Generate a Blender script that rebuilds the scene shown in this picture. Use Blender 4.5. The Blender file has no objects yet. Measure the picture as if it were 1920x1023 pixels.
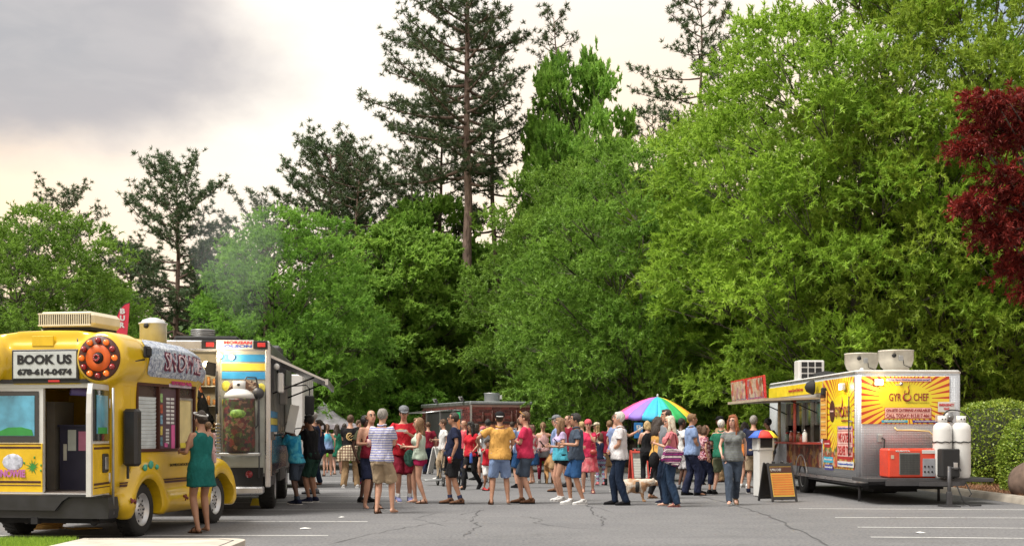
import bpy, bmesh, math, random
import numpy as np
from mathutils import Vector, Matrix, Euler
R = math.radians
random.seed(7); rng = np.random.default_rng(7)
S = bpy.context.scene
COL = S.collection

# ---------------------------------------------------------------- camera, world, sun, exposure
CAMZ = 1.4
cam = bpy.data.cameras.new('camera'); camo = bpy.data.objects.new('camera', cam); COL.objects.link(camo)
camo.location = (0, 0, CAMZ); camo.rotation_euler = (R(90), 0, 0)
cam.sensor_width = 36; cam.lens = 45; cam.shift_y = 0.1544; cam.clip_end = 2000
S.camera = camo
S.view_settings.view_transform = 'Standard'; S.view_settings.look = 'None'
S.view_settings.exposure = 0.58; S.view_settings.gamma = 1; S.view_settings.use_curve_mapping = False
SUN_EL, SUN_AZ = 60, 243          # azimuth measured clockwise from +Y (the way the camera looks)
sl = bpy.data.lights.new('sun', 'SUN'); sl.energy = 4.2; sl.angle = R(28); sl.color = (1.0, .95, .86)
so = bpy.data.objects.new('sun', sl); COL.objects.link(so)
sd = Vector((math.sin(R(SUN_AZ))*math.cos(R(SUN_EL)), math.cos(R(SUN_AZ))*math.cos(R(SUN_EL)), math.sin(R(SUN_EL))))
so.rotation_euler = sd.to_track_quat('Z', 'Y').to_euler(); so.location = (0, 0, 50)

W = bpy.data.worlds.new('World'); S.world = W; W.use_nodes = True
def world():
    nt = W.node_tree; nt.nodes.clear(); n = nt.nodes.new; L = nt.links.new
    out = n('ShaderNodeOutputWorld'); tc = n('ShaderNodeTexCoord'); V = tc.outputs['Generated']
    sky = n('ShaderNodeTexSky'); sky.sky_type = 'NISHITA'; sky.sun_disc = False
    sky.sun_elevation = R(SUN_EL); sky.sun_rotation = R(SUN_AZ); sky.air_density = 1; sky.dust_density = 2
    bg1 = n('ShaderNodeBackground'); bg1.inputs[1].default_value = .12; L(sky.outputs[0], bg1.inputs[0])
    def noise(scale, detail, dist=0, sc=(1,1,1)):
        m = n('ShaderNodeMapping'); m.inputs['Scale'].default_value = sc; L(V, m.inputs[0])
        t = n('ShaderNodeTexNoise'); t.inputs['Scale'].default_value = scale; t.inputs['Detail'].default_value = detail
        t.inputs['Distortion'].default_value = dist; L(m.outputs[0], t.inputs['Vector']); return t.outputs['Fac']
    def math_(op, a, b=None, clamp=False):
        m = n('ShaderNodeMath'); m.operation = op; m.use_clamp = clamp
        for i, v in enumerate((a, b)):
            if v is None: continue
            if isinstance(v, (int, float)): m.inputs[i].default_value = v
            else: L(v, m.inputs[i])
        return m.outputs[0]
    def mrange(v, a, b, c=0., d=1., smooth=True):
        m = n('ShaderNodeMapRange'); m.interpolation_type = 'SMOOTHSTEP' if smooth else 'LINEAR'
        L(v, m.inputs[0])
        for i, x in enumerate((a, b, c, d)): m.inputs[i+1].default_value = x
        return m.outputs[0]
    def mix(f, a, b):
        m = n('ShaderNodeMix'); m.data_type = 'RGBA'
        if isinstance(f, float): m.inputs[0].default_value = f
        else: L(f, m.inputs[0])
        for i, v in ((6, a), (7, b)):
            if isinstance(v, tuple): m.inputs[i].default_value = (*v, 1)
            else: L(v, m.inputs[i])
        return m.outputs[2]
    sep = n('ShaderNodeSeparateXYZ'); L(V, sep.inputs[0])
    # general overcast: pearly white and pale mauve grey, cream towards the horizon
    big = noise(2.2, 5, .3, (1, 1, 2.6))
    base = mix(mrange(big, .55, .8), (.79, .745, .70), (.60, .56, .565))
    hor = mrange(sep.outputs[2], .16, .40, 1, 0)
    base = mix(math_('MULTIPLY', hor, .9), base, (.90, .69, .48))
    # glow where the low light comes through in front, at the left
    def blob(d, sc):
        s = n('ShaderNodeVectorMath'); s.operation = 'SUBTRACT'; L(V, s.inputs[0]); s.inputs[1].default_value = Vector(d).normalized()
        q = n('ShaderNodeVectorMath'); q.operation = 'MULTIPLY'; L(s.outputs[0], q.inputs[0]); q.inputs[1].default_value = sc
        l = n('ShaderNodeVectorMath'); l.operation = 'LENGTH'; L(q.outputs[0], l.inputs[0]); return l.outputs['Value']
    gl = blob((-.165, 1, .25), (1.9, 1, 2.4))
    base = mix(mrange(gl, .0, .55, .8, 0), base, (.86, .82, .75))
    # dark cloud bank, upper left
    nz = noise(7, 6, .2, (1, 1, 1.8))
    cd = blob((-.44, 1, .325), (3.5, 1.2, 7.8))
    cd = math_('ADD', cd, math_('MULTIPLY', math_('SUBTRACT', nz, .5), .55))
    cm = mrange(cd, .50, .86, 1, 0)
    nz2 = noise(15, 7, .4, (1, 1, 3.2))
    base = mix(math_('MULTIPLY', mrange(nz2, .45, .7), .14), base, (.58, .55, .56))
    inner = mix(mrange(cd, .1, .9), (.315, .325, .35), (.39, .365, .375))
    inner = mix(math_('MULTIPLY', mrange(nz2, .4, .7), .35), inner, (.46, .44, .44))
    base = mix(math_('MULTIPLY', cm, .92), base, inner)
    bg2 = n('ShaderNodeBackground'); L(base, bg2.inputs[0]); bg2.inputs[1].default_value = .97
    # thin gap of blue high on the right
    gp = blob((.41, 1, .36), (6, 2, 6)); gp = math_('ADD', gp, math_('MULTIPLY', math_('SUBTRACT', nz, .5), .9))
    gm = mrange(gp, .25, .75, .25, 1)
    ms = n('ShaderNodeMixShader'); L(gm, ms.inputs[0]); L(bg1.outputs[0], ms.inputs[1]); L(bg2.outputs[0], ms.inputs[2])
    L(ms.outputs[0], out.inputs[0])
world()

# ---------------------------------------------------------------- materials
MATS = {}
def _n(nt, t, **kw):
    nd = nt.nodes.new(t)
    for k, v in kw.items():
        if k.startswith('i_'): nd.inputs[k[2:].replace('_', ' ')].default_value = v
        else: setattr(nd, k, v)
    return nd
def mixc(nt, f, a, b, blend='MIX'):
    m = _n(nt, 'ShaderNodeMix', data_type='RGBA', blend_type=blend)
    for i, v in ((0, f), (6, a), (7, b)):
        if isinstance(v, (int, float)): m.inputs[i].default_value = v
        elif isinstance(v, tuple): m.inputs[i].default_value = (*v, 1)[:4]
        else: nt.links.new(v, m.inputs[i])
    return m.outputs[2]
def mth(nt, op, a, b=None, c=None):
    m = _n(nt, 'ShaderNodeMath', operation=op)
    for i, v in enumerate((a, b, c)):
        if v is None: continue
        if isinstance(v, (int, float)): m.inputs[i].default_value = v
        else: nt.links.new(v, m.inputs[i])
    return m.outputs[0]
def mr(nt, v, a, b, c=0., d=1.):
    m = _n(nt, 'ShaderNodeMapRange'); nt.links.new(v, m.inputs[0])
    for i, x in enumerate((a, b, c, d)): m.inputs[i+1].default_value = x
    return m.outputs[0]
def newmat(name):
    m = bpy.data.materials.new(name); m.use_nodes = True
    nt = m.node_tree; return m, nt, nt.nodes['Principled BSDF']
def coords(nt, scale=(1,1,1), kind='Object'):
    tc = _n(nt, 'ShaderNodeTexCoord'); mp = _n(nt, 'ShaderNodeMapping'); mp.inputs['Scale'].default_value = scale
    nt.links.new(tc.outputs[kind], mp.inputs[0]); return mp.outputs[0]
def noisef(nt, vec, scale, detail=4, dist=0):
    t = _n(nt, 'ShaderNodeTexNoise'); t.inputs['Scale'].default_value = scale; t.inputs['Detail'].default_value = detail
    t.inputs['Distortion'].default_value = dist; nt.links.new(vec, t.inputs['Vector']); return t.outputs['Fac']
def bump(nt, b, h, strength=.3, dist=.01):
    bn = _n(nt, 'ShaderNodeBump'); bn.inputs['Strength'].default_value = strength; bn.inputs['Distance'].default_value = dist
    nt.links.new(h, bn.inputs['Height']); nt.links.new(bn.outputs[0], b.inputs['Normal'])
def mat(name, col, rough=.6, metal=0., var=.15, bmp=.15, nscale=6., emit=0., coat=0., spec=.5, bscale=60.):
    key = (name, col, rough, metal, emit)
    if key in MATS: return MATS[key]
    m, nt, b = newmat(name)
    v = coords(nt); f = noisef(nt, v, nscale, 5)
    dark = tuple(c*(1-var) for c in col); lite = tuple(min(1, c*(1+var*.6)) for c in col)
    nt.links.new(mixc(nt, mr(nt, f, .3, .7), dark, lite), b.inputs['Base Color'])
    b.inputs['Metallic'].default_value = metal
    nt.links.new(mr(nt, f, .3, .7, max(.03, rough-.08), min(1, rough+.08)), b.inputs['Roughness'])
    b.inputs['Coat Weight'].default_value = coat; b.inputs['Coat Roughness'].default_value = .12
    b.inputs['Specular IOR Level'].default_value = spec
    if bmp: bump(nt, b, noisef(nt, v, bscale, 3), bmp, .004)
    if emit:
        b.inputs['Emission Color'].default_value = (*col, 1); b.inputs['Emission Strength'].default_value = emit
    MATS[key] = m; return m
def fabric(name, col, pattern=None, c2=None, c3=None, rough=.9):
    key = ('fab', name, col, pattern, c2)
    if key in MATS: return MATS[key]
    m, nt, b = newmat(name); v = coords(nt); sp = _n(nt, 'ShaderNodeSeparateXYZ'); nt.links.new(v, sp.inputs[0])
    X, Y, Z = sp.outputs
    f = noisef(nt, v, 5, 4)
    base = mixc(nt, mr(nt, f, .3, .7), tuple(c*.82 for c in col), tuple(min(1, c*1.12) for c in col))
    def st(val, period, duty):
        return mth(nt, 'LESS_THAN', mth(nt, 'FRACT', mth(nt, 'DIVIDE', mth(nt, 'ADD', val, 10), period)), duty)
    if pattern == 'stripe': base = mixc(nt, st(Z, .042, .45), base, c2)
    if pattern == 'thin': base = mixc(nt, st(Z, .03, .25), base, c2)
    if pattern == 'plaid':
        base = mixc(nt, mth(nt, 'MULTIPLY', st(Z, .07, .45), .7), base, c2); base = mixc(nt, mth(nt, 'MULTIPLY', st(X, .07, .45), .7), base, c2)
    if pattern == 'bands':
        base = mixc(nt, st(Z, .12, .5), base, c2); base = mixc(nt, st(mth(nt, 'ADD', Z, X), .045, .35), base, c3)
    if pattern == 'dye':
        base = mixc(nt, mr(nt, noisef(nt, v, 7, 3, 1.2), .42, .6), base, c2)
    if pattern == 'ombre':   # dyed in zones from the shoulders down
        base = mixc(nt, mr(nt, mth(nt, 'ADD', Z, mth(nt, 'MULTIPLY', f, .12)), 1.1, 1.3), base, c2)
    if pattern == 'floral':
        base = mixc(nt, mr(nt, noisef(nt, v, 26, 3, .8), .5, .56), base, c2)
        base = mixc(nt, mr(nt, noisef(nt, v, 40, 2, .8), .6, .64), base, c3 or (.8, .7, .7))
    nt.links.new(base, b.inputs['Base Color']); b.inputs['Roughness'].default_value = rough
    b.inputs['Specular IOR Level'].default_value = .2
    h = mth(nt, 'ADD', noisef(nt, coords(nt, (1, 1, .45)), 11, 3, .6), mth(nt, 'MULTIPLY', noisef(nt, v, 300, 2), .05))
    bump(nt, b, h, .9, .05)
    MATS[key] = m; return m

# ---------------------------------------------------------------- mesh builder
class MB:
    def __init__(s): s.v = []; s.f = []; s.m = []; s.sm = []
    def add(s, vs, fs, mi=0, smooth=True):
        o = len(s.v); s.v += [tuple(x) for x in vs]
        for f in fs: s.f.append(tuple(i+o for i in f)); s.m.append(mi); s.sm.append(smooth)
        return s
    def box(s, c, d, rot=None, mi=0, taper=1.):
        vs = []
        for z in (-.5, .5):
            t = taper if z > 0 else 1.
            for x, y in ((-.5, -.5), (.5, -.5), (.5, .5), (-.5, .5)):
                p = Vector((x*d[0]*t, y*d[1]*t, z*d[2]))
                if rot: p = Euler(rot).to_matrix() @ p
                vs.append(p + Vector(c))
        return s.add(vs, [(3,2,1,0),(4,5,6,7),(0,1,5,4),(1,2,6,5),(2,3,7,6),(3,0,4,7)], mi, False)
    def cbox(s, c, d, b=.02, mi=0, rot=None):
        """box with chamfered edges"""
        hx, hy, hz = d[0]/2, d[1]/2, d[2]/2; b = min(b, hx*.9, hy*.9, hz*.9); bm = bmesh.new()
        for sx in (-1,1):
            for sy in (-1,1):
                for sz in (-1,1):
                    bm.verts.new((sx*(hx-b), sy*(hy-b), sz*hz)); bm.verts.new((sx*(hx-b), sy*hy, sz*(hz-b))); bm.verts.new((sx*hx, sy*(hy-b), sz*(hz-b)))
        bmesh.ops.convex_hull(bm, input=bm.verts[:]); bm.verts.index_update()
        M = Euler(rot).to_matrix() if rot else Matrix.Identity(3)
        vs = [M @ v.co + Vector(c) for v in bm.verts]; fs = [tuple(v.index for v in f.verts) for f in bm.faces]; bm.free()
        return s.add(vs, fs, mi, False)
    def loft(s, rings, mi=0, cap=True, smooth=True, closed=True):
        n = len(rings[0]); vs = [p for r in rings for p in r]; fs = []
        for k in range(len(rings)-1):
            for i in range(n if closed else n-1):
                a, b_ = k*n+i, k*n+(i+1) % n; fs.append((a, b_, b_+n, a+n))
        if cap and closed:
            fs.append(tuple(reversed(range(n)))); fs.append(tuple(range((len(rings)-1)*n, len(rings)*n)))
        return s.add(vs, fs, mi, smooth)
    def tube(s, pts, rad, n=8, mi=0, smooth=True, flat=1.):
        pts = [Vector(p) for p in pts]; rings = []
        if not hasattr(rad, '__len__'): rad = [rad]*len(pts)
        up = None
        for i, p in enumerate(pts):
            t = (pts[min(i+1, len(pts)-1)] - pts[max(i-1, 0)])
            if t.length < 1e-9: t = Vector((0, 0, 1))
            t.normalize()
            if up is None: up = t.orthogonal().normalized()
            up = (up - t*up.dot(t)); up = up.normalized() if up.length > 1e-6 else t.orthogonal().normalized()
            sd_ = t.cross(up)
            rings.append([p + up*math.cos(2*math.pi*k/n)*rad[i] + sd_*math.sin(2*math.pi*k/n)*rad[i]*flat for k in range(n)])
        return s.loft(rings, mi, True, smooth)
    def cyl(s, p0, p1, r, n=16, mi=0, r2=None, smooth=True): return s.tube([p0, p1], [r, r if r2 is None else r2], n, mi, smooth)
    def lathe(s, prof, c=(0,0,0), axis='Z', n=24, mi=0, smooth=True, cap=True):
        rings = []
        for r, h in prof:
            ring = []
            for k in range(n):
                a = 2*math.pi*k/n; x, y = r*math.cos(a), r*math.sin(a)
                p = {'Z': (x, y, h), 'X': (h, x, y), 'Y': (y, h, x)}[axis]
                ring.append((p[0]+c[0], p[1]+c[1], p[2]+c[2]))
            rings.append(ring)
        return s.loft(rings, mi, cap, smooth)
    def ell(s, c, r, n=12, m=8, mi=0, M=None):
        rings = []
        for j in range(m+1):
            t = -math.pi/2 + math.pi*j/m; cr = max(math.cos(t), .02)
            ring = []
            for k in range(n):
                a = 2*math.pi*k/n; p = Vector((r[0]*cr*math.cos(a), r[1]*cr*math.sin(a), r[2]*math.sin(t)))
                if M: p = M @ p
                ring.append(p + Vector(c))
            rings.append(ring)
        return s.loft(rings, mi)
    def quad(s, *p, mi=0): return s.add(p, [tuple(range(len(p)))], mi, False)
    def plate(s, poly, t, M=None, mi=0):
        """extruded polygon in local XZ, thickness t along Y (front face towards -Y)"""
        n = len(poly); vs = [Vector((x, 0, z)) for x, z in poly] + [Vector((x, t, z)) for x, z in poly]
        if M: vs = [M @ v for v in vs]
        fs = [tuple(range(n)), tuple(reversed(range(n, 2*n)))] + [(i, i+n, (i+1) % n+n, (i+1) % n) for i in range(n)]
        return s.add(vs, fs, mi, False)
    def mesh(s, name):
        me = bpy.data.meshes.new(name); me.from_pydata(s.v, [], s.f)
        me.polygons.foreach_set('use_smooth', s.sm); me.polygons.foreach_set('material_index', s.m)
        me.update(); return me
    def build(s, name, mats, parent=None, fix=True):
        me = s.mesh(name)
        if fix:
            bm = bmesh.new(); bm.from_mesh(me); bmesh.ops.recalc_face_normals(bm, faces=bm.faces[:]); bm.to_mesh(me); bm.free()
        for m in (mats if isinstance(mats, (list, tuple)) else [mats]): me.materials.append(m)
        return link(name, me, parent)
def link(name, data, parent=None):
    o = bpy.data.objects.new(name, data); COL.objects.link(o)
    if parent is not None: o.parent = parent
    return o
def tag(o, label=None, cat=None, group=None, kind=None):
    if label: o['label'] = label
    if cat: o['category'] = cat
    if group: o['group'] = group
    if kind: o['kind'] = kind
    return o
GROUPS = dict(person='people at the food trucks', willow_oak='oaks around the parking lot', broadleaf_tree='broadleaf trees behind the lot', shrub='shrubs along the lot', pine_tree='pines behind the lot', box_hedge='clipped hedges', drink_cup='drink cups', phone='phones in hands', dog='dogs', a_frame_sign='A-frame signs', counter_jar='jars on the trailer counter')
def thing(name, loc, rz=0., label=None, cat=None, group=None):
    group = group or GROUPS.get(name)
    o = link(name, None); o.location = loc; o.rotation_euler = (0, 0, rz); return tag(o, label, cat, group)
def st(mb, name, m, parent=None): return tag(mb.build(name, m, parent), kind='structure')
def gx(px, Y): return (px-960)/2400*Y
def gy(py): return 3360./(py-808)
def gz(py, Y): return CAMZ + (808-py)/2400*Y

_TXT = {}
def text(name, s, size, loc, parent, m, rot=(R(90), 0, 0), width=None, height=None, bold=0., shear=0., ext=.002, spacing=1., wrap=None):
    """lettering as a thin solid; loc is its centre, baseline along local +X after rot"""
    cu = bpy.data.curves.new(name, 'FONT'); cu.body = s; cu.size = size; cu.align_x = 'CENTER'; cu.align_y = 'CENTER'
    cu.extrude = ext; cu.offset = bold; cu.shear = shear; cu.space_character = spacing; cu.resolution_u = 3
    o = link(name, cu, parent); o.location = loc; o.rotation_euler = rot; cu.materials.append(m)
    TEXTS.append((o, width, height, wrap)); return o
TEXTS = []
def finish_texts():
    bpy.context.view_layer.update(); dg = bpy.context.evaluated_depsgraph_get()
    for o, w, h, wrap in TEXTS:
        me = bpy.data.meshes.new_from_object(o.evaluated_get(dg)); m = o.data.materials[0]
        n = len(me.vertices); co = np.empty(n*3); me.vertices.foreach_get('co', co); co = co.reshape(-1, 3)
        if n:
            c = (co.max(0)+co.min(0))/2; co[:, :2] -= c[:2]; ex = np.ptp(co[:, 0]); ey = np.ptp(co[:, 1])
            sx = w/ex if w else 1; sy = h/ey if h else (sx if w else 1)
            if not w and h: sx = sy
            co[:, 0] *= sx; co[:, 1] *= sy
            if wrap: co = wrap(co)
            me.vertices.foreach_set('co', co.ravel()); me.update()
        if not me.materials: me.materials.append(m)
        par, name, loc, rot = o.parent, o.name, o.location.copy(), o.rotation_euler.copy()
        props = {k: o[k] for k in o.keys()}
        bpy.data.objects.remove(o); q = link(name, me, par); q.location = loc; q.rotation_euler = rot
        if wrap: q.location = (0, 0, 0); q.rotation_euler = (0, 0, 0)
        for k, v in props.items(): q[k] = v

# batch of voxel remesh jobs, baked together in one depsgraph update
JOBS = []
def remesh_later(o, voxel, smooth=4, disp=0., cutter=None, extra=None, factor=.5):
    m = o.modifiers.new('r', 'REMESH'); m.mode = 'VOXEL'; m.voxel_size = voxel; m.use_smooth_shade = True
    s_ = o.modifiers.new('s', 'SMOOTH'); s_.iterations = smooth; s_.factor = factor
    for c in (cutter or []):
        b = o.modifiers.new('b', 'BOOLEAN'); b.operation = 'DIFFERENCE'; b.object = c; b.solver = 'EXACT'
    JOBS.append((o, disp, cutter, extra))
def fold(co, amp, seed):
    r = np.random.default_rng(seed); d = np.zeros(len(co)); tot = 0
    for k in range(9):
        w = r.normal(size=3)*(10+5*k); w[2] *= .45; a = 1/(1+.35*k); tot += a
        d += a*np.sin(co @ w + r.uniform(0, 6.28) + 1.3*np.sin(co @ (w[::-1]*.4)))
    return d/tot*amp*2
def finish_jobs():
    bpy.context.view_layer.update(); dg = bpy.context.evaluated_depsgraph_get(); res = []
    for i, (o, disp, cutter, extra) in enumerate(JOBS):
        me = bpy.data.meshes.new_from_object(o.evaluated_get(dg)); me.name = o.name
        n = len(me.vertices)
        if disp and n:
            co = np.empty(n*3); me.vertices.foreach_get('co', co); no = np.empty(n*3); me.vertices.foreach_get('normal', no)
            co = co.reshape(-1, 3); no = no.reshape(-1, 3); co = co + no*fold(co, disp, i)[:, None]; me.vertices.foreach_set('co', co.ravel())
        if extra is not None:     # fine pieces (fingers, nose, eyes) that join the same mesh
            bm = bmesh.new(); bm.from_mesh(me); em = extra.mesh('x'); b2 = len(bm.faces); bm.from_mesh(em)
            bmesh.ops.recalc_face_normals(bm, faces=bm.faces[:]); bm.to_mesh(me); bm.free(); bpy.data.meshes.remove(em)
        res.append((o, me))
    cuts = set()
    for (o, me), (_, _, cutter, _) in zip(res, JOBS):
        o.modifiers.clear(); mats = [m for m in o.data.materials]; o.data = me
        mi = np.zeros(len(me.polygons), np.int32); me.polygons.foreach_get("material_index", mi)
        me.materials.clear()
        for m in mats: me.materials.append(m)
        me.polygons.foreach_set("material_index", mi)
        me.polygons.foreach_set('use_smooth', [True]*len(me.polygons))
        for c in (cutter or []): cuts.add(c)
    for c in cuts: bpy.data.objects.remove(c)
    JOBS.clear()
# ---------------------------------------------------------------- ground
def asphalt():
    m, nt, b = newmat('asphalt'); v = coords(nt)
    a = noisef(nt, v, .35, 6, .4); f = noisef(nt, v, 90, 4); g = noisef(nt, v, 2.2, 6, .3)
    c = mixc(nt, mr(nt, a, .3, .7), (.078, .080, .090), (.125, .126, .136))
    c = mixc(nt, mth(nt, 'MULTIPLY', mr(nt, g, .35, .75), .45), c, (.165, .163, .165))
    c = mixc(nt, mth(nt, 'MULTIPLY', mr(nt, f, .4, .62), .35), c, (.07, .07, .075))
    gr = noisef(nt, v, 24, 5, .2); c = mixc(nt, mr(nt, gr, .42, .60, .0, .42), c, (.215, .212, .21)); c = mixc(nt, mr(nt, gr, .45, .36, .0, .5), c, (.055, .056, .06))
    sm = noisef(nt, coords(nt, (.25, 1.6, 1)), .8, 5, .4); c = mixc(nt, mr(nt, sm, .5, .7, 0, .30), c, (.07, .071, .08))
    st_ = noisef(nt, v, .9, 3, 1.0); c = mixc(nt, mth(nt, 'MULTIPLY', mr(nt, st_, .62, .72), .35), c, (.07, .07, .07))   # oil and tyre stains
    nt.links.new(c, b.inputs['Base Color']); b.inputs['Roughness'].default_value = .82
    bump(nt, b, f, .5, .01); return m
def soilmat(name, a_, b_, sc=14):
    m, nt, b = newmat(name); v = coords(nt); f = noisef(nt, v, sc, 8, .5); g = noisef(nt, v, .6, 3)
    c = mixc(nt, mr(nt, f, .35, .65), a_, b_); c = mixc(nt, mth(nt, 'MULTIPLY', g, .5), c, tuple(x*.5 for x in a_))
    nt.links.new(c, b.inputs['Base Color']); b.inputs['Roughness'].default_value = .95; bump(nt, b, f, 1, .05); return m
M_asph = asphalt(); M_soil = soilmat('leaf litter', (.05, .04, .02), (.10, .12, .035), 6)
M_mulch = soilmat('pine straw mulch', (.09, .04, .02), (.26, .12, .06), 40); M_turf = soilmat('turf', (.03, .06, .012), (.07, .13, .02), 20)
M_conc = mat('concrete', (.46, .42, .36), .85, var=.22, nscale=3, bmp=.4, bscale=120)
M_concd = mat('kerb concrete', (.30, .27, .23), .9, var=.3, nscale=2.5, bmp=.5, bscale=90)
def paint():
    m, nt, b = newmat('worn road paint'); v = coords(nt); f = noisef(nt, v, 26, 6, .6); g = noisef(nt, v, 1.7, 3)
    k = mr(nt, mth(nt, 'ADD', f, mth(nt, 'MULTIPLY', g, .5)), .76, .98)
    nt.links.new(mixc(nt, k, (.52, .52, .51), (.15, .15, .155)), b.inputs['Base Color']); b.inputs['Roughness'].default_value = .8; bump(nt, b, f, .4, .01); return m
M_line = paint()
M_crack = mat('crack seal', (.06, .06, .065), .8)

st(MB().quad((-900, -60, -.03), (900, -60, -.03), (900, 900, -.03), (-900, 900, -.03)), 'ground', M_soil)
st(MB().quad((-90, -40, 0), (90, -40, 0), (90, 23.0, 0), (-90, 23.0, 0)).quad((-90, 23, 0), (9.75, 23, 0), (9.85, 31, 0), (-90, 31, 0))
   .quad((-90, 31, 0), (9.85, 31, 0), (9.9, 44, 0), (-90, 44, 0)).quad((-90, 44, 0), (1.5, 44, 0), (1.5, 60, 0), (-90, 60, 0)), 'parking_lot', M_asph)
kp = [(40, 22.2), (14, 22.6), (10.6, 23.1), (9.85, 24.2), (9.8, 30.5), (9.9, 41), (9.4, 43.2), (8, 44), (1.7, 45), (1.5, 60), (-90, 60)]
def kerbs(pts, name='kerb', w=.18, h=.14):
    for (a, b_) in zip(pts[:-1], pts[1:]):
        a = Vector((*a, 0)); b_ = Vector((*b_, 0)); d = b_-a; n = max(1, int(d.length/3)) if d.length < 25 else max(1, int(d.length/6)); u = d.normalized(); s_ = Vector((u.y, -u.x, 0))
        for i in range(n):
            p, q = a + d*(i/n) + u*.006, a + d*((i+1)/n) - u*.006
            prof = [(-.05, -.02), (0, h-.04), (.03, h), (w, h), (w, -.02)]
            rings = [[e + s_*x + Vector((0, 0, z)) for x, z in prof] for e in (p, q)]
            st(MB().loft(rings, smooth=False), name, M_concd)
kerbs(kp)
# planted ground behind the kerb
st(MB().quad((9.97, 24.3, .125), (12, 23.2, .125), (40, 22.4, .125), (40, 60, .125), (9.97, 60, .125)).quad((1.7, 45.2, .125), (9.97, 43.4, .125), (9.97, 60, .125), (1.7, 60, .125)), 'planting_bed', M_mulch)
# island in front
isl = [(-3.12, 9), (-3.12, 14.95)] + [(-3.42+.3*math.cos(R(a)), 14.95+.3*math.sin(R(a))) for a in (15, 35, 60, 90)] + [(-5.1, 15.25), (-5.35, 9)]
def slab(poly, z, m, name, z0=-.02):
    n = len(poly); vs = [(x, y, z0) for x, y in poly] + [(x, y, z) for x, y in poly]
    return st(MB().add(vs, [tuple(range(n, 2*n)), tuple(reversed(range(n)))] + [(i, (i+1) % n, (i+1) % n+n, i+n) for i in range(n)], 0, False), name, m)
slab(isl, .13, M_conc, 'pavement'); 
slab([(-5.12, 15.25), (-30, 15.25), (-30, 9), (-5.37, 9)], .11, M_turf, 'lawn_soil')
slab([(-3.24, 9), (-3.24, 14.93), (-3.46, 15.12), (-5.0, 15.12), (-5.0, 15.105), (-3.47, 15.105), (-3.255, 14.92), (-3.255, 9)], .1335, M_crack, 'pavement_joint', .12)
for a, b_ in [((-7.6, 17.2), (-2.47, 17.2)), ((-7.6, 19.9), (-2.24, 19.85)), ((-7.6, 22.9), (-2.05, 22.8)), ((-7.6, 25.2), (-2.0, 25.05)), ((-7.6, 27.6), (-1.95, 27.5)), ((-7.6, 30.2), (-1.9, 30.1)), ((-7.6, 33), (-1.8, 32.8)), ((-7.6, 36), (-1.7, 35.6)), ((-7, 38.7), (-1.6, 38.5)),
             ((5.2, 23.2), (9.6, 22.8)), ((5.25, 20.8), (13, 20.5)), ((5.05, 18.7), (13, 18.05)), ((4.75, 16.95), (12, 16.2)), ((7.6, 16.0), (12, 15.6)),
             ((4.6, 35.5), (9.6, 35.3)), ((4.6, 38.2), (9.6, 38.1)), ((1.6, 42.5), (9.3, 41.9))]:
    d = (Vector(b_)-Vector(a)).normalized(); s_ = Vector((-d.y, d.x))*.045
    st(MB().quad((a[0]-s_.x, a[1]-s_.y, .004), (b_[0]-s_.x, b_[1]-s_.y, .004), (b_[0]+s_.x, b_[1]+s_.y, .004), (a[0]+s_.x, a[1]+s_.y, .004)), 'parking_line', M_line)
def crack(px, w):
    pts = []
    for (x, y) in px: Y = gy(y); pts.append(Vector((gx(x, Y), Y, .005)))
    out = []
    for a, b_ in zip(pts[:-1], pts[1:]):
        n = 7
        for i in range(n): out.append(a.lerp(b_, i/n) + Vector((random.uniform(-1, 1), random.uniform(-1, 1), 0))*.05)
    out.append(pts[-1]); L_, R_ = [], []
    for i, p in enumerate(out):
        d = (out[min(i+1, len(out)-1)]-out[max(0, i-1)]).normalized(); s_ = Vector((-d.y, d.x, 0))*w*random.uniform(.2, .6)
        L_.append(p+s_); R_.append(p-s_)
    mb = MB()
    for i in range(len(out)-1): mb.quad(L_[i], L_[i+1], R_[i+1], R_[i])
    st(mb, 'crack', M_crack)
for px, w in [([(1290, 922), (1340, 936), (1395, 951), (1440, 966), (1490, 990), (1552, 1022)], .035), ([(1092, 945), (1110, 952), (1118, 965), (1133, 970), (1127, 985)], .02),
              ([(980, 967), (1016, 974), (1002, 980), (1060, 988), (1130, 992)], .018), ([(860, 965), (905, 955), (882, 975), (900, 985), (870, 1005)], .018), ([(620, 1020), (690, 1003), (760, 988), (840, 975)], .015),
              ([(575, 905), (600, 925), (568, 940), (580, 955)], .02), ([(820, 960), (780, 972), (835, 985)], .014), ([(1180, 1000), (1080, 1001), (1000, 1003)], .01), ([(1340, 936), (1420, 934), (1500, 938)], .012), ([(1000, 930), (1060, 935), (1150, 960)], .01)]:
    crack(px, w)
for x, y, s_, lab in [(572, 991, .1, 'larger white paper scrap lying near the front kerb island'), (640, 970, .05, 'small white scrap beside the feet of the maroon tank top man'), (1725, 999, .09, 'white scrap between the painted lines before the gas cylinders')]:
    Y = gy(y); X = gx(x, Y); mb = MB(); k = 7
    ang = [2*math.pi*i/k for i in range(k)]
    poly = [(X+s_*math.cos(a)*random.uniform(.6, 1.3), Y+s_*.5*math.sin(a)*random.uniform(.6, 1.3)) for a in ang]
    mb.add([(a, b_, .006+random.uniform(0, .012)) for a, b_ in poly] + [(X, Y, .025)], [(i, (i+1) % k, k) for i in range(k)], 0, False)
    tag(mb.build('paper_scrap', mat('litter paper', (.7, .7, .68), .8)), lab, 'litter', 'scraps of litter on the asphalt')

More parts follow.
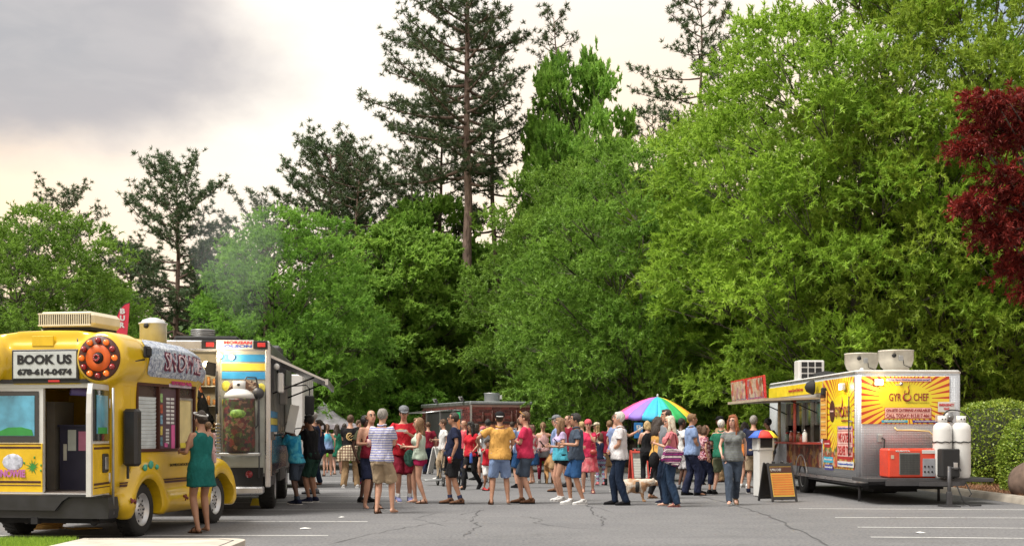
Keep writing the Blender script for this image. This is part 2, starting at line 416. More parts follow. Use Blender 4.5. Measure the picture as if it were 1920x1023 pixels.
# ---------------------------------------------------------------- foliage
def leafmat(name, c1, c2, trans=.35, rough=.55):
    m = bpy.data.materials.new(name); m.use_nodes = True; nt = m.node_tree; b = nt.nodes['Principled BSDF']
    at = _n(nt, 'ShaderNodeAttribute'); at.attribute_name = 'tint'; f = at.outputs['Fac']
    oi = _n(nt, 'ShaderNodeObjectInfo')
    c = mixc(nt, f, c1, c2); hs = _n(nt, 'ShaderNodeHueSaturation'); nt.links.new(c, hs.inputs['Color'])
    nt.links.new(mr(nt, oi.outputs['Random'], 0, 1, .494, .512), hs.inputs['Hue']); nt.links.new(mr(nt, oi.outputs['Random'], 0, 1, .88, 1.12), hs.inputs['Value'])
    c = hs.outputs[0]
    nt.links.new(c, b.inputs['Base Color']); b.inputs['Roughness'].default_value = rough; b.inputs['Specular IOR Level'].default_value = .35
    tr = _n(nt, 'ShaderNodeBsdfTranslucent'); nt.links.new(c, tr.inputs[0])
    ms = _n(nt, 'ShaderNodeMixShader'); ms.inputs[0].default_value = trans
    nt.links.new(b.outputs[0], ms.inputs[1]); nt.links.new(tr.outputs[0], ms.inputs[2]); nt.links.new(ms.outputs[0], nt.nodes['Material Output'].inputs[0])
    return m
def nrm(a): return a/np.maximum(np.linalg.norm(a, axis=-1, keepdims=True), 1e-9)
def leafmesh(name, P, D, N, L, Wd, tint, mat_, tri=False):
    """one rhombic (or triangular) blade per row"""
    D = nrm(D); S_ = nrm(np.cross(D, N)); n = len(P); L = np.broadcast_to(L, (n,))[:, None]; Wd = np.broadcast_to(Wd, (n,))[:, None]
    U = np.cross(S_, D)
    if tri: V = np.stack([P - S_*Wd/2, P + S_*Wd/2, P + D*L], 1)
    else: V = np.stack([P, P + D*L*.45 + S_*Wd/2 + U*L*.05, P + D*L - U*L*.08, P + D*L*.45 - S_*Wd/2 + U*L*.05], 1)
    k = V.shape[1]; me = bpy.data.meshes.new(name); me.vertices.add(n*k); me.vertices.foreach_set('co', V.astype(np.float32).ravel())
    me.loops.add(n*k); me.loops.foreach_set('vertex_index', np.arange(n*k, dtype=np.int32)); me.polygons.add(n)
    me.polygons.foreach_set('loop_start', np.arange(0, n*k, k, dtype=np.int32))
    at = me.attributes.new('tint', 'FLOAT', 'FACE'); at.data.foreach_set('value', tint.astype(np.float32))
    me.materials.append(mat_); me.update(calc_edges=True); return me
def bez(p0, p1, p2, n=6): return [(1-t)**2*p0 + 2*t*(1-t)*p1 + t*t*p2 for t in np.linspace(0, 1, n)]
def barkmat(name, c1, c2):
    m, nt, b = newmat(name); v = coords(nt, (1, 1, .22)); f = noisef(nt, v, 9, 6, .8)
    nt.links.new(mixc(nt, mr(nt, f, .35, .65), c1, c2), b.inputs['Base Color']); b.inputs['Roughness'].default_value = .95; bump(nt, b, f, 1, .05); return m
M_bark = barkmat('grey bark', (.06, .05, .042), (.17, .145, .125)); M_pbark = barkmat('pine bark', (.07, .045, .035), (.24, .17, .14))

def sprays(r, C, O, per, nleaf, slen, droop, L, Wd, up=.25, spread=.8, jit=.35, upn=1.):
    """leafy twigs: C clump centres, O outward directions"""
    nc = len(C); ct = r.random(nc)
    c = np.repeat(C, per, 0); o = np.repeat(O, per, 0); ns = len(c)
    d = nrm(o + r.normal(size=(ns, 3))*spread + np.array([0, 0, up])); s0 = c + r.normal(size=(ns, 3))*jit*np.array([1, 1, .7]) ; ln = slen*r.uniform(.5, 1.15, ns)
    t = r.uniform(.1, 1, (ns, nleaf)); 
    P = s0[:, None] + d[:, None]*(ln[:, None]*t)[..., None]; P[..., 2] -= droop*t**2*ln[:, None]
    dd = d[:, None] - np.array([0, 0, 1.])*(droop*1.2*t)[..., None] + r.normal(size=(ns, nleaf, 3))*.65
    N = np.array([0, 0, upn]) + r.normal(size=(ns, nleaf, 3))*.55
    tint = np.clip(np.repeat(ct, per)[:, None]*.5 + t*.25 + r.uniform(0, .35, (ns, nleaf)), 0, 1)
    P = P.reshape(-1, 3)
    return P, dd.reshape(-1, 3), N.reshape(-1, 3), L*r.uniform(.65, 1.25, len(P)), Wd*r.uniform(.7, 1.2, len(P)), tint.ravel()

def leafy_tree(seed, Rr, z0, z1, nlobe, ncl, per, nleaf, L, Wd, lm, lr=1.25, slen=.5, droop=.15, trunk_r=.22, wid=.34, multi=1, up=.35, inner=.28, flat=.62, bark=None, zcut=-.3):
    """(crown mesh, trunk mesh); the crown is many rounded leafy masses on an egg, widest at height fraction wid"""
    r = np.random.default_rng(seed); H = z1-z0; zw = z0+H*wid; LC = []; tries = 0
    while len(LC) < nlobe and tries < 60000:
        tries += 1; u = nrm(r.normal(size=3)); ins = len(LC) > nlobe*(1-inner); k = r.uniform(.15, .6) if ins else r.uniform(.86, 1.04)
        q = u*k; p = np.array([q[0]*(Rr-lr*.6), q[1]*(Rr-lr*.6), zw+(q[2]*(z1-zw-lr*.4) if q[2] > 0 else q[2]*(zw-z0))])
        if p[2] < z0+.1: continue
        dm = lr*(1.02 if tries < 12000 else .72 if tries < 30000 else .4)
        if LC and min(np.linalg.norm((p-c)*np.array([1, 1, 1.25])) for c in LC) < dm: continue
        LC.append(p)
    LC = np.array(LC); nl = len(LC); LR = lr*r.uniform(.7, 1.25, nl)
    out = nrm((LC-np.array([0, 0, z0+H*.35]))*np.array([1, 1, .8])); lt = r.random(nl)
    li = np.repeat(np.arange(nl), ncl); d = nrm(r.normal(size=(nl*ncl, 3))+out[li]*.75+np.array([0, 0, .35])); bad = d[:, 2] < zcut; d[bad, 2] *= -1
    C = LC[li]+d*LR[li][:, None]*np.array([1, 1, flat])*r.uniform(.75, 1.05, (nl*ncl, 1)); O = nrm(d+out[li]*.5)
    P, D, N, LL, WW, T = sprays(r, C, O, per, nleaf, slen, droop, L, Wd, up=up, jit=slen*.45)
    T = np.clip(T*.65+np.repeat(lt[li], per*nleaf)*.35, 0, 1)
    crown = leafmesh('crown', P, D, N, LL*1.1, WW*1.1, T, lm, tri=True)
    mb = MB(); limbs = []
    for j in range(multi):
        off = r.normal(size=2)*.5*(multi > 1); lean = r.normal(size=2)*.5
        tr = bez(np.array([off[0]*.4, off[1]*.4, 0]), np.array([off[0], off[1], z0+H*.3]), np.array([lean[0]+off[0]*2, lean[1]+off[1]*2, z0+H*.72]), n=10)
        mb.tube(tr, [trunk_r*(1-.93*i/9)*(1.25 if i == 0 else 1) for i in range(10)], 10); limbs.append(np.array(tr))
    tr = np.concatenate(limbs)
    for i in range(nl):
        tgt = LC[i]; hz = max(z0*.6+.5, tgt[2] - np.hypot(tgt[0], tgt[1])*r.uniform(.5, 1.1)); b0 = tr[np.argmin(abs(tr[:, 2]-hz))]
        mid = (b0+tgt)/2 + np.array([0, 0, H*.03]); ln = bez(b0, mid, tgt, 6); mb.tube(ln, [trunk_r*.16*(1-.88*k/5) for k in range(6)], 5)
        for q in range(4): e = tgt+d[i*ncl+q]*LR[i]*.8*np.array([1, 1, flat]); mb.tube([ln[4], (ln[4]+e)/2, e], [.022, .014, .006], 4)
    trunk = mb.mesh('trunk'); trunk.materials.append(bark or M_bark)
    return crown, trunk
def put_tree(meshes, name, X, Y, rz, sc, label, cat='tree', group=None, lean=(0, 0), z=.0):
    t = thing(name, (X, Y, z), rz, label, cat, group); t.rotation_euler = (lean[0], lean[1], rz); t.scale = sc if hasattr(sc, '__len__') else (sc,)*3
    for nm, me in zip(('crown', 'trunk'), meshes): link(nm, me, t)
    return t
def pine(seed, H, h0, Rr, nb, lm, side=0., dens=1., tr=.2, bend=0., top=1.):
    r = np.random.default_rng(seed); mb = MB(); zz = np.linspace(0, H, 16)
    bx = bend*np.sin(zz/H*2.4)*1.2 + np.cumsum(r.normal(size=16))*.05; by = np.cumsum(r.normal(size=16))*.05
    T = np.stack([bx, by, zz], 1); mb.tube(T, [tr*(1-.88*(z/H)**1.1) for z in zz], 9)
    PP, AX = [], []
    for i in range(nb):
        f = (i+r.uniform(0, 1))/nb; z = h0+(H-h0)*f; b0 = np.array([np.interp(z, zz, T[:, k]) for k in range(3)])
        az = i*2.4+r.uniform(-.5, .5); prof = (.55+.45*math.sin(min(1, f*1.5+.15)*math.pi*.62)) * (1-f**2.2*.55)
        ln = Rr*prof*r.uniform(.6, 1.05)*(1+side*(-math.cos(az)))*top**f; el = R(-7+44*f + r.uniform(-13, 13))
        d = np.array([math.cos(az)*math.cos(el), math.sin(az)*math.cos(el), math.sin(el)])
        e = b0 + d*ln + np.array([0, 0, .16*ln]); m_ = b0 + d*ln*.5 + np.array([0, 0, -.07*ln]); br = np.array(bez(b0, m_, e, 7))
        mb.tube(br, [max(.012, tr*.34*(1-f*.6)*(1-.85*k/6)) for k in range(7)], 5)
        nsub = max(4, int(ln*3.6*dens))
        for s in range(nsub):
            t = .22+.78*(s+r.uniform(0, 1))/nsub; p = np.array([np.interp(t*6, range(7), br[:, k]) for k in range(3)])
            sd = np.cross(d, [0, 0, 1])*(1 if s % 2 else -1); q = nrm(d*.8+sd*r.uniform(.4, 1.2)+np.array([0, 0, r.uniform(-.05, .65)])); sl_ = r.uniform(.35, .9)*(1.25-t*.6)*min(1, ln/2+.3)
            mb.tube([p, p+q*sl_*.5, p+q*sl_+np.array([0, 0, .12])], [.02, .014, .007], 4)
            k = max(2, int(sl_/.15*dens))
            for w in range(k):
                u = (w+1)/k; PP.append(p+q*sl_*u+np.array([0, 0, .12*u*u])+r.normal(size=3)*.10); AX.append(nrm(q+np.array([0, 0, .5])))
        PP.append(e); AX.append(nrm(d+np.array([0, 0, .4])))
    P = np.array(PP); A = np.array(AX); nb_ = 22
    p = np.repeat(P, nb_, 0); a = np.repeat(A, nb_, 0); D = nrm(a*.55+r.normal(size=p.shape)*.75)
    tint = np.clip(np.repeat(r.random(len(P)), nb_)*.6+r.uniform(0, .4, len(p)), 0, 1)
    crown = leafmesh('crown', p + D*.02, D, r.normal(size=p.shape), r.uniform(.14, .27, len(p)), .042, tint, lm, tri=True)
    trunk = mb.mesh('trunk'); trunk.materials.append(M_pbark); return crown, trunk

ML_oak = leafmat('willow oak leaves', (.135, .245, .022), (.40, .555, .068), .48)
ML_oakd = leafmat('oak leaves mid green', (.095, .205, .028), (.27, .445, .065), .46)
ML_broad = leafmat('broad leaves', (.14, .30, .05), (.34, .55, .09), .5)
ML_dark = leafmat('dark leaves', (.04, .09, .02), (.10, .18, .035), .4)
ML_pine = leafmat('pine needles', (.040, .075, .032), (.11, .155, .065), .3)
ML_maple = leafmat('red maple leaves', (.05, .009, .006), (.30, .040, .022), .3, .6)
ML_box = leafmat('box hedge leaves', (.09, .17, .015), (.38, .48, .07), .3, .4)

oakA = leafy_tree(11, 6.3, .9, 15.6, 180, 12, 9, 23, .14, .050, ML_oak, lr=1.35, trunk_r=.26, multi=2)
oakB = leafy_tree(12, 4.9, .7, 12.4, 105, 12, 9, 23, .145, .052, ML_oakd, lr=1.25, trunk_r=.22, multi=2)
put_tree(oakA, 'willow_oak', gx(1610, 39.5), 39.5, .4, (.97, .97, 1.), 'huge light green willow oak towering behind the silver and yellow food trailer')
put_tree(oakA, 'willow_oak', gx(1860, 38), 38, 2.6, (.92, .92, 1.03), 'tall light green oak behind the red maple at the right edge')
put_tree(oakB, 'willow_oak', gx(1175, 45.5), 45.5, .3, (.86, .86, .92), 'bushy green oak behind the rainbow parasol')
put_tree(oakB, 'willow_oak', gx(1075, 53), 53, 1.9, (.88, .88, .97), 'bushy green oak just right of the bare tall pine trunk')
put_tree(oakA, 'willow_oak', gx(1355, 47), 47, 3.9, (.68, .68, .84), 'light green oak between the parasol oak and the huge oak')
put_tree(oakB, 'willow_oak', gx(75, 46), 46, 5.1, (.74, .74, .74), 'light green round tree behind the yellow bus roof')
put_tree(oakB, 'willow_oak', gx(545, 49), 49, 4.4, (.74, .74, .775), 'domed green tree behind the step van with drifting smoke')
put_tree(oakB, 'willow_oak', gx(190, 52), 52, 2.4, (.55, .55, .60), 'small green tree beside the red flag banner')
broadA = leafy_tree(21, 3.6, .3, 11.5, 100, 9, 10, 19, .17, .12, ML_broad, lr=.95, slen=.4, trunk_r=.18, wid=.5)
broadB = leafy_tree(22, 2.6, .1, 5.0, 60, 8, 9, 18, .15, .09, ML_oakd, lr=.75, slen=.35, trunk_r=.1, wid=.4, multi=2)
for px, Y, sc, rz, lab in [(800, 61, (.85, .85, 1.12), .2, 'vine covered broadleaf tree left of the bare tall pine trunk'), (745, 56, (.95, .95, .92), 1.5, 'broadleaf tree left of the vine covered one, behind the people in line'),
        (680, 58, (.72, .72, .72), 3.1, 'lower broadleaf tree right of the domed tree'), (1080, 60, (.78, .78, 1.70), 4.2, 'tall rounded broadleaf tree rising beside the big pine'),
        (940, 64, (.95, .95, .95), 5.2, 'shaded broadleaf tree behind the bare tall pine trunk')]:
    put_tree(broadA, 'broadleaf_tree', gx(px, Y), Y, rz, sc, lab)
for px, Y, sc, rz, lab in [(770, 54, .75, 0, 'bright green shrub left of the brick patterned trailer'), (700, 57, .8, 2, 'green shrub above the pop-up tent'), (860, 56, .7, 4, 'green shrub behind the brick patterned trailer roof'),
        (470, 47, .8, 1, 'low green shrub behind the step van roof'), (300, 50, .85, 3, 'low green shrub between the bus vent and the step van'), (1105, 48, .62, 5, 'low shrub left of the rainbow parasol'),
        (1330, 46.5, .6, 2.2, 'low shrub under the trees right of the rainbow parasol'), (30, 47, .8, 4.2, 'low green shrub behind the left end of the bus'),
        (1790, 40, .8, .5, 'shrub between the trailer and the large hedge')]:
    put_tree(broadB, 'shrub', gx(px, Y), Y, rz, sc, lab, 'shrub')
# pines
P_ = [('tall dark pine with a bare lower trunk, highest tree in the middle', 885, 58, 25.0, 12.6, 4.2, 54, .28, 1.15, .30, 0.0),
      ('slimmer pine with straight trunk right of the highest pine', 932, 61, 20.5, 10.5, 2.6, 30, 0, .9, .2, 0.),
      ('pine left of the highest pine with narrow trunk', 830, 62, 18.8, 10, 3.4, 30, .2, .9, .2, 0.),
      ('thin bent pine leaning over at the top', 728, 60, 15.2, 9.5, 2.9, 20, .35, .8, .15, -1.3),
      ('dense dark pine behind the domed green tree', 612, 62, 15.8, 7.5, 3.4, 40, .1, 1.1, .24, 0.),
      ('pine with two toned crown between the dense dark pine and the thin bent pine', 668, 64, 15.6, 8.0, 3.2, 30, .1, 1., .2, .2),
      ('dusky pine filling in right of the thin bent pine', 778, 66, 16.4, 7.0, 3.2, 32, .1, 1., .2, 0.),
      ('sparse pine left of the dense dark pine', 498, 66, 13.6, 8, 3.6, 24, .2, .9, .18, .3),
      ('lone open pine standing between the two left green trees', 320, 60, 14.4, 5, 3.9, 34, .1, 1.2, .22, .1),
      ('small hazy pine above the leftmost green tree', 112, 70, 14.9, 8.5, 3.5, 30, 0, .9, .2, 0.),
      ('thin topped pine rising above the rounded broadleaf tree', 1042, 62, 21.3, 14.5, 1.7, 22, 0, .8, .17, .1),
      ('pine with open crown above the oaks right of the middle', 1312, 60, 21.8, 13.5, 3.4, 26, .15, 1, .2, .1),
      ('small pine tip above the oaks left of the open pine', 1215, 64, 18.2, 12.5, 2.5, 16, .1, .8, .15, .2)]
for i, (lab, px, Y, H, h0, Rr, nb, side, dens, tr, bend) in enumerate(P_):
    put_tree(pine(40+i, H-(1. if H < 20 else 0), h0, Rr, int(nb*1.3), ML_pine, side, dens, tr, bend), 'pine_tree', gx(px, Y), Y, 0, 1, lab)
for px, Y, sc, rz in [(240, 66, .72, 1), (390, 67, .68, 2.5), (760, 68, .8, 4), (450, 70, .75, .4), (20, 72, .8, 2)]:
    src = [o for o in COL.objects if o.name.startswith('pine_tree')][4]
    t = src.copy(); COL.objects.link(t); t.location = (gx(px, Y), Y, 0); t.rotation_euler = (0, 0, rz); t.scale = (sc*1.3, sc*1.3, sc)
    t['label'] = {240: 'low dark pine between the leftmost tree and the lone open pine', 390: 'low dark pine right of the lone open pine', 760: 'dark pine filling the gap behind the thin bent pine', 450: 'distant low pine left of the domed green tree', 20: 'distant pine at the left edge over the bus'}[px]
    for c in src.children: q = c.copy(); COL.objects.link(q); q.parent = t
# woodland mass closing the view behind
def woodland():
    r = np.random.default_rng(5); n = 3000; x = r.uniform(-46, 50, n)
    top = 7.2 + 1.6*np.sin(x*.33) + 1.2*np.sin(x*.81+1) + np.where(x > -8, 3.0, 0) + np.where(x > 3, 3, 0); z = top*r.uniform(0, 1, n)**.75; y = 72 + r.uniform(-2.5, 2.5, n) + (1-z/top)*-3
    C = np.stack([x, y, z], 1); O = np.tile(np.array([0, -.8, .35]), (n, 1))
    P, D, N, LL, WW, T = sprays(r, C, O, 4, 16, 1.3, .3, .55, .42, jit=.6)
    P, D, N, LL, WW, T = (a_[::2] for a_ in (P, D, N, LL*1.3, WW*1.3, T))
    tag(link('woodland', leafmesh('woodland', P, D, N, LL, WW*1.2, T, ML_dark, tri=True)), kind='stuff')
    n = 1300; x = r.uniform(-30, 26, n); z = r.uniform(.0, 1, n)**1.3*2.6; y = np.where(x < 1.7, 63.5, 51.5) + r.uniform(-1.2, 1.2, n)
    C = np.stack([x, y, z], 1); O = np.tile(np.array([0, -.7, .5]), (n, 1))
    P, D, N, LL, WW, T = sprays(r, C, O, 5, 14, .8, .35, .22, .13, jit=.45)
    tag(link('undergrowth', leafmesh('undergrowth', P, D, N, LL, WW*1.1, T, ML_broad, tri=True)), kind='stuff')
woodland()
# red maple leaning in from the right
def maple():
    r = np.random.default_rng(9); pads = []
    for (px, py, Y, rx, rz_) in [(1905, 205, 24.6, 1.15, .42), (1840, 190, 24.2, .55, .22), (1880, 255, 24.6, 1.0, .45), (1985, 250, 25, 1.3, .9), (1815, 275, 24.2, .5, .2), (1850, 370, 24.3, .75, .42), (1900, 345, 24.4, .9, .5),
                           (1960, 400, 25, 1.2, .9), (1800, 385, 24.1, .33, .2), (1870, 440, 24.3, .75, .45), (1905, 490, 24.5, .5, .35), (1925, 540, 24.5, .35, .3), (1960, 500, 25, .9, .7), (2050, 330, 26, 1.6, 1.5), (2060, 180, 25.6, 1.4, 1.0), (1900, 420, 25.3, .8, .5), (2080, 480, 26, 1.2, .9)]:
        c = np.array([gx(px+14, Y), Y, gz(py, Y)]); k = int(34*rx)
        u = nrm(r.normal(size=(k, 3))); pads.append(np.concatenate([c + u*np.array([rx, rx*.85, rz_*.5])*r.uniform(.3, 1, (k, 1)), u], 1))
    A = np.concatenate(pads); C = A[:, :3]; ctr = np.array([11.3, 25.6, 5.0]); base = np.array([11.6, 25.6, 0.])
    O = nrm((C-ctr)*np.array([1, 1, .3])+A[:, 3:]*.5)
    P, D, N, LL, WW, T = sprays(r, C, O, 5, 20, .30, .35, .12, .032, up=.0, spread=.7, jit=.10)
    t = thing('red_maple_tree', tuple(base), 0, 'dark red Japanese maple with layered branches at the right edge', 'tree')
    link('crown', leafmesh('crown', P-base, D, N, LL, WW, T, ML_maple), t)
    mb = MB(); ps = bez(np.array([0, 0, 0.]), np.array([.3, 0, 2.]), np.array([-.2, 0, 5.2]), 8); mb.tube(ps, [.13*(1-.7*i/7) for i in range(8)], 8)
    for a in A[::9, :3]:
        b0 = ps[r.integers(3, 8)]; e = a-base; mb.tube(bez(b0, (b0+e)/2+np.array([0, 0, .35]), e, 6), [.045, .035, .028, .02, .014, .008], 5)
    me = mb.mesh('trunk'); me.materials.append(M_bark); link('trunk', me, t)
maple()
# clipped box hedges
def hedge(px0, px1, pyt, Y, depth, label, seed, z0=.13):
    r = np.random.default_rng(seed); x0, x1 = gx(px0, Y), gx(px1, Y); top = gz(pyt, Y); cx, rx, h = (x0+x1)/2, (x1-x0)/2, top-z0
    n = 15000; u = nrm(r.normal(size=(n, 3))); u[:, 2] = abs(u[:, 2])*1; sq = (np.abs(u)**3.2).sum(1)**(-1/3.2); q = u*sq[:, None]
    low = r.random(n) < .5; q[low, 2] *= r.uniform(0, 1, low.sum()); 
    k = (.97+.03*r.random(n)+.015*np.sin(q[:, 0]*9+q[:, 2]*7))[:, None]; P = q*np.array([rx, depth, h])*k
    taper = .86+.14*np.clip(P[:, 2]/h*2.2, 0, 1); P[:, 0] *= taper; P[:, 1] *= taper
    D = nrm(q+r.normal(size=q.shape)*.8); t = thing('box_hedge', (cx, Y+depth*.6, z0), 0, label, 'hedge')
    link('foliage', leafmesh('foliage', P, D, nrm(q)+r.normal(size=q.shape)*.4, .075*r.uniform(.7, 1.2, n), .045, r.random(n), ML_box), t)
    mb = MB(); mb.lathe([(.02, 0), (rx*.72, .05), (rx*.84, h*.4), (rx*.8, h*.7), (rx*.5, h*.9), (.02, h*.93)], n=20); mb.v = [(x, y*depth/rx, z) for x, y, z in mb.v]
    mb.build('branch_core', mat('hedge inside', (.025, .03, .012), .95), t)
hedge(1813, 1985, 750, 30.5, 1.5, 'large rounded clipped box hedge right of the trailer', 31)
hedge(1903, 2010, 784, 27.0, .9, 'smaller clipped hedge at the right edge in front of the large one', 32)
# boulder
def rock():
    me = bpy.data.meshes.new('boulder'); bm = bmesh.new(); bmesh.ops.create_icosphere(bm, subdivisions=4, radius=.5)
    r = np.random.default_rng(3); W_ = r.normal(size=(6, 3))*3
    for v in bm.verts:
        d = sum(math.sin(v.co @ Vector(w)+i)*.05 for i, w in enumerate(W_)); v.co *= 1+d; v.co.z *= .85; v.co.x *= 1.1
        v.co.z = max(v.co.z, -.3)
    bm.to_mesh(me); bm.free(); me.polygons.foreach_set('use_smooth', [True]*len(me.polygons))
    me.materials.append(mat('brown stone', (.16, .11, .085), .9, var=.45, nscale=5, bmp=.8, bscale=25)); o = link('boulder', me); o.location = (gx(1940, 25.8), 25.8, .35)
    tag(o, 'brown boulder beside the hedge at the right edge', 'rock')
rock()
# grass of the front island
def grass():
    r = np.random.default_rng(2); n = 26000; x = -5.15-r.random(n)**1.0*2.4; y = 15.22-r.random(n)*1.9
    P = np.stack([x, y, np.full(n, .11)], 1); D = nrm(np.array([0, 0, 1])+r.normal(size=(n, 3))*.35)
    tag(link('grass', leafmesh('grass', P, D, r.normal(size=(n, 3)), r.uniform(.03, .075, n), .008, r.random(n), ML_oak, tri=True)), kind='stuff')
    n = 9000; x = r.uniform(10.05, 13.5, n); y = r.uniform(24.4, 31.5, n); P = np.stack([x, y, np.full(n, .125)], 1); D = nrm(np.array([0, 0, .25])+r.normal(size=(n, 3)))
    m = leafmat('pine straw', (.12, .05, .025), (.33, .16, .08), 0); tag(link('pine_straw', leafmesh('pine_straw', P, D, np.tile([0, 0, 1.], (n, 1))+r.normal(size=(n, 3))*.3, r.uniform(.05, .13, n), .012, r.random(n), m, tri=True)), kind='stuff')
grass()

def smoke():
    m = bpy.data.materials.new('grill smoke'); m.use_nodes = True; nt = m.node_tree; nt.nodes.clear(); o = nt.nodes.new('ShaderNodeOutputMaterial'); v = nt.nodes.new('ShaderNodeVolumePrincipled')
    v.inputs['Color'].default_value = (.80, .88, .95, 1); v.inputs['Density'].default_value = .035; nt.links.new(v.outputs[0], o.inputs['Volume'])
    mb = MB(); Y = 38; mb.tube([(gx(470, Y), Y, gz(640, Y)), (gx(465, Y), Y, gz(590, Y)), (gx(440, Y), Y, gz(520, Y)), (gx(425, Y), Y+1, gz(460, Y)), (gx(450, Y), Y+1, gz(400, Y)), (gx(500, Y), Y+1, gz(350, Y))], [.05, .6, 1.1, 1.5, 1.4, .1], 20)
    tag(mb.build('smoke', m), kind='stuff')
smoke()

# ---------------------------------------------------------------- shared vehicle pieces
M_tyre = mat('tyre rubber', (.018, .018, .018), .85, var=.3, bmp=.4)
M_rim = mat('white steel rim', (.55, .56, .58), .35, .6, var=.1)
M_black = mat('black plastic', (.02, .02, .022), .45, var=.2)
M_blackm = mat('matt black', (.012, .012, .013), .8)
M_chrome = mat('brushed aluminium', (.50, .50, .51), .32, .85, var=.12)
M_galv = mat('galvanised steel', (.36, .37, .375), .45, .7, var=.25, nscale=3)
M_white = mat('white paint', (.56, .56, .55), .4, var=.06, coat=.3)
M_whitem = mat('white board', (.52, .52, .51), .7, var=.06)
M_cream = mat('cream plastic', (.62, .56, .42), .55, var=.1)
M_dkgrey = mat('dark grey steel', (.06, .06, .065), .5, .4)
M_red = mat('red plastic', (.55, .02, .02), .3, coat=.4)
M_glass = mat('dark glass', (.02, .025, .03), .08, 0., var=.1, bmp=0, coat=.5)
M_steel = mat('stainless steel', (.55, .55, .56), .25, .9, var=.15)
def wheel(parent, c, r=.36, w=.24, name='wheel', side=1, rimm=None):
    """axle along local X, outer face towards side"""
    t = link(name, None, parent); t.location = c
    mb = MB(); s_ = side
    mb.lathe([(r*.62, -w/2), (r*.9, -w/2), (r*.985, -w*.38), (r, -w*.2), (r, w*.2), (r*.985, w*.38), (r*.9, w/2), (r*.62, w/2)], axis='X', n=32, cap=False)
    for k in range(32):
        a = 2*math.pi*k/32
        for o in (-.28, 0, .28): mb.box((o*w, math.cos(a+o)*r, math.sin(a+o)*r), (w*.22, .028, .012), rot=(a+o+R(90), 0, 0))
    mb.build('tyre', M_tyre, t)
    rb = MB(); rb.lathe([(r*.63, s_*w*.46), (r*.58, s_*w*.47), (r*.54, s_*w*.28), (r*.36, s_*w*.24), (r*.30, s_*w*.36), (r*.12, s_*w*.38), (.01, s_*w*.38)], axis='X', n=28, cap=False)
    rb.lathe([(r*.62, -s_*w*.3), (.01, -s_*w*.3)], axis='X', n=20, cap=False)
    rb.build('rim', rimm or M_rim, t)
    hb = MB()
    for k in range(8):
        a = 2*math.pi*k/8; hb.cyl((s_*w*.25, math.cos(a)*r*.44, math.sin(a)*r*.44), (s_*w*.27, math.cos(a)*r*.44, math.sin(a)*r*.44), r*.055, 8)
        hb.cyl((s_*w*.36, math.cos(a)*r*.2, math.sin(a)*r*.2), (s_*w*.42, math.cos(a)*r*.2, math.sin(a)*r*.2), r*.035, 6)
    hb.build('hub_detail', M_dkgrey, t)['kind'] = 'stuff'; return t
RX = R(90)
ROT_B = (RX, 0, 0)               # text on a face looking to local -Y
ROT_R = (RX, 0, R(90))           # text on a face looking to local +X
ROT_L = (RX, 0, R(-90))          # text on a face looking to local -X
def sunburst(name, cx, cz, ell, plane='XZ', rays=56, c_in=(.60, .52, .02), c_a=(.78, .40, .05), c_b=(.40, .03, .01), ax=1.):
    m, nt, b = newmat(name); v = coords(nt); sp = _n(nt, 'ShaderNodeSeparateXYZ'); nt.links.new(v, sp.inputs[0])
    x = mth(nt, 'SUBTRACT', sp.outputs[0 if plane[0] == 'X' else 1], cx); z = mth(nt, 'SUBTRACT', sp.outputs[2], cz)
    an = mth(nt, 'ARCTAN2', z, x); s_ = mth(nt, 'SINE', mth(nt, 'MULTIPLY', an, rays))
    d = mth(nt, 'SQRT', mth(nt, 'ADD', mth(nt, 'POWER', mth(nt, 'DIVIDE', x, ell[0]), 2), mth(nt, 'POWER', mth(nt, 'DIVIDE', z, ell[1]), 2)))
    th = mr(nt, d, .9, 2.2, .95, -.1); ray = mth(nt, 'GREATER_THAN', s_, th)
    col = mixc(nt, mr(nt, d, 1.0, 2.4), c_in, c_a); col = mixc(nt, ray, col, c_b); col = mixc(nt, mth(nt, 'LESS_THAN', d, 1.), col, c_in)
    nt.links.new(col, b.inputs['Base Color']); b.inputs['Roughness'].default_value = .42; b.inputs['Coat Weight'].default_value = .2
    bump(nt, b, noisef(nt, v, 5, 2), .15, .01); return m
def foodprint(name, cols, scale=9., seed=0.):
    """blurred printed food picture: irregular coloured cells"""
    m, nt, b = newmat(name); v = coords(nt); mp = _n(nt, 'ShaderNodeMapping'); mp.inputs['Location'].default_value = (seed, seed*.7, seed*.3); nt.links.new(v, mp.inputs[0])
    w = _n(nt, 'ShaderNodeTexNoise'); w.inputs['Scale'].default_value = scale; nt.links.new(mp.outputs[0], w.inputs['Vector'])
    add = mixc(nt, .12, mp.outputs[0], w.outputs['Color'], 'ADD')
    vo = _n(nt, 'ShaderNodeTexVoronoi'); vo.inputs['Scale'].default_value = scale; nt.links.new(add, vo.inputs['Vector'])
    sp = _n(nt, 'ShaderNodeSeparateColor'); nt.links.new(vo.outputs['Color'], sp.inputs[0])
    cr = _n(nt, 'ShaderNodeValToRGB'); cr.color_ramp.interpolation = 'CONSTANT'; els = cr.color_ramp.elements
    for i, c in enumerate(cols):
        e = els[i] if i < 2 else els.new(i/len(cols)); e.position = i/len(cols); e.color = (*c, 1)
    nt.links.new(sp.outputs[0], cr.inputs[0]); f = noisef(nt, v, scale*2.2, 5, 1)
    col = mixc(nt, mr(nt, f, .25, .75, .75, 0), cr.outputs[0], (.02, .01, .01)); nt.links.new(col, b.inputs['Base Color'])
    b.inputs['Roughness'].default_value = .45; return m
FOODC = [(.45, .06, .03), (.65, .35, .08), (.12, .25, .03), (.55, .45, .30), (.30, .10, .04), (.7, .12, .06), (.25, .14, .07)]
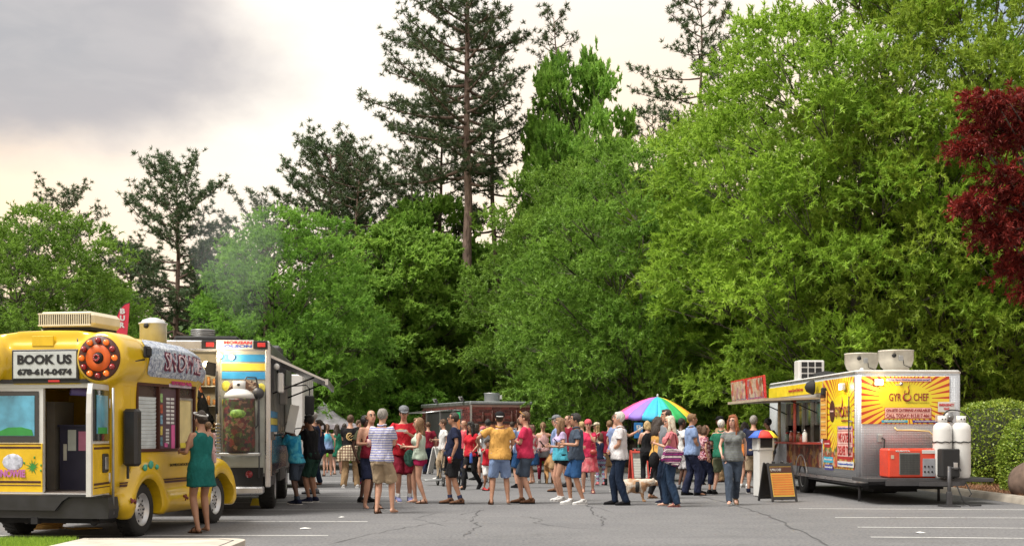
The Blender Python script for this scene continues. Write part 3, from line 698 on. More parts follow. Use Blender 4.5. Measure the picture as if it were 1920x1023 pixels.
def panel(name, m, parent, c, size, face, t=.008, b=None):
    """thin board centred at c; face 'B' (local -Y), 'R' (+X), 'L' (-X)"""
    d = (size[0], t, size[1]) if face in 'BF' else (t, size[0], size[1])
    return MB().cbox(c, d, min(.003, t*.3)).build(name, m, parent)

# ---------------------------------------------------------------- yellow bus
def yellow():
    m, nt, b = newmat('yellow bus paint'); v = coords(nt); f = noisef(nt, v, 2.5, 4)
    nt.links.new(mixc(nt, mr(nt, f, .3, .7), (.57, .36, .006), (.68, .455, .011)), b.inputs['Base Color'])
    b.inputs['Roughness'].default_value = .33; b.inputs['Coat Weight'].default_value = .6; b.inputs['Coat Roughness'].default_value = .12
    bump(nt, b, noisef(nt, v, 3.2, 2), .2, .03); return m
M_yel = yellow(); M_yeld = mat('yellow panel paint', (.70, .45, .01), .4, coat=.3); M_maroon = mat('dark brown stripe', (.06, .015, .008), .5)
def logo_wrap():
    m, nt, b = newmat('icy logo wrap'); v = coords(nt); f = noisef(nt, v, 11, 5, 1.5); g = noisef(nt, v, 34, 4, 1.0)
    c = mixc(nt, mr(nt, f, .38, .6), (.55, .60, .66), (.22, .27, .38)); c = mixc(nt, mr(nt, g, .52, .62), c, (.12, .14, .2)); c = mixc(nt, mr(nt, g, .42, .34), c, (.72, .74, .78))
    nt.links.new(c, b.inputs['Base Color']); b.inputs['Roughness'].default_value = .4; return m
def bus():
    bx = thing('food_bus', (-5.88, 17.30, 0), R(-10), 'yellow shaved ice bus with open back door and round tail lights at the left', 'bus')
    # rounded shell grown from overlapping bodies
    mb = MB()
    def sec(v, sx=1., dz=0., lo=.58, top=1.):
        half = [(.30, lo), (.86, lo), (.96, lo+.06), (.985, 1.0), (.985, 1.85), (1.0, 2.05), (1.08, 2.20), (1.12, 2.36), (1.07, 2.52), (.94, 2.62), (.75, 2.66), (.42, 2.70), (0, 2.71)]
        pr = [(u*sx, (z if z < 2.0 else 2.0+(z-2.0)*top)+dz) for u, z in half]
        return [(u, v, z) for u, z in pr] + [(-u, v, z) for u, z in reversed(pr[:-1])]
    mb.loft([sec(-.74, .93), sec(-.66, .985), sec(-.4), sec(.6), sec(1.25, 1., 0, .58, .98), sec(1.6, .985, 0, .58, .90), sec(1.82, .94, 0, .58, .72), sec(1.95, .86, 0, .58, .45)])
    for s_ in (-1, 1):
        mb.lathe([(.01, -.90), (.29, -.90), (.335, -.86), (.35, -.78), (.35, -.3), (.2, .1)], (.80 if s_ > 0 else -.86, 0, 2.33), 'Y', 28)
        fz = [(.05, .0)]
        for cy in (.0, 2.45):
            arc = [(s_*.93, cy+.50*math.cos(R(a)), .36+.50*math.sin(R(a))) for a in range(-12, 193, 12)]
            mb.tube(arc, [.10]+[.145]*(len(arc)-2)+[.10], 10)
            mb.box((s_*.86, cy-.40, .52), (.16, .1, .3)) 
        mb.ell((s_*.93, -.52, .46), (.17, .22, .17)); mb.ell((s_*.93, 2.82, .50), (.16, .2, .2)); 
        mb.tube([(s_*.93, .5, .42), (s_*.95, 1.2, .42), (s_*.93, 1.95, .42)], .16, 10)
    mb.loft([[(-.9, 2.0, .5), (.9, 2.0, .5), (.9, 2.0, 1.35), (-.9, 2.0, 1.35)], [(-.8, 2.85, .5), (.8, 2.85, .5), (.75, 2.85, 1.1), (-.75, 2.85, 1.1)]], smooth=False)
    mb.box((0, -.70, 2.27), (.98, .16, .50))
    o = mb.build('body', [M_yel], bx)
    cuts = []
    def cut(c, d):
        q = MB().box(c, d).build('cutter', M_black, bx); q.hide_render = True; cuts.append(q)
    cut((.0, .0, 1.27), (1.62, 2.6, 1.44))       # cabin hollow, open at the back
    cut((.98, .66, 1.585), (.30, 1.84, .93))      # service window opening
    q = MB()
    for s_ in (-1, 1):
        for cy in (0, 2.45): q.cyl((s_*1.3, cy, .36), (s_*.6, cy, .36), .41, 28)
    q = q.build('cutter', M_black, bx); cuts.append(q)
    remesh_later(o, .035, 5, cutter=cuts)
    BODY.append(o)
    # interior
    M_in = mat('yellow inner wall', (.62, .42, .02), .6); M_ind = mat('dark inner panel', (.03, .03, .035), .6)
    MB().box((0, .2, .60), (1.60, 1.85, .03)).build('floor', mat('vinyl floor', (.12, .10, .09), .6, var=.3), bx)
    MB().box((0, 1.24, 1.30), (1.6, .03, 1.38)).build('inner_wall', M_in, bx)
    cb = MB().box((.13, .15, 1.03), (.62, .55, .86)).box((.13, .15, 1.475), (.66, .6, .03)).build('cabinet', mat('dark blue laminate', (.035, .035, .07), .5), bx)
    for i, (u, z, w, h, c) in enumerate([(.0, 1.28, .12, .28, (.5, .55, .55)), (.16, 1.27, .13, .26, (.55, .2, .35)), (.29, 1.26, .10, .30, (.5, .5, .25)), (.40, 1.36, .08, .16, (.5, .52, .55)), (-.1, 1.12, .05, .22, (.55, .55, .52))]):
        panel('paper', mat('paper sheet %d' % i, c, .8), cb, (u, -.132, z), (w, h), 'B', .004)
    MB().box((-.30, .1, 1.2), (.12, .5, 1.2)).build('inner_frame', mat('grey inner panel', (.16, .15, .14), .5), bx)
    pb = MB(); pb.box((.62, .55, 1.05), (.30, .5, .86)).box((.60, .45, 1.35), (.34, .5, .02)).box((.60, .45, 1.6), (.3, .4, .02)).box((.6, .35, 1.47), (.2, .22, .18)); pb.build('shelf_unit', M_ind, bx)
    MB().tube([(.1, -.35, 1.93), (.55, .2, 1.9)], .055, 10).build('light_tube', mat('purple tube colour', (.16, .12, .42), .4), bx)  # purple light tube under the ceiling; its purple is only colour, no emission
    bg = MB(); bg.ell((.53, .0, 1.02), (.16, .12, .09)).ell((.6, -.1, .98), (.12, .1, .08)); bg.build('plastic_bags', mat('clear plastic bag', (.35, .35, .5), .3, var=.4, nscale=14), bx)
    MB().box((.56, -.12, .80), (.22, .28, .33)).build('bin', M_ind, bx)
    # rear face frame, doors
    fr = MB(); fr.box((0, -.745, 1.99), (1.72, .03, .06)); fr.box((0, -.76, .575), (1.68, .10, .05)); fr.box((-.83, -.745, 1.28), (.05, .04, 1.4)); fr.box((.80, -.745, 1.28), (.05, .04, 1.4)); fr.build('door_frame', M_white, bx)
    MB().box((0, -.765, 2.045), (1.75, .06, .05)).build('door_seal', M_black, bx); MB().cbox((.12, -.80, 2.05), (.16, .02, .035), .004).build('brake_light', M_red, bx)
    def door(parent, hinge, rz, side, w):
        d = link('door', None, parent); d.location = hinge; d.rotation_euler = (0, 0, rz)   # local: x from hinge outwards *side, outer face -Y
        s_ = side; cx = s_*w/2
        pr = [(0, .60), (w, .60), (w, 1.80), (w*.93, 1.93), (w*.8, 1.98), (0, 1.98)] if side < 0 else [(0, .60), (w, .60), (w, 1.98), (w*.25, 1.98), (w*.07, 1.92), (0, 1.8)]
        MB().plate([(s_*x, z) for x, z in pr], .05).build('door_frame', M_white, d)
        panel('lower_panel', M_yeld, d, (cx, -.006, .93), (w*.985, .63), 'B', .012)
        for z, h in ((1.19, .028), (1.235, .012), (.745, .028), (.70, .012)): panel('stripe', M_maroon, d, (cx, -.014, z), (w*.93, h), 'B', .004)
        MB().cbox((cx, -.008, 1.59), (w*.84, .016, .66), .006).build('window', M_glass, d)
        panel('picture', mat('sky blue print', (.09, .34, .50), .35, var=.35, nscale=5, coat=.6), d, (cx, -.019, 1.60), (w*.70, .52), 'B', .004)
        MB().plate([(cx-w*.33, 1.345), (cx+w*.33, 1.345), (cx+w*.30, 1.42), (cx+w*.1, 1.455), (cx-w*.15, 1.45), (cx-w*.32, 1.40)], .004, Matrix.Translation((0, -.025, 0))).build('picture_shape', mat('green print', (.03, .25, .05), .5), d)
        return d
    dl = door(bx, (-.80, -.75, 0), 0, 1, .74)
    # splash stickers and shaved-ice lettering on the closed door
    def splat(parent, c, r0, m, face='B', n=11, seed=1):
        rr = random.Random(seed); poly = []
        for k in range(n*2): a = math.pi*k/n; q = r0*(rr.uniform(.75, 1.15) if k % 2 == 0 else rr.uniform(.28, .42)); poly.append((c[0]+q*math.cos(a), c[2]+q*math.sin(a)))
        mb = MB(); 
        cpt = (c[0], c[1], c[2]); n2 = len(poly); pts = [(x, c[1], z) for x, z in poly] + [cpt]
        mb.add(pts, [(i, (i+1) % n2, n2) for i in range(n2)], 0, False)
        for k in range(4): a = rr.uniform(0, 6.28); q = r0*rr.uniform(1.15, 1.4); mb.ell((c[0]+q*math.cos(a), c[1], c[2]+q*math.sin(a)), (.012, .002, .018), 8, 4)
        return mb.build('splat', m, parent)
    splat(dl, (.60, -.018, .94), .10, mat('green sticker', (.04, .26, .05), .45))
    MB().ell((.32, -.014, 1.0), (.15, .006, .11), 18, 6).build('sticker', mat('pale cup sticker', (.5, .52, .62), .5, var=.5, nscale=16), dl)
    text('lettering', 'SNOWIE', .13, (.30, -.024, .855), dl, mat('pink print', (.45, .14, .38), .5), ROT_B, width=.40, height=.10, bold=.006)
    dr = door(bx, (.84, -.76, 0), R(-98+0), -1, -.001) if False else None
    d = link('door', None, bx); d.location = (.86, -.76, 0); d.rotation_euler = (0, 0, R(-79))   # swung open, pointing backwards
    # local +X runs from hinge to free edge; outer face is local +Y... built with outer face towards +Y
    w = .74
    prof = [(0, .60), (w, .60), (w, 1.62), (w*.97, 1.86), (w*.9, 1.99), (.0, 1.99)]
    MB().plate(prof, .06, Matrix.Translation((0, -.06, 0))).build('door_frame', M_white, d)
    panel('lower_panel', M_yeld, d, (w/2-.03, .006, .93), (w-.07, .63), 'B', .012)
    for z, h in ((1.19, .028), (1.235, .012), (.745, .028), (.70, .012)): panel('stripe', M_maroon, d, (w/2-.03, .014, z), (w-.09, h), 'B', .004)
    MB().cbox((w/2-.02, .010, 1.60), (w*.86, .018, .64), .006).build('window', M_glass, d)
    panel('picture', mat('sky blue print', (.09, .34, .50), .35, var=.35, nscale=5, coat=.6), d, (w/2-.02, .022, 1.61), (w*.62, .48), 'B', .004)
    panel('picture_shape', mat('green print', (.03, .25, .05), .5), d, (w/2-.02, .026, 1.41), (w*.5, .08), 'B', .004)
    MB().cbox((w*.30, .02, 1.00), (.22, .03, .24), .02).build('handle_recess', M_black, d); MB().cbox((w*.30, .038, 1.0), (.12, .015, .16), .01).build('door_handle', M_galv, d)
    for z in (.75, 1.7): MB().cyl((0, -.02, z), (0, -.02, z+.12), .03, 10).build('hinge', M_white, bx).location = (.86, -.76, 0)
    # pole beside the door
    MB().cyl((1.0, -.92, .35), (1.0, -.92, 1.95), .016, 8).build('side_rod', M_galv, bx)
    # bumper
    bp = MB(); prof = [(-1.0, .30), (1.0, .30), (1.02, .42), (1.0, .57), (-1.0, .57), (-1.02, .42)]
    bp.plate(prof, .26, Matrix.Translation((0, -1.06, 0))); bp.plate([(-.62, .47), (-.54, .40), (.30, .40), (.40, .52), (.5, .58), (-.6, .58)], .05, Matrix.Translation((0, -1.1, 0))); bp.box((0, -.98, .585), (1.9, .24, .02))
    bp.build('bumper', M_black, bx)
    ub = MB(); ub.box((0, -.45, .30), (1.5, .7, .16)); ub.box((.0, -1.02, .27), (.09, .1, .09)); ub.cyl((-.9, 0, .33), (.9, 0, .33), .06, 12); ub.ell((0, 0, .33), (.16, .14, .16)); ub.box((.45, 1.2, .42), (.08, 3.6, .12)); ub.box((-.45, 1.2, .42), (.08, 3.6, .12)); ub.tube([(.55, .5, .28), (.6, -.5, .26), (.75, -.95, .24)], .04, 10); ub.box((0, 1.4, .5), (1.5, 1.6, .1))
    ub.build('underframe', M_blackm, bx)
    for s_ in (-1, 1):
        wheel(bx, (s_*.83, 0, .355), .355, .24, side=s_); wheel(bx, (s_*.83, 2.45, .355), .355, .24, side=s_)
    # name board on the back
    nb = MB().cbox((0, -.80, 2.255), (.94, .03, .40), .012).build('sign', M_black, bx)
    MB().cbox((0, -.817, 2.255), (.88, .01, .345), .003).build('sign_face', mat('sign white', (.46, .49, .49), .4), nb)
    text('lettering', 'BOOK US', .17, (0, -.826, 2.325), nb, M_blackm, ROT_B, width=.76, height=.125, bold=.008)
    text('lettering', '678-614-0474', .1, (0, -.826, 2.165), nb, M_blackm, ROT_B, width=.76, height=.085, bold=.006)
    for x0, x1 in ((-1.05, -.47), (.47, .52)): MB().box(((x0+x1)/2, -.755, 2.29), (x1-x0, .035, .07)).build('stripe', M_black, bx)
    MB().tube([(1.06, -.72, 2.28), (1.125, -.60, 2.29), (1.135, -.35, 2.33)], .03, 8, flat=.4).build('stripe', M_black, bx)
    MB().tube([(.44, -.745, 2.49), (.42, -.742, 2.56), (.40, -.72, 2.63)], .012, 6).build('roof_hook', M_dkgrey, bx)
    panel('hatch', M_yeld, bx, (-.05, -.775, 2.565), (.30, .13), 'B', .02)
    # round light clusters
    M_amb = mat('amber lens', (.85, .17, .015), .15, emit=.25, coat=.6); M_redl = mat('dark red lens', (.28, .015, .02), .15, coat=.6); M_org = mat('orange disc', (.60, .10, .01), .5)
    for s_ in (-1, 1):
        lc = link('tail_light', None, bx); lc.location = (.80 if s_ > 0 else -.87, -.905, 2.33)
        MB().lathe([(.01, -.02), (.27, -.02), (.285, 0), (.285, .03)], axis='Y', n=36).build('backing', M_maroon, lc)
        MB().lathe([(.075, -.024), (.165, -.034), (.17, -.02)], axis='Y', n=32, cap=False).build('disc', M_org, lc)
        MB().lathe([(.01, -.075), (.05, -.07), (.06, -.04), (.075, -.02)], axis='Y', n=20).build('centre_lamp', M_blackm, lc)
        for k in range(10): MB().lathe([(.006, -.012), (.014, -.008), (.014, 0)], (.035*math.cos(k*.63), -.07, .035*math.sin(k*.63)), 'Y', 8).build('lens', M_redl, lc)
        for k in range(12):
            a = 2*math.pi*(k+.5)/12+math.pi/12; p = (.225*math.cos(a), -.02, .225*math.sin(a))
            MB().lathe([(.008, -.05), (.026, -.042), (.036, -.02), (.04, 0)], p, 'Y', 14).build('lens', M_amb if k % 2 else M_redl, lc)
    # service window and its inserts on the right side
    X = .93
    fm = MB()
    for z in (1.145, 2.03): fm.box((.985, .66, z), (.05, 1.86, .035))
    for y in (-.245, .40, 1.02, 1.565): fm.box((.98, y, 1.59), (.05, .04, .92))
    fm.build('window_frame', M_maroon, bx)
    MB().box((.95, .66, 1.93), (.02, 1.78, .17)).build('header_panel', mat('brown steel', (.10, .07, .065), .3, .5), bx)
    sh = MB()
    for k in range(14): sh.box((.962, .07, 1.19+k*.05), (.02, .56, .044), rot=(0, R(14), 0))
    sh.build('roller_shutter', mat('pale shutter', (.55, .60, .62), .5), bx)
    mn = MB().box((.962, .71, 1.56), (.02, .54, .86)).build('menu_board', mat('menu dark', (.09, .05, .07), .4), bx)
    rr = random.Random(4); lc_ = mat('menu label', (.6, .6, .6), .6); pk = mat('pink note', (.7, .12, .35), .6)
    for c in range(2):
        for k in range(7): panel('menu_label', lc_, mn, (.976, .72+c*.14, 1.85-k*.055), (.11, .035), 'R', .004)
    for k in range(5): panel('menu_label', lc_, mn, (.976, .70, 1.42-k*.045), (.10, .03), 'R', .004)
    panel('menu_label', pk, mn, (.976, .88, 1.32), (.11, .34), 'R', .004); panel('menu_label', pk, mn, (.976, .66, 1.21), (.1, .06), 'R', .004)
    for k, c in enumerate([(.3, .5, .2), (.5, .1, .05), (.2, .4, .55), (.6, .5, .1), (.15, .3, .4)]): panel('menu_picture', mat('menu picture %d' % k, c, .5, var=.6, nscale=20), mn, (.976, .51, 1.86-k*.15), (.08, .12), 'R', .004)
    MB().box((.955, 1.28, 1.5), (.02, .46, .70)).build('sliding_window', mat('cream roller blind', (.62, .52, .25), .5), bx)
    wf = MB()
    for z in (1.14, 1.86): wf.box((.972, 1.28, z), (.02, .5, .03))
    for y in (1.05, 1.51): wf.box((.972, y, 1.5), (.02, .03, .72))
    wf.build('sliding_frame', M_chrome, bx); panel('notice', mat('yellow note', (.65, .55, .05), .7), bx, (.985, 1.28, 1.19), (.36, .09), 'R', .004)
    # writing on the flank
    def surf(name, y0, y1, z0, z1, m, off, thr=lambda a, b: True, ny=30, nz=12):
        """a decal skin following the flank section"""
        pr = [(.985, 1.85), (1.0, 2.05), (1.08, 2.20), (1.12, 2.36), (1.07, 2.52), (.94, 2.62), (.75, 2.66)]
        zs = [p[1] for p in pr]; us = [p[0] for p in pr]; vs = []; fs = []
        for i in range(ny+1):
            for j in range(nz+1):
                fy = i/ny; fz = j/nz; y = y0+(y1-y0)*fy; z = z0+(z1-z0)*fz; sx = np.interp(y, [.6, 1.25, 1.6, 1.82, 1.95], [1, 1, .985, .94, .86]); tp = np.interp(y, [.6, 1.25, 1.6, 1.82, 1.95], [1, .98, .9, .72, .45])
                u = np.interp(z, zs, us)*sx; zz = 2.0+(z-2.0)*tp if z > 2 else z; vs.append((u+off, y, zz+off*.3))
        for i in range(ny):
            for j in range(nz):
                if thr((i+.5)/ny, (j+.5)/nz): a = i*(nz+1)+j; fs.append((a, a+nz+1, a+nz+2, a+1))
        mb = MB(); mb.add(vs, fs, 0, True); return mb.build(name, m, bx)
    def flank(yc, zc, off):
        def f(co):
            pr = [(.985, 1.85), (1.0, 2.05), (1.08, 2.20), (1.12, 2.36), (1.07, 2.52), (.94, 2.62), (.75, 2.66)]
            y = yc+co[:, 0]; z = zc+co[:, 1]; ks = [.6, 1.25, 1.6, 1.82, 1.95]; sx = np.interp(y, ks, [1, 1, .985, .94, .86]); tp = np.interp(y, ks, [1, .98, .9, .72, .45])
            u = np.interp(z, [p[1] for p in pr], [p[0] for p in pr])*sx
            return np.stack([u+off+co[:, 2], y, 2.0+(z-2.0)*tp+off*.3], 1)
        return f
    surf('logo_wrap', -.15, 1.90, 2.13, 2.64, logo_wrap(), .010, lambda a, b: ((a-.5)*2)**4*.9+((b-.5)*2)**4*.75 < 1+.2*math.sin(a*21)*math.sin(b*9+1), 90, 30)
    LOGO.append((bx, surf))
    text('lettering', 'SHAVED ICE', .12, (1.025, 1.05, 2.105), bx, mat('magenta print', (.42, .03, .14), .45), (R(90-14), 0, R(90)), width=.66, height=.12, bold=.009)
    panel('lettering_backing', mat('pale lilac print', (.5, .42, .5), .5), bx, (1.008, 1.05, 2.10), (.74, .17), 'R', .006)
    text('lettering', 'SNOWIE', .3, (1.155, .86, 2.37), bx, mat('dark plum print', (.13, .015, .05), .5), width=1.22, height=.27, bold=.014, wrap=flank(.92, 2.345, .020))
    text('lettering', 'SNOWIE', .3, (1.163, .86, 2.37), bx, mat('pink white print', (.62, .48, .52), .45), width=1.17, height=.22, bold=-.004, wrap=flank(.92, 2.345, .030))
    text('lettering', 'SNOWIEATLANTACREATIONS.COM', .05, (.992, 1.22, .93), bx, M_blackm, ROT_R, width=.95, height=.04)
    for y0, y1 in ((.56, 1.9), (-.72, -.5)):
        for z, h in ((.735, .02), (.70, .03)): MB().box((.99, (y0+y1)/2, z), (.008, y1-y0, h)).build('stripe', M_maroon, bx)
    for (y, z, rr_) in [(.02, .985, .07), (-.15, .95, .06), (.2, .95, .045)]:
        MB().ell((.985+.075, y, z-.03), (.02, rr_, rr_*.8), 12, 6).build('splash_sticker', mat('teal sticker', (.05, .35, .25), .4), bx)
    for (y, z) in [(-.55, .50), (1.35, .50), (1.05, .47)]:
        mb = MB(); rq = random.Random(int(y*100))
        for k in range(5): a = rq.uniform(0, 3.1); mb.tube([(1.085+.012, y-.07*math.cos(a), z-.05*math.sin(a)), (1.105, y, z), (1.09, y+.07*math.cos(a+.5), z+.05*math.sin(a))], .010, 5)
        mb.build('splash_sticker', mat('maroon sticker', (.20, .03, .03), .4), bx)
    for y in (-.42, 1.68):
        pr = [(.985, .66), (.985, 1.85), (1.0, 2.05), (1.08, 2.20), (1.12, 2.36), (1.07, 2.52), (.94, 2.62), (.75, 2.66)]; kx = 1. if y < 1 else .975
        MB().tube([((u-.012)*kx, y, z if z < 2 else 2+(z-2)*(1 if y < 1 else .88)) for u, z in pr[(0 if y < 0 else 1):]], .012, 6).build('panel_seam', mat('seam filler', (.30, .20, .01), .6), bx)
    # black box on the flank, little camera on the shoulder
    MB().cbox((1.10, -.60, 1.32), (.20, .17, .74), .035).cbox((1.06, -.64, .92), (.03, .03, .26), .005).build('mirror_box', M_black, bx)
    MB().cbox((1.17, -.32, 2.44), (.04, .15, .15), .01).cbox((1.20, -.32, 2.44), (.03, .11, .11), .01).build('side_lamp', M_blackm, bx)
    # rooftop: air conditioner and extractor
    ac = link('air_conditioner', None, bx); ac.location = (.16, -.20, 2.86)
    MB().cbox((0, 0, 0), (.78, .80, .20), .05).build('housing', M_cream, ac); MB().box((0, 0, -.12), (.68, .7, .05)).build('base_seal', M_blackm, ac)
    MB().box((0, -.403, -.005), (.72, .012, .135)).build('grille_backing', M_blackm, ac)
    for k in range(24): MB().box((-.35+k*.0304, -.412, -.005), (.013, .02, .135)).build('grille_slat', M_cream, ac)
    MB().box((0, -.412, .07), (.74, .022, .02)).build('grille_rail', M_cream, ac); MB().box((0, -.412, -.08), (.74, .022, .02)).build('grille_rail', M_cream, ac)
    MB().lathe([(.19, 2.6), (.19, 2.93), (.205, 2.935), (.205, 2.955), (.17, 2.965), (.15, 3.0), (.06, 3.03), (.01, 3.035)], (.50, 1.25, 0), 'Z', 28).build('roof_vent', mat('light galvanised steel', (.5, .51, .52), .5, .3, var=.2), bx)
    MB().cyl((.50, 1.05, 2.90), (.49, 1.02, 2.90), .035, 12).build('vent_port', M_blackm, bx)
    # cab glass ahead of the wrap
    MB().box((0, 1.99, 1.75), (1.5, .02, .6), rot=(R(-14), 0, 0)).build('windscreen', M_glass, bx)
    return bx
BODY, LOGO = [], []
BUS = bus()
# cable heap and red crate under the bus
def cables():
    mb = MB(); rr = random.Random(6); X0, Y0 = gx(68, 18.2), 18.2
    for k in range(6):
        pts = [(X0+(.30+.08*rr.random())*math.cos(t)*(1+.1*k*.3)+rr.uniform(-.02, .02), Y0+.22*math.sin(t)+rr.uniform(-.03, .03), .03+.022*k) for t in np.linspace(0, 6.4, 22)]; mb.tube(pts, .014, 6)
    mb.tube([(X0+.2, Y0, .06), (X0+.6, Y0-.1, .02), (X0+.9, Y0+.1, .02), (X0+.5, Y0+.1, .02)], .012, 6)
    tag(mb.build('power_cable', mat('orange yellow cable', (.55, .32, .08), .5)), 'coiled yellow power cable lying under the yellow bus', 'cable')
    t = thing('plastic_crate', (gx(45, 18.6), 18.6, 0), .2, 'red plastic crate behind the cable coil under the bus', 'crate')
    MB().cbox((0, 0, .13), (.3, .25, .26), .02).build('crate_body', M_red, t); MB().box((0, 0, .27), (.34, .29, .03)).build('rim', mat('red crate rim', (.4, .02, .02), .5), t)
cables()
# red feather flag behind the bus
def flag():
    X, Y = gx(212, 30), 30; t = thing('feather_flag', (X, Y, 0), R(0), 'red feather flag with white letters behind the yellow bus', 'flag')
    px = lambda x, y: ((x-212)/2400*Y, gz(y, Y))
    pts = [px(212, 700), px(214, 640), (px(217, 600)), px(224, 580), px(234, 570), px(243, 567), px(241, 600), px(238, 630), px(232, 700)]
    mb = MB(); n = len(pts); mb.plate(pts, .015); mb.build('banner', mat('red flag cloth', (.55, .03, .06), .8), t)
    MB().tube([(-.02, .01, 0), (-.02, .01, 2.0)]+[(x, .01, z) for x, z in pts[1:6]], .014, 6).build('pole', M_blackm, t)
    for ch, y in (('B', 583), ('U', 596), ('R', 609)): text('letter', ch, .15, ((230-212)/2400*Y-(y-583)*.0003, -.006, gz(y, Y)), t, M_whitem, ROT_B, height=.13, width=.12, bold=.008)
flag()

# ---------------------------------------------------------------- step van
def steptruck():
    L_, Wd, H = 6.4, 2.25, 2.92
    t = thing('step_van', (-4.08-Wd/2, 21.5, 0), R(6.5), 'silver and colourful food step van with open awning parked beyond the yellow bus', 'truck')
    h = Wd/2
    MB().box((-h*.30-.0, .03, 1.75), (.02, .04, 2.0)).build('door_jamb', M_chrome, t)
    # shell as separate walls so that the back stays open on the left
    s_ = MB(); s_.box((h-.02, L_/2, 1.8), (.04, L_, .5)); 
    bd = MB(); bd.cbox((0, L_/2, 2.86), (Wd, L_, .14), .05); bd.box((-h+.02, L_/2, 1.65), (.04, L_-.1, 2.3)); bd.box((h-.02, .45, 1.75), (.05, .9, 2.15)); bd.box((h-.02, 5.1, 1.75), (.05, 2.2, 2.15)); bd.box((h-.02, 2.5, 2.68), (.05, 3.2, .30)); bd.box((0, L_/2, .68), (Wd-.06, L_, .08))
    bd.box((0, 4.2, 1.7), (Wd-.1, .04, 2.1)); bd.build('body_shell', mat('van steel darkened for shade', (.17, .175, .18), .45, .6, var=.35, nscale=2), t)  # shell steel painted darker to carry the shade of the awning
    MB().cbox((h-.0, 2.5, 1.02), (.05, 3.24, .62), .01).box((h, .45, .95), (.06, .94, .6)).build('lower_panel', mat('mirror steel', (.34, .26, .22), .18, .9, var=.6, nscale=2.2), t)
    MB().cbox((h, 2.5, 1.37), (.09, 3.3, .05), .01).build('counter', M_steel, t)
    band = fabric('striped print', (.03, .22, .52), None); 
    for z, c in ((1.45, (.03, .24, .5)), (1.57, (.62, .52, .08)), (1.69, (.03, .24, .5))): MB().box((h+.012, .82, z), (.012, 1.5, .11)).build('print_band', mat('band print %.2f' % z, c, .4), t)
    # rear wall right half with food print
    rw = MB(); rw.box((.69, .0, 1.72), (.80, .05, 2.05)); rw.build('rear_wall', mat('pale wrap', (.34, .36, .33), .4), t)
    for z, c in ((2.63, (.03, .26, .55)), (2.48, (.65, .52, .06)), (2.34, (.03, .26, .55))): MB().box((.70, -.032, z), (.74, .012, .12)).build('print_band', mat('band print %.2f' % z, c, .4), t)
    MB().ell((.70, -.030, 2.08), (.30, .010, .19), 20, 8).build('food_picture', foodprint('meat print', [(.10, .05, .03), (.35, .25, .18), (.05, .02, .015), (.45, .38, .3)], 14), t)
    for x, z in ((.40, 2.16), (.98, 2.12), (.40, 1.88)): MB().ell((x, -.028, z), (.075, .008, .09), 14, 6).build('food_picture', mat('lemon print', (.6, .55, .08), .4, var=.4, nscale=15), t)
    # aluminium frame
    fr = MB()
    for x in (h-.035,): fr.cbox((x, -.02, 1.65), (.09, .09, 2.4), .02)
    fr.cbox((0, -.02, 2.84), (Wd, .10, .16), .02); fr.cbox((.27, -.03, 1.72), (.07, .06, 2.1), .01); fr.box((0, -.02, 2.755), (Wd-.1, .02, .02)); fr.build('rear_frame', M_chrome, t)
    MB().cbox((.55, -.075, 2.855), (.62, .02, .15), .004).build('sign_panel', M_whitem, t)
    text('lettering', 'MORGAN', .06, (.60, -.088, 2.885), t, mat('red print', (.5, .03, .04), .5), ROT_B, width=.46, height=.05, bold=.003)
    text('lettering', 'OLSON', .06, (.60, -.088, 2.825), t, mat('blue print', (.04, .08, .35), .5), ROT_B, width=.46, height=.05, bold=.003)
    for x in (.97, .12): MB().cbox((x, -.08, 2.85), (.24, .03, .14), .01).build('lamp_housing', M_blackm, t); MB().cbox((x+.02, -.10, 2.85), (.13, .015, .07), .004).build('marker_light', M_red, t)
    # lit interior with shelves
    MB().box((-.3, 1.6, 1.9), (1.5, .03, 1.9)).build('inner_wall', mat('cream inner wall', (.5, .44, .32), .6), t)
    iv = MB()
    for z in (1.45, 1.85, 2.2): iv.box((-.2, 1.40, z), (1.2, .35, .02))
    iv.build('shelf', M_steel, t); rr = random.Random(3); bt = MB()
    for z in (1.47, 1.87, 2.22):
        for k in range(9): q = rr.uniform(.08, .2); bt.cyl((-.55+k*.1, 1.3, z), (-.55+k*.1, 1.3, z+q), .03, 8)
    bt.build('bottles', mat('sauce bottles', (.45, .2, .06), .4, var=.6, nscale=9), t)['kind'] = 'stuff'
    M_lamp = mat('lit lamp', (1, .82, .5), .4, emit=9)
    for i, (x, z) in enumerate(((.30, 2.66), (.50, 2.64))):
        q = MB().ell((x, -.13, z), (.045, .03, .045), 12, 8).build('lamp', M_lamp, t); MB().lathe([(.03, -.09), (.055, -.115)], (x, 0, z), 'Y', 14).build('lamp_socket', mat('bronze', (.15, .08, .05), .4), t)
        l = bpy.data.lights.new('lamp_light', 'POINT'); l.energy = 7; l.color = (1, .75, .45); l.shadow_soft_size = .06; lo = link('lamp_light', l, t); lo.location = (x, -.24, z)
    MB().ell((.02, .35, 2.55), (.05, .05, .05), 12, 8).build('lamp', M_lamp, t); l = bpy.data.lights.new('lamp_light', 'POINT'); l.energy = 22; l.color = (1, .85, .6); l.shadow_soft_size = .1; lo = link('lamp_light', l, t); lo.location = (.0, .5, 2.48)
    MB().cbox((.14, .1, 2.45), (.20, .05, .22), .01, rot=(0, R(12), 0)).build('hanging_pad', M_blackm, t)
    MB().tube([(.25, -.07, 2.4), (.25, -.12, 2.3), (.25, -.12, 1.8), (.25, -.07, 1.7)], .02, 8).build('grab_handle', M_blackm, t)
    lv = MB()
    for k in range(14): lv.box((.27, -.075, .80+k*.055), (.09, .02, .03), rot=(R(25), 0, 0))
    lv.build('louvre', M_chrome, t)
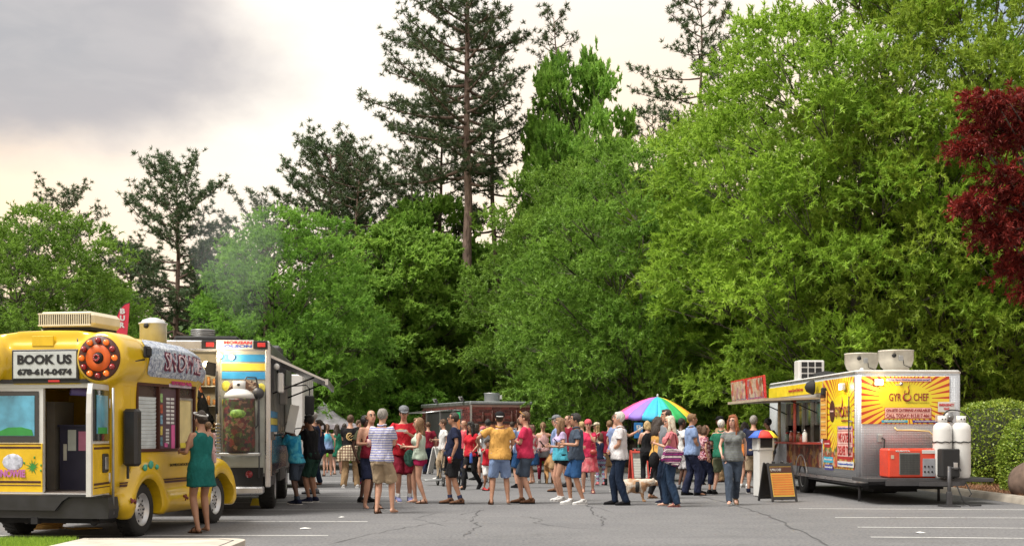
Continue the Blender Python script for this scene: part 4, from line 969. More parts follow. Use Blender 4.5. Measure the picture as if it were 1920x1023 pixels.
    MB().cbox((.0, -.24, .42), (Wd*.92, .42, .12), .02).build('rear_step', M_chrome, t); MB().box((0, -.02, .62), (Wd*.9, .04, .34)).build('tail_panel', M_blackm, t)
    MB().lathe([(.01, -.06), (.055, -.05), (.06, -.02)], (.42, 0, .68), 'Y', 16).build('tail_light', mat('clear lens', (.4, .42, .4), .2), t); MB().lathe([(.01, -.06), (.06, -.05), (.065, -.02)], (.78, 0, .68), 'Y', 16).build('tail_light', M_redl2, t)
    # gas cylinder in a printed wrap, standing on the back shelf
    MB().cbox((.66, -.28, 1.02), (.66, .46, .05), .01).build('tank_shelf', M_galv, t)
    fr = MB(); fr.tube([(.70, -.48, 1.0), (.74, -.48, 1.12)], .01); fr.build('shelf_catch', M_red, t)
    g = link('gas_cylinder', None, t); g.location = (.64, -.30, 1.05); g.scale = (.88, .88, .80)
    MB().lathe([(.29, .0), (.30, .03), (.30, 1.08), (.295, 1.12)], n=32).build('wrap', foodprint('salad print', [(.16, .03, .025), (.05, .03, .02), (.09, .14, .03), (.22, .12, .07), (.03, .02, .02), (.04, .06, .02), (.10, .02, .02)], 13, 3.), g)
    MB().lathe([(.297, 1.12), (.26, 1.22), (.16, 1.30), (.10, 1.32), (.02, 1.32)], n=32).build('dome', M_white, g)
    cl = MB(); cl.lathe([(.115, 1.28), (.12, 1.48), (.105, 1.48), (.10, 1.3)], n=24); cl.build('collar', M_white, g); MB().cyl((0, -.125, 1.4), (0, -.10, 1.4), .03, 12).build('valve', M_blackm, g)
    MB().ell((0, -.21, .80), (.17, .115, .15), 16, 8).build('lettuce_picture', mat('lettuce print', (.16, .28, .05), .5, var=.7, nscale=18), g)
    gh = MB(); gh.tube([(.68, -.34, 2.16), (.76, -.25, 2.30), (.90, -.12, 2.30), (.93, -.10, 2.15), (.94, -.10, 1.9), (.93, -.12, 1.50), (.86, -.2, 1.42)], .013, 7); gh.lathe([(.01, -.12), (.09, -.11), (.10, -.05)], (.93, 0, 2.04), 'Y', 18); gh.cyl((.95, -.09, .62), (.95, -.09, 2.0), .012, 6); gh.build('gas_hose', M_dkgrey, t)
    # awning flap on the right side, with struts
    aw = MB(); a0, a1 = (h, .12), (h, 4.3)
    for (y, yy) in ((.12, 4.3),):
        P0 = [(h+.0, y, 2.70), (h+.93, y+.1, 2.28), (h+.93, y+.1, 2.245), (h, y, 2.65)]; P1 = [(p[0], yy, p[2]) for p in P0]; aw.loft([P0, P1], smooth=False)
    aw.box((h+.94, 2.25, 2.245), (.05, 4.1, .10)); aw.build('awning_flap', M_chrome, t)
    sr = MB(); sr.tube([(h+.02, .35, 2.05), (h+.72, .45, 2.33)], .015, 6); sr.tube([(h+.02, 3.9, 2.05), (h+.72, 3.9, 2.33)], .015, 6); sr.tube([(h+.03, 1.0, 2.6), (h+.06, 2.0, 1.95)], .013, 6); sr.build('awning_strut', M_blackm, t)
    # opening
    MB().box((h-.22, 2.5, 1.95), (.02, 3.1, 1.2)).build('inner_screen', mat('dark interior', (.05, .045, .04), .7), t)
    op = MB()
    for k in range(6): op.box((h-.02, .95+k*.62, 1.98), (.05, .05, 1.15))
    op.build('window_post', M_galv, t)
    pr_ = MB(); rr = random.Random(8)
    for k in range(16): y = 1.05+k*.19; q = rr.uniform(.06, .2); pr_.cyl((h-.05, y, 1.40), (h-.05, y, 1.40+q), .035, 8)
    pr_.build('counter_items', mat('counter goods', (.4, .3, .2), .5, var=.7, nscale=6), t)['kind'] = 'stuff'
    MB().cbox((h+.16, .32, 2.23), (.10, .28, .34), .02).build('white_box', M_white, t); MB().cbox((h+.12, 1.6, 2.06), (.14, .28, .36), .02).build('speaker_box', mat('grey box', (.25, .25, .25), .5), t)
    for dx in (0, .08): MB().ell((h+.10, .12+dx, 2.50), (.05, .05, .055), 12, 8).build('flood_lamp', M_white, t)
    MB().cbox((h+.22, 2.1, 1.48), (.16, .16, .22), .02).build('napkin_box', M_blackm, t); MB().cbox((h+.30, 1.2, 1.62), (.16, .05, .50), .01, rot=(0, R(12), 0)).build('menu_stand', M_whitem, t)
    MB().cbox((0, 1.0, 2.985), (1.1, .9, .12), .04).build('roof_fan', M_blackm, t)
    vb = MB(); 
    for k in range(4): vb.lathe([(.20, 3.04+k*.035), (.215, 3.05+k*.035), (.20, 3.065+k*.035)], (-.10, .9, 0), n=24)
    vb.lathe([(.19, 3.0), (.19, 3.17), (.01, 3.18)], (-.10, .9, 0), n=24); vb.build('roof_vent', M_galv, t)
    MB().cbox((.6, 4.3, 3.02), (.9, .8, .18), .05).build('roof_unit', M_dkgrey, t)
    # cab and mirror
    cb = MB(); cb.box((0, 6.55, 1.15), (Wd*.9, .5, .9)); cb.build('nose', M_galv, t)
    mm = MB(); mm.tube([(h-.05, 5.6, 2.35), (h+.35, 5.5, 2.38), (h+.42, 5.5, 2.30), (h+.42, 5.5, 1.5), (h+.1, 5.5, 1.45)], .013, 6); mm.build('mirror_arm', M_blackm, t)
    MB().cbox((h+.42, 5.46, 1.95), (.20, .06, .42), .04).build('mirror', M_blackm, t); MB().lathe([(.01, -.06), (.12, -.05), (.13, .02), (.05, .08)], (h+.42, 5.46, 1.42), 'Y', 16).build('spot_mirror', M_blackm, t)
    for s2 in (-1, 1):
        wheel(t, (s2*(h-.17), 1.75, .40), .40, .28, side=s2); wheel(t, (s2*(h-.17), 5.3, .40), .40, .24, side=s2)
    MB().box((0, 3.2, .5), (1.6, 6.0, .2)).box((0, .2, .42), (1.9, .3, .2)).build('underframe', M_blackm, t)
    MB().cbox((h-.04, .9, .56), (.05, 1.1, .2), .01).box((h-.03, 3.4, .62), (.05, 1.6, .3)).build('skirt', M_dkgrey, t)
    ch = thing('wheel_chock', (gx(481, 24.2), 24.2, 0), 0, 'yellow wheel chock on the asphalt beside the step van wheel', 'chock')
    MB().plate([(-.12, 0), (.14, 0), (.12, .05), (-.02, .13), (-.08, .13)], .18).build('chock_body', mat('yellow chock', (.6, .45, .02), .6), ch); MB().tube([(0, .18, .1), (.05, .25, .12), (.1, .18, .06)], .008, 5).build('handle', M_blackm, ch)
M_redl2 = mat('dark red lens', (.20, .015, .02), .2)
steptruck()
def boxtruck():
    t = thing('box_truck', (gx(538, 31.5), 31.5, 0), R(3), 'plain white truck box standing in front of the step van', 'truck')
    MB().cbox((-.2, 1.2, 1.7), (1.2, 2.4, 2.2), .03).build('body', M_white, t); MB().box((-.2, 1.2, .5), (1.1, 2.3, .25)).build('underframe', M_blackm, t)
    for k in range(5): MB().box((.405, .25+k*.48, 1.7), (.012, .03, 2.1)).build('side_rib', M_white, t)
    for s2, x in ((1, .28), (-1, -.68)):
        wheel(t, (x, 1.0, .38), .38, .22, side=s2)
    MB().cbox((.3, -.02, 1.0), (.08, .03, .12), .01).build('tail_light', M_red, t)
boxtruck()

# ---------------------------------------------------------------- silver and yellow trailer
def diamond():
    m, nt, b = newmat('diamond plate'); v = coords(nt, (1, 1, 1)); sp = _n(nt, 'ShaderNodeSeparateXYZ'); nt.links.new(v, sp.inputs[0])
    k = 2*math.pi/.066
    s1 = mth(nt, 'ADD', mth(nt, 'MULTIPLY', mth(nt, 'ADD', sp.outputs[0], sp.outputs[1]), k), 0); s2 = mth(nt, 'MULTIPLY', sp.outputs[2], k)
    h = mth(nt, 'MULTIPLY', mth(nt, 'SINE', s1), mth(nt, 'SINE', s2)); p = mr(nt, mth(nt, 'ABSOLUTE', h), .35, .8)
    f = noisef(nt, v, 1.3, 4)
    nt.links.new(mixc(nt, p, mixc(nt, f, (.38, .41, .45), (.47, .49, .53)), (.66, .68, .71)), b.inputs['Base Color']); b.inputs['Metallic'].default_value = .4
    nt.links.new(mr(nt, p, 0, 1, .42, .25), b.inputs['Roughness']); bump(nt, b, p, .5, .008); return m
M_dia = diamond()
def gyro():
    Wd, L_, z0, z1 = 2.12, 7.4, .38, 2.56
    t = thing('food_trailer', (6.80+Wd/2, 25.3, 0), R(2.0), 'silver diamond plate food trailer with yellow sunburst panels at the right', 'trailer')
    h = Wd/2
    bd = MB(); rc = .16
    def ring(z, i=0.):
        pts = []
        for cx, cy, a0 in ((h-rc, L_-rc, 0), (-h+rc, L_-rc, 90), (-h+rc, rc, 180), (h-rc, rc, 270)):
            for k in range(7): a = R(a0+15*k); pts.append((cx+(rc-i)*math.cos(a), cy+(rc-i)*math.sin(a), z))
        return pts
    bd.loft([ring(z0), ring(z1)], cap=False, smooth=True); bd.build('body_shell', M_dia, t, fix=False)
    o = t.children[-1]; 
    q = MB().box((-h, 4.0, 1.62), (.5, 3.0, .90)).build('cutter', M_black, t); sld = o.modifiers.new('s', 'SOLIDIFY'); sld.thickness = .03; md = o.modifiers.new('b', 'BOOLEAN'); md.object = q; md.solver = 'EXACT'; md.operation = 'DIFFERENCE'
    JOBS.append((o, 0, [q], None))
    MB().loft([ring(z1, .01), ring(z1+.03, .0), ring(z1+.05, .03)]).build('roof', M_whitem, t); MB().loft([ring(z0-.05, .02), ring(z0+.005, .02)]).build('floor', M_dkgrey, t)
    tr = MB(); tr.loft([ring(z1-.02, -.012), ring(z1+.02, -.012)], cap=False); tr.build('roof_trim', M_chrome, t); MB().loft([ring(z0, -.01), ring(z0+.07, -.01)], cap=False).build('skirt_trim', M_chrome, t)
    # front sign
    sx0, sx1, sz0, sz1 = -h+.09, h-.27, 1.545, 2.485
    cx, cz = (sx0+sx1)/2, (sz0+sz1)/2; sw, shh = sx1-sx0, sz1-sz0
    sg = panel('sign', sunburst('front sunburst', cx, cz+.02, (.53, .30), rays=44), t, (cx, -.012, cz), (sw, shh), 'B', .02)
    M_pr = mat('dark red print', (.22, .02, .02), .5); M_pk = mat('pale pink print', (.66, .42, .38), .5); M_mr = mat('red frame print', (.35, .02, .02), .5)
    def lab(x, z, w, hh, s_, tw, th_, col=M_pr, bg=M_pk, fr=M_mr, sh=0.):
        if fr: panel('label_frame', fr, sg, (x, -.024, z), (w+.018, hh+.018), 'B', .004)
        panel('label', bg, sg, (x, -.029, z), (w, hh), 'B', .005)
        text('lettering', s_, th_, (x, -.034, z), sg, col, ROT_B, width=tw, height=th_, bold=.002, shear=sh)
    lab(cx+.06, sz1-.07, .90, .06, '"Bring Gyro Chef to your next party!"', .86, .035, col=mat('blue print', (.04, .08, .35), .5))
    lab(cx+.05, sz0+.27, .92, .09, 'ON-SITE CATERING AVAILABLE!', .88, .055, sh=.2)
    lab(cx+.05, sz0+.165, .92, .10, 'CALL TODAY: 813.817.4661', .88, .075)
    lab(cx-.22, sz0+.05, .52, .05, 'Twitter.com/Gyro_ChefTampa', .42, .022, col=M_whitem, bg=mat('cyan print', (.04, .33, .48), .5), fr=None)
    lab(cx+.40, sz0+.05, .52, .05, 'Facebook.com/GyroChef', .42, .022, col=M_whitem, bg=mat('indigo print', (.05, .05, .25), .5), fr=None)
    text('lettering', 'GYR', .17, (cx-.21, -.027, cz+.06), sg, M_pr, ROT_B, width=.24, height=.15, bold=.002); text('lettering', 'CHEF', .17, (cx+.31, -.027, cz+.06), sg, M_pr, ROT_B, width=.30, height=.15, bold=.002)
    rg = MB(); rg.tube([(cx+.03+.075*math.cos(a), -.027, cz+.06+.07*math.sin(a)) for a in np.linspace(R(60), R(395), 24)], [.008+.012*math.sin(k/23*math.pi) for k in range(24)], 6)
    rg.tube([(cx+.06, -.027, cz+.13), (cx+.07, -.027, cz+.20), (cx+.05, -.027, cz+.26), (cx+.09, -.027, cz+.31)], [.010, .012, .008, .002], 6); rg.tube([(cx-.02, -.027, cz+.12), (cx-.025, -.027, cz+.17), (cx+.0, -.027, cz+.2)], [.006, .005, .002], 5); rg.build('flame_logo', M_pr, sg)
    text('lettering', 'mediterranean', .04, (cx+.24, -.027, cz-.045), sg, mat('olive print', (.30, .28, .02), .5), ROT_B, width=.46, height=.03)
    # lit flood lamp
    ml = mat('lit flood lamp', (1, .9, .65), .4, emit=14)
    fl = link('flood_lamp', None, t); fl.location = (sx0+.33, 0, sz1-.12); MB().cbox((0, -.07, 0), (.17, .07, .13), .015).build('housing', M_white, fl); MB().cbox((0, -.108, 0), (.14, .008, .10), .003).build('lens', ml, fl)
    l = bpy.data.lights.new('flood_light', 'POINT'); l.energy = 14; l.color = (1, .72, .3); l.shadow_soft_size = .06; lo = link('flood_light', l, t); lo.location = (sx0+.33, -.19, sz1-.12)
    kn = MB(); kn.cyl((sx0+.78, -.02, sz1-.15), (sx0+.78, -.09, sz1-.15), .03, 12); kn.box((sx0+.72, -.08, sz1-.17), (.13, .02, .02)); kn.build('vent_lock', M_chrome, t)
    # emergency gas placard, regulator, outlet
    eg = panel('placard', M_whitem, t, (h-.34, -.045, 1.88), (.34, .20), 'B', .008)
    text('lettering', 'EMERGENCY', .06, (h-.34, -.052, 1.92), eg, mat('red print', (.5, .03, .04), .5), ROT_B, width=.30, height=.05, bold=.002); text('lettering', 'GAS', .06, (h-.34, -.052, 1.845), eg, mat('red print', (.5, .03, .04), .5), ROT_B, width=.11, height=.05, bold=.002)
    panel('placard', mat('cream notice', (.55, .42, .3), .6), t, (h-.46, -.03, 1.66), (.20, .14), 'B', .006)
    rgm = MB(); rgm.lathe([(.02, -.14), (.085, -.13), (.10, -.09), (.08, -.05), (.03, -.02)], (h-.31, 0, 1.68), 'Y', 20); rgm.cyl((h-.31, -.16, 1.68), (h-.31, -.12, 1.68), .025, 10); rgm.build('gas_regulator', mat('grey casting', (.28, .29, .30), .45, .5), t)
    hs = MB(); hs.tube([(h-.37, -.45, 1.58)]+[(h-.29+.27*math.cos(a), -.20-.2*abs(math.cos(a)), 1.60+.22*math.sin(a)) for a in np.linspace(R(170), R(8), 14)]+[(h-.02, -.45, 1.56)], .013, 7); hs.build('gas_hose', M_blackm, t)
    MB().cbox((-h+.46, -.03, 1.26), (.09, .04, .15), .008).build('power_inlet', M_galv, t); MB().tube([(-h+.48, -.07, 1.27), (-h+.53, -.09, 1.24), (-h+.52, -.10, 1.10), (-h+.45, -.18, .98), (-h+.42, -.3, .92)], .016, 7).build('power_cord', M_blackm, t)
    yh = MB(); yh.tube([(-h+.74, -.05, 1.48), (-h+.78, -.06, 1.42), (-h+1.1, -.06, 1.42), (-h+1.42, -.06, 1.40), (-h+1.50, -.07, 1.33), (-h+1.52, -.08, 1.20), (-h+1.56, -.08, 1.13), (-h+1.60, -.08, 1.17), (-h+1.56, -.07, 1.3), (-h+1.75, -.07, 1.28)], .016, 7); yh.build('water_hose', mat('yellow hose', (.62, .50, .22), .5), t)
    # tongue, generator, battery box, gas cylinders (cylinders lift away: things of their own)
    tg = MB(); tg.cbox((.08, -.45, .47), (2.45, .95, .07), .01); tg.box((-.05, -1.0, .42), (1.5, .10, .10)); tg.tube([(-.8, 0, .40), (.25, -1.45, .40)], .05, 4); tg.tube([(.9, 0, .40), (.25, -1.45, .40)], .05, 4); tg.build('hitch_frame', M_dkgrey, t)
    jk = MB(); jk.cyl((.22, -1.5, .0), (.22, -1.5, .75), .035, 12); jk.cbox((.22, -1.5, .10), (.09, .09, .36), .01); jk.box((.22, -1.5, .012), (.32, .32, .02)); jk.tube([(.22, -1.5, .72), (.42, -1.5, .72), (.44, -1.5, .66)], .012, 6); jk.box((0.05, -1.48, .42), (.75, .06, .07)); jk.build('jack_stand', M_dkgrey, t)
    cn = MB(); cn.tube([(.5, -1.1, .42), (.55, -1.35, .08), (.62, -1.5, .02), (.8, -1.55, .03), (.74, -1.45, .02)], .014, 6); cn.tube([(.7, -1.05, .44), (.78, -1.15, .22), (.72, -1.2, .18)], .012, 6); cn.build('safety_chain', M_blackm, t)
    gp = link('generator', None, t); gp.location = (-.12, -.55, .51)
    M_gr = mat('generator red orange', (.62, .05, .02), .35, coat=.4)
    MB().cbox((0, 0, .28), (1.16, .55, .56), .03).build('housing', M_gr, gp)
    MB().cbox((-.17, -.28, .27), (.40, .02, .42), .01).build('grille_panel', mat('grey mesh', (.12, .13, .12), .6), gp)
    gl = MB()
    for k in range(14): gl.box((-.35+k*.0275, -.293, .27), (.006, .012, .38))
    for k in range(11): gl.box((-.17, -.293, .10+k*.034), (.37, .012, .005))
    gl.build('mesh_wire', M_dkgrey, gp); panel('control_panel', mat('panel grey', (.26, .27, .3), .5), gp, (.20, -.285, .20), (.24, .34), 'B', .012)
    for k in range(6): MB().cyl((.12+(k % 3)*.07, -.30, .12+(k//3)*.1), (.12+(k % 3)*.07, -.29, .12+(k//3)*.1), .018, 10).build('socket', M_blackm, gp)
    panel('nameplate', M_whitem, gp, (.22, -.28, .50), (.30, .07), 'B', .006); text('lettering', 'KUBOTA', .05, (-.30, -.282, .515), gp, M_whitem, ROT_B, width=.28, height=.035, bold=.002)
    panel('sticker', mat('sticker cream', (.5, .4, .3), .6), gp, (-.50, -.28, .40), (.06, .07), 'B', .006)
    MB().cbox((.40, -.98, .80), (.34, .30, .54), .02).build('battery_box', M_blackm, t); MB().cbox((.48, -1.14, .75), (.08, .02, .12), .004).build('box_latch', M_chrome, t)
    # left flank: yellow wraps
    X = -h-.008
    fk = panel('side_wrap', sunburst('side sunburst', 1.0, 1.72, (.75, .42), plane='YZ', rays=44, c_in=(.68, .56, .01), c_a=(.72, .50, .03), c_b=(.45, .10, .02)), t, (X, 1.24, 1.56), (2.2, 1.86), 'L', .012)
    panel('top_wrap', mat('yellow header print', (.66, .52, .02), .4), t, (X, 4.85, 2.36), (4.9, .25), 'L', .012)
    MB().plate([(0.18, .66), (2.3, .66), (2.3, .98), (1.9, 1.2), (1.55, .95), (1.2, 1.15), (.8, .9), (.45, 1.05), (.18, .9)], .006, Matrix.Translation((X-.009, 0, 0)) @ Matrix.Rotation(R(90), 4, 'Z') @ Matrix.Translation((0, 0, 0))).build('food_picture', foodprint('chilli print', FOODC, 8, 2.), t)
    xx = X-.012
    def side(txt, y, z, w, hh, th_, col, bg, bold=.002):
        if bg: panel('label', bg, t, (xx-.004, y, z), (w, hh), 'L', .006)
        text('lettering', txt, th_, (xx-.010, y, z), t, col, ROT_L, width=w*.9, height=th_, bold=bold)
    side('GYR', 1.18, 1.80, .50, .3, .22, M_pr, None); side('CHEF', .56, 1.80, .46, .3, .22, M_pr, None); side('mediterranean', .62, 1.62, .7, .1, .04, M_pr, None)
    rg = MB(); rg.tube([(xx-.01, .88+.10*math.cos(a), 1.80+.10*math.sin(a)) for a in np.linspace(0, 6.0, 20)], .014, 6); rg.tube([(xx-.01, .88, 1.9), (xx-.01, .86, 2.0), (xx-.01, .89, 2.12)], [.014, .01, .003], 6); rg.build('flame_logo', M_pr, t)
    panel('label_frame', M_mr, t, (xx-.002, .70, 1.17), (1.08, .68), 'L', .006)
    side('"Bring Gyro Chef to your next party!"', .70, 1.46, 1.02, .09, .05, mat('blue print', (.04, .08, .35), .5), M_pk); side('WE CATER &', .70, 1.27, 1.02, .26, .19, M_mr, M_pk, .006); side('DELIVER TOO!', .70, 1.01, 1.02, .24, .19, M_mr, M_pk, .006)
    side('Instagram.com/GyroChef', .66, .735, 1.1, .11, .05, mat('blue print', (.04, .08, .35), .5), M_whitem); side('Twitter.com/GyroChef', 1.90, .80, .70, .12, .05, M_whitem, mat('cyan print', (.04, .33, .48), .5)); side('Facebook.com/GyroChef', 1.86, .64, .62, .11, .05, M_whitem, mat('indigo print', (.05, .05, .25), .5)); panel('label', M_mr, t, (xx-.004, 1.98, 1.14), (.46, .16), 'L', .006); panel('label_band', M_pk, t, (xx-.010, 1.98, 1.14), (.36, .03), 'L', .004)
    MB().ell((xx, 1.62, 1.82), (.010, .20, .23), 20, 8).build('badge', M_maroon, t); panel('badge_band', M_pk, t, (xx-.012, 1.62, 1.82), (.24, .03), 'L', .004)
    mn = panel('menu_board', mat('orange menu', (.62, .33, .06), .5), t, (xx-.02, 2.18, 1.75), (.44, 1.02), 'L', .02); panel('menu_header', M_maroon, mn, (xx-.034, 2.18, 2.18), (.40, .12), 'L', .006)
    for k in range(9): panel('menu_line', mat('menu line', (.70, .50, .2), .5) if k % 2 else M_mr, mn, (xx-.034, 2.18, 2.06-k*.09), (.36, .03 if k % 2 else .012), 'L', .004)
    text('lettering', 'www.GyroChef.com', .1, (xx-.01, 4.6, 2.35), t, M_mr, ROT_L, width=1.3, height=.10, bold=.003)
    MB().tube([(xx-.05, .28, .9), (xx-.05, .28, 2.1)], .014, 6).build('door_bar', M_blackm, t)
    for z in (1.08, 1.6): MB().box((xx-.03, .24, z), (.05, .10, .03)).build('hinge', M_chrome, t)
    fl = link('flood_lamp', None, t); fl.location = (xx-.07, .66, 2.30); MB().cbox((0, 0, 0), (.08, .19, .14), .015).build('housing', M_white, fl); MB().cbox((-.045, 0, 0), (.008, .16, .11), .003).build('lens', ml, fl)
    l = bpy.data.lights.new('flood_light', 'POINT'); l.energy = 8; l.color = (1, .8, .35); l.shadow_soft_size = .05; lo = link('flood_light', l, t); lo.location = (xx-.2, .66, 2.30)
    MB().cbox((xx-.06, 2.05, 2.25), (.1, .12, .16), .02).build('wall_lamp', M_blackm, t)
    sp_ = MB(); sp_.lathe([(.02, -.16), (.10, -.12), (.16, 0), (.165, .03)], (0, 0, 0), 'X', 20); s_o = sp_.build('loudspeaker', M_blackm, t); s_o.location = (xx-.12, 2.75, 2.36)
    # serving window, hatch, posts, counter
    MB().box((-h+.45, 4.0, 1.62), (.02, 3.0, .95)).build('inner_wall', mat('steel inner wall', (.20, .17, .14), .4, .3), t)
    ws = MB()
    for y in (2.5, 3.25, 4.0, 4.75, 5.5): ws.box((-h+.0, y, 1.62), (.06, .06, .92))
    ws.box((-h, 4, 2.08), (.06, 3.06, .05)); ws.build('window_frame', M_chrome, t)
    for y in (2.87, 3.62, 4.37, 5.12): MB().box((-h+.04, y, 1.80), (.012, .66, .52)).build('window_pane', mat('tinted pane', (.05, .055, .055), .15), t)
    ht = MB(); P0 = [(-h-.02, 2.55, 2.14), (-h-1.25, 2.55, 2.12), (-h-1.25, 2.55, 2.06), (-h-.02, 2.55, 2.10)]; ht.loft([P0, [(p[0], 6.4, p[2]) for p in P0]], smooth=False); ht.build('serving_hatch', mat('hatch underside', (.36, .30, .22), .6), t)
    MB().tube([(-h-.02, 2.75, 1.8), (-h-.6, 2.75, 2.06)], .014, 6).tube([(-h-.02, 5.4, 1.8), (-h-.6, 5.4, 2.06)], .014, 6).build('hatch_strut', M_blackm, t)
    for k, (y, c) in enumerate(((3.15, (.55, .12, .10)), (4.55, (.5, .4, .25)))): MB().cyl((-h-.42, y, 1.16), (-h-.42, y, 2.09), .035, 10).build('hatch_post', mat('patterned post %d' % k, c, .5, var=.7, nscale=7), t)
    ct = MB(); ct.box((-h-.24, 4.0, 1.14), (.46, 3.1, .04)); ct.build('counter', mat('red counter', (.35, .05, .04), .4), t)
    rr = random.Random(2)
    MB().box((-h-.02, 3.95, .86), (.03, 2.9, .5)).build('food_picture', foodprint('grill print', FOODC[:2]+[(.12, .03, .02), (.5, .3, .2), (.25, .06, .03)], 6, 5.), t)
    # picture boards standing on the hatch edge
    for k, y in enumerate((3.2, 4.95)):
        pbx = MB().cbox((-h-1.22, y+.2, 2.37), (.05, 1.7, .50), .01, rot=(0, R(-4), R(0))).build('picture_board', M_red, t)
        MB().cbox((-h-1.255, y+.2, 2.37), (.012, 1.56, .42), .003, rot=(0, R(-4), 0)).build('picture', foodprint('dish print %d' % k, [(.62, .35, .2), (.6, .12, .06), (.7, .5, .35), (.3, .12, .05), (.65, .55, .4), (.5, .2, .25)], 6, k*3.), pbx)
    # roof: two fans, AC
    for k, (x, y) in enumerate(((-.02, .75), (-.42, 1.75))):
        v = link('exhaust_fan', None, t); v.location = (x, y, z1+.05)
        MB().lathe([(.26, 0), (.28, .02), (.25, .06), (.30, .10), (.345, .22), (.345, .40), (.36, .41), (.35, .43), (.30, .42), (.29, .30)], n=36).build('drum', M_cream2, v)
        MB().cbox((-.02, -.36, .26), (.09, .05, .10), .01).build('switch_box', M_galv, v); MB().cyl((-.15, -.35, .31), (-.15, -.31, .31), .04, 14).build('cable_port', M_blackm, v); MB().tube([(.02, -.38, .22), (.04, -.36, .12), (.2, -.33, .06)], .008, 5).build('cable', M_blackm, v)
    ac = link('air_conditioner', None, t); ac.location = (-.55, 5.4, z1+.05)
    MB().cbox((0, 0, .24), (.62, .42, .48), .02).build('housing', M_white, ac)
    for i in range(3):
        for j in range(3): MB().cbox((-.17+i*.17, -.215, .10+j*.14), (.14, .015, .11), .004).build('grille_cell', M_blackm, ac)
    MB().ell((.35, -.2, .1), (.35, .2, .12), 14, 6).build('cover', M_blackm, ac); MB().ell((-.25, -4.9, .02), (.05, .05, .05), 10, 6).build('antenna_dome', M_white, ac)
    # wheels (tandem), fenders
    for s2 in (-1, 1):
        for y in (4.1,): wheel(t, (s2*(h-.12), y, .37), .37, .24, side=s2)
        arc = [(s2*(h+.01), 4.1+.47*math.cos(R(a)), .40+.47*math.sin(R(a))) for a in range(0, 181, 12)]; MB().tube(arc, .035, 8).build('wheel_arch', M_chrome, t)
        MB().cyl((s2*(h-.01), 4.1, .40), (s2*(h-.05), 4.1, .40), .45, 24).build('wheel_well', M_blackm, t)
    MB().box((0, 3.7, .30), (1.5, 7, .10)).box((0, 4.1, .34), (1.9, .1, .1)).box((-.0, 1.2, .25), (.9, .7, .16)).build('underframe', M_blackm, t)
    for x in (-h+.02, h-.5): MB().cyl((x+.15, .35, 0), (x+.15, .35, .38), .03, 8).build('stabiliser', M_dkgrey, t)
    for k, (px, lab_) in enumerate(((1767, 'white gas cylinder on the trailer hitch, left of the pair'), (1802, 'white gas cylinder on the trailer hitch, right of the pair'))):
        Y = 24.55; g = thing('gas_cylinder', (gx(px, Y), Y, .505), 0, lab_, 'gas cylinder', 'gas cylinders on the trailer hitch')
        MB().lathe([(.15, 0), (.165, .02), (.17, .06), (.178, .09), (.178, .92), (.165, 1.0), (.12, 1.05), (.06, 1.07), (.01, 1.07)], n=32).build('tank', M_white, g)
        MB().lathe([(.088, 1.04), (.09, 1.19), (.078, 1.19), (.076, 1.05)], n=24).build('collar', M_white, g)
        MB().cyl((0, 0, 1.05), (0, 0, 1.15), .02, 8).cyl((-.03, -.093, 1.13), (-.03, -.085, 1.13), .014, 8).cyl((.03, -.093, 1.13), (.03, -.085, 1.13), .014, 8).build('valve', M_dkgrey, g)
        MB().tube([(.183*math.cos(a), .183*math.sin(a), .69+.01*math.sin(a*7)) for a in np.linspace(0, 6.28, 24)], .012, 5).build('strap_chain', M_blackm, g)
M_cream2 = mat('weathered cream', (.50, .47, .40), .5, .2, var=.2)
gyro()

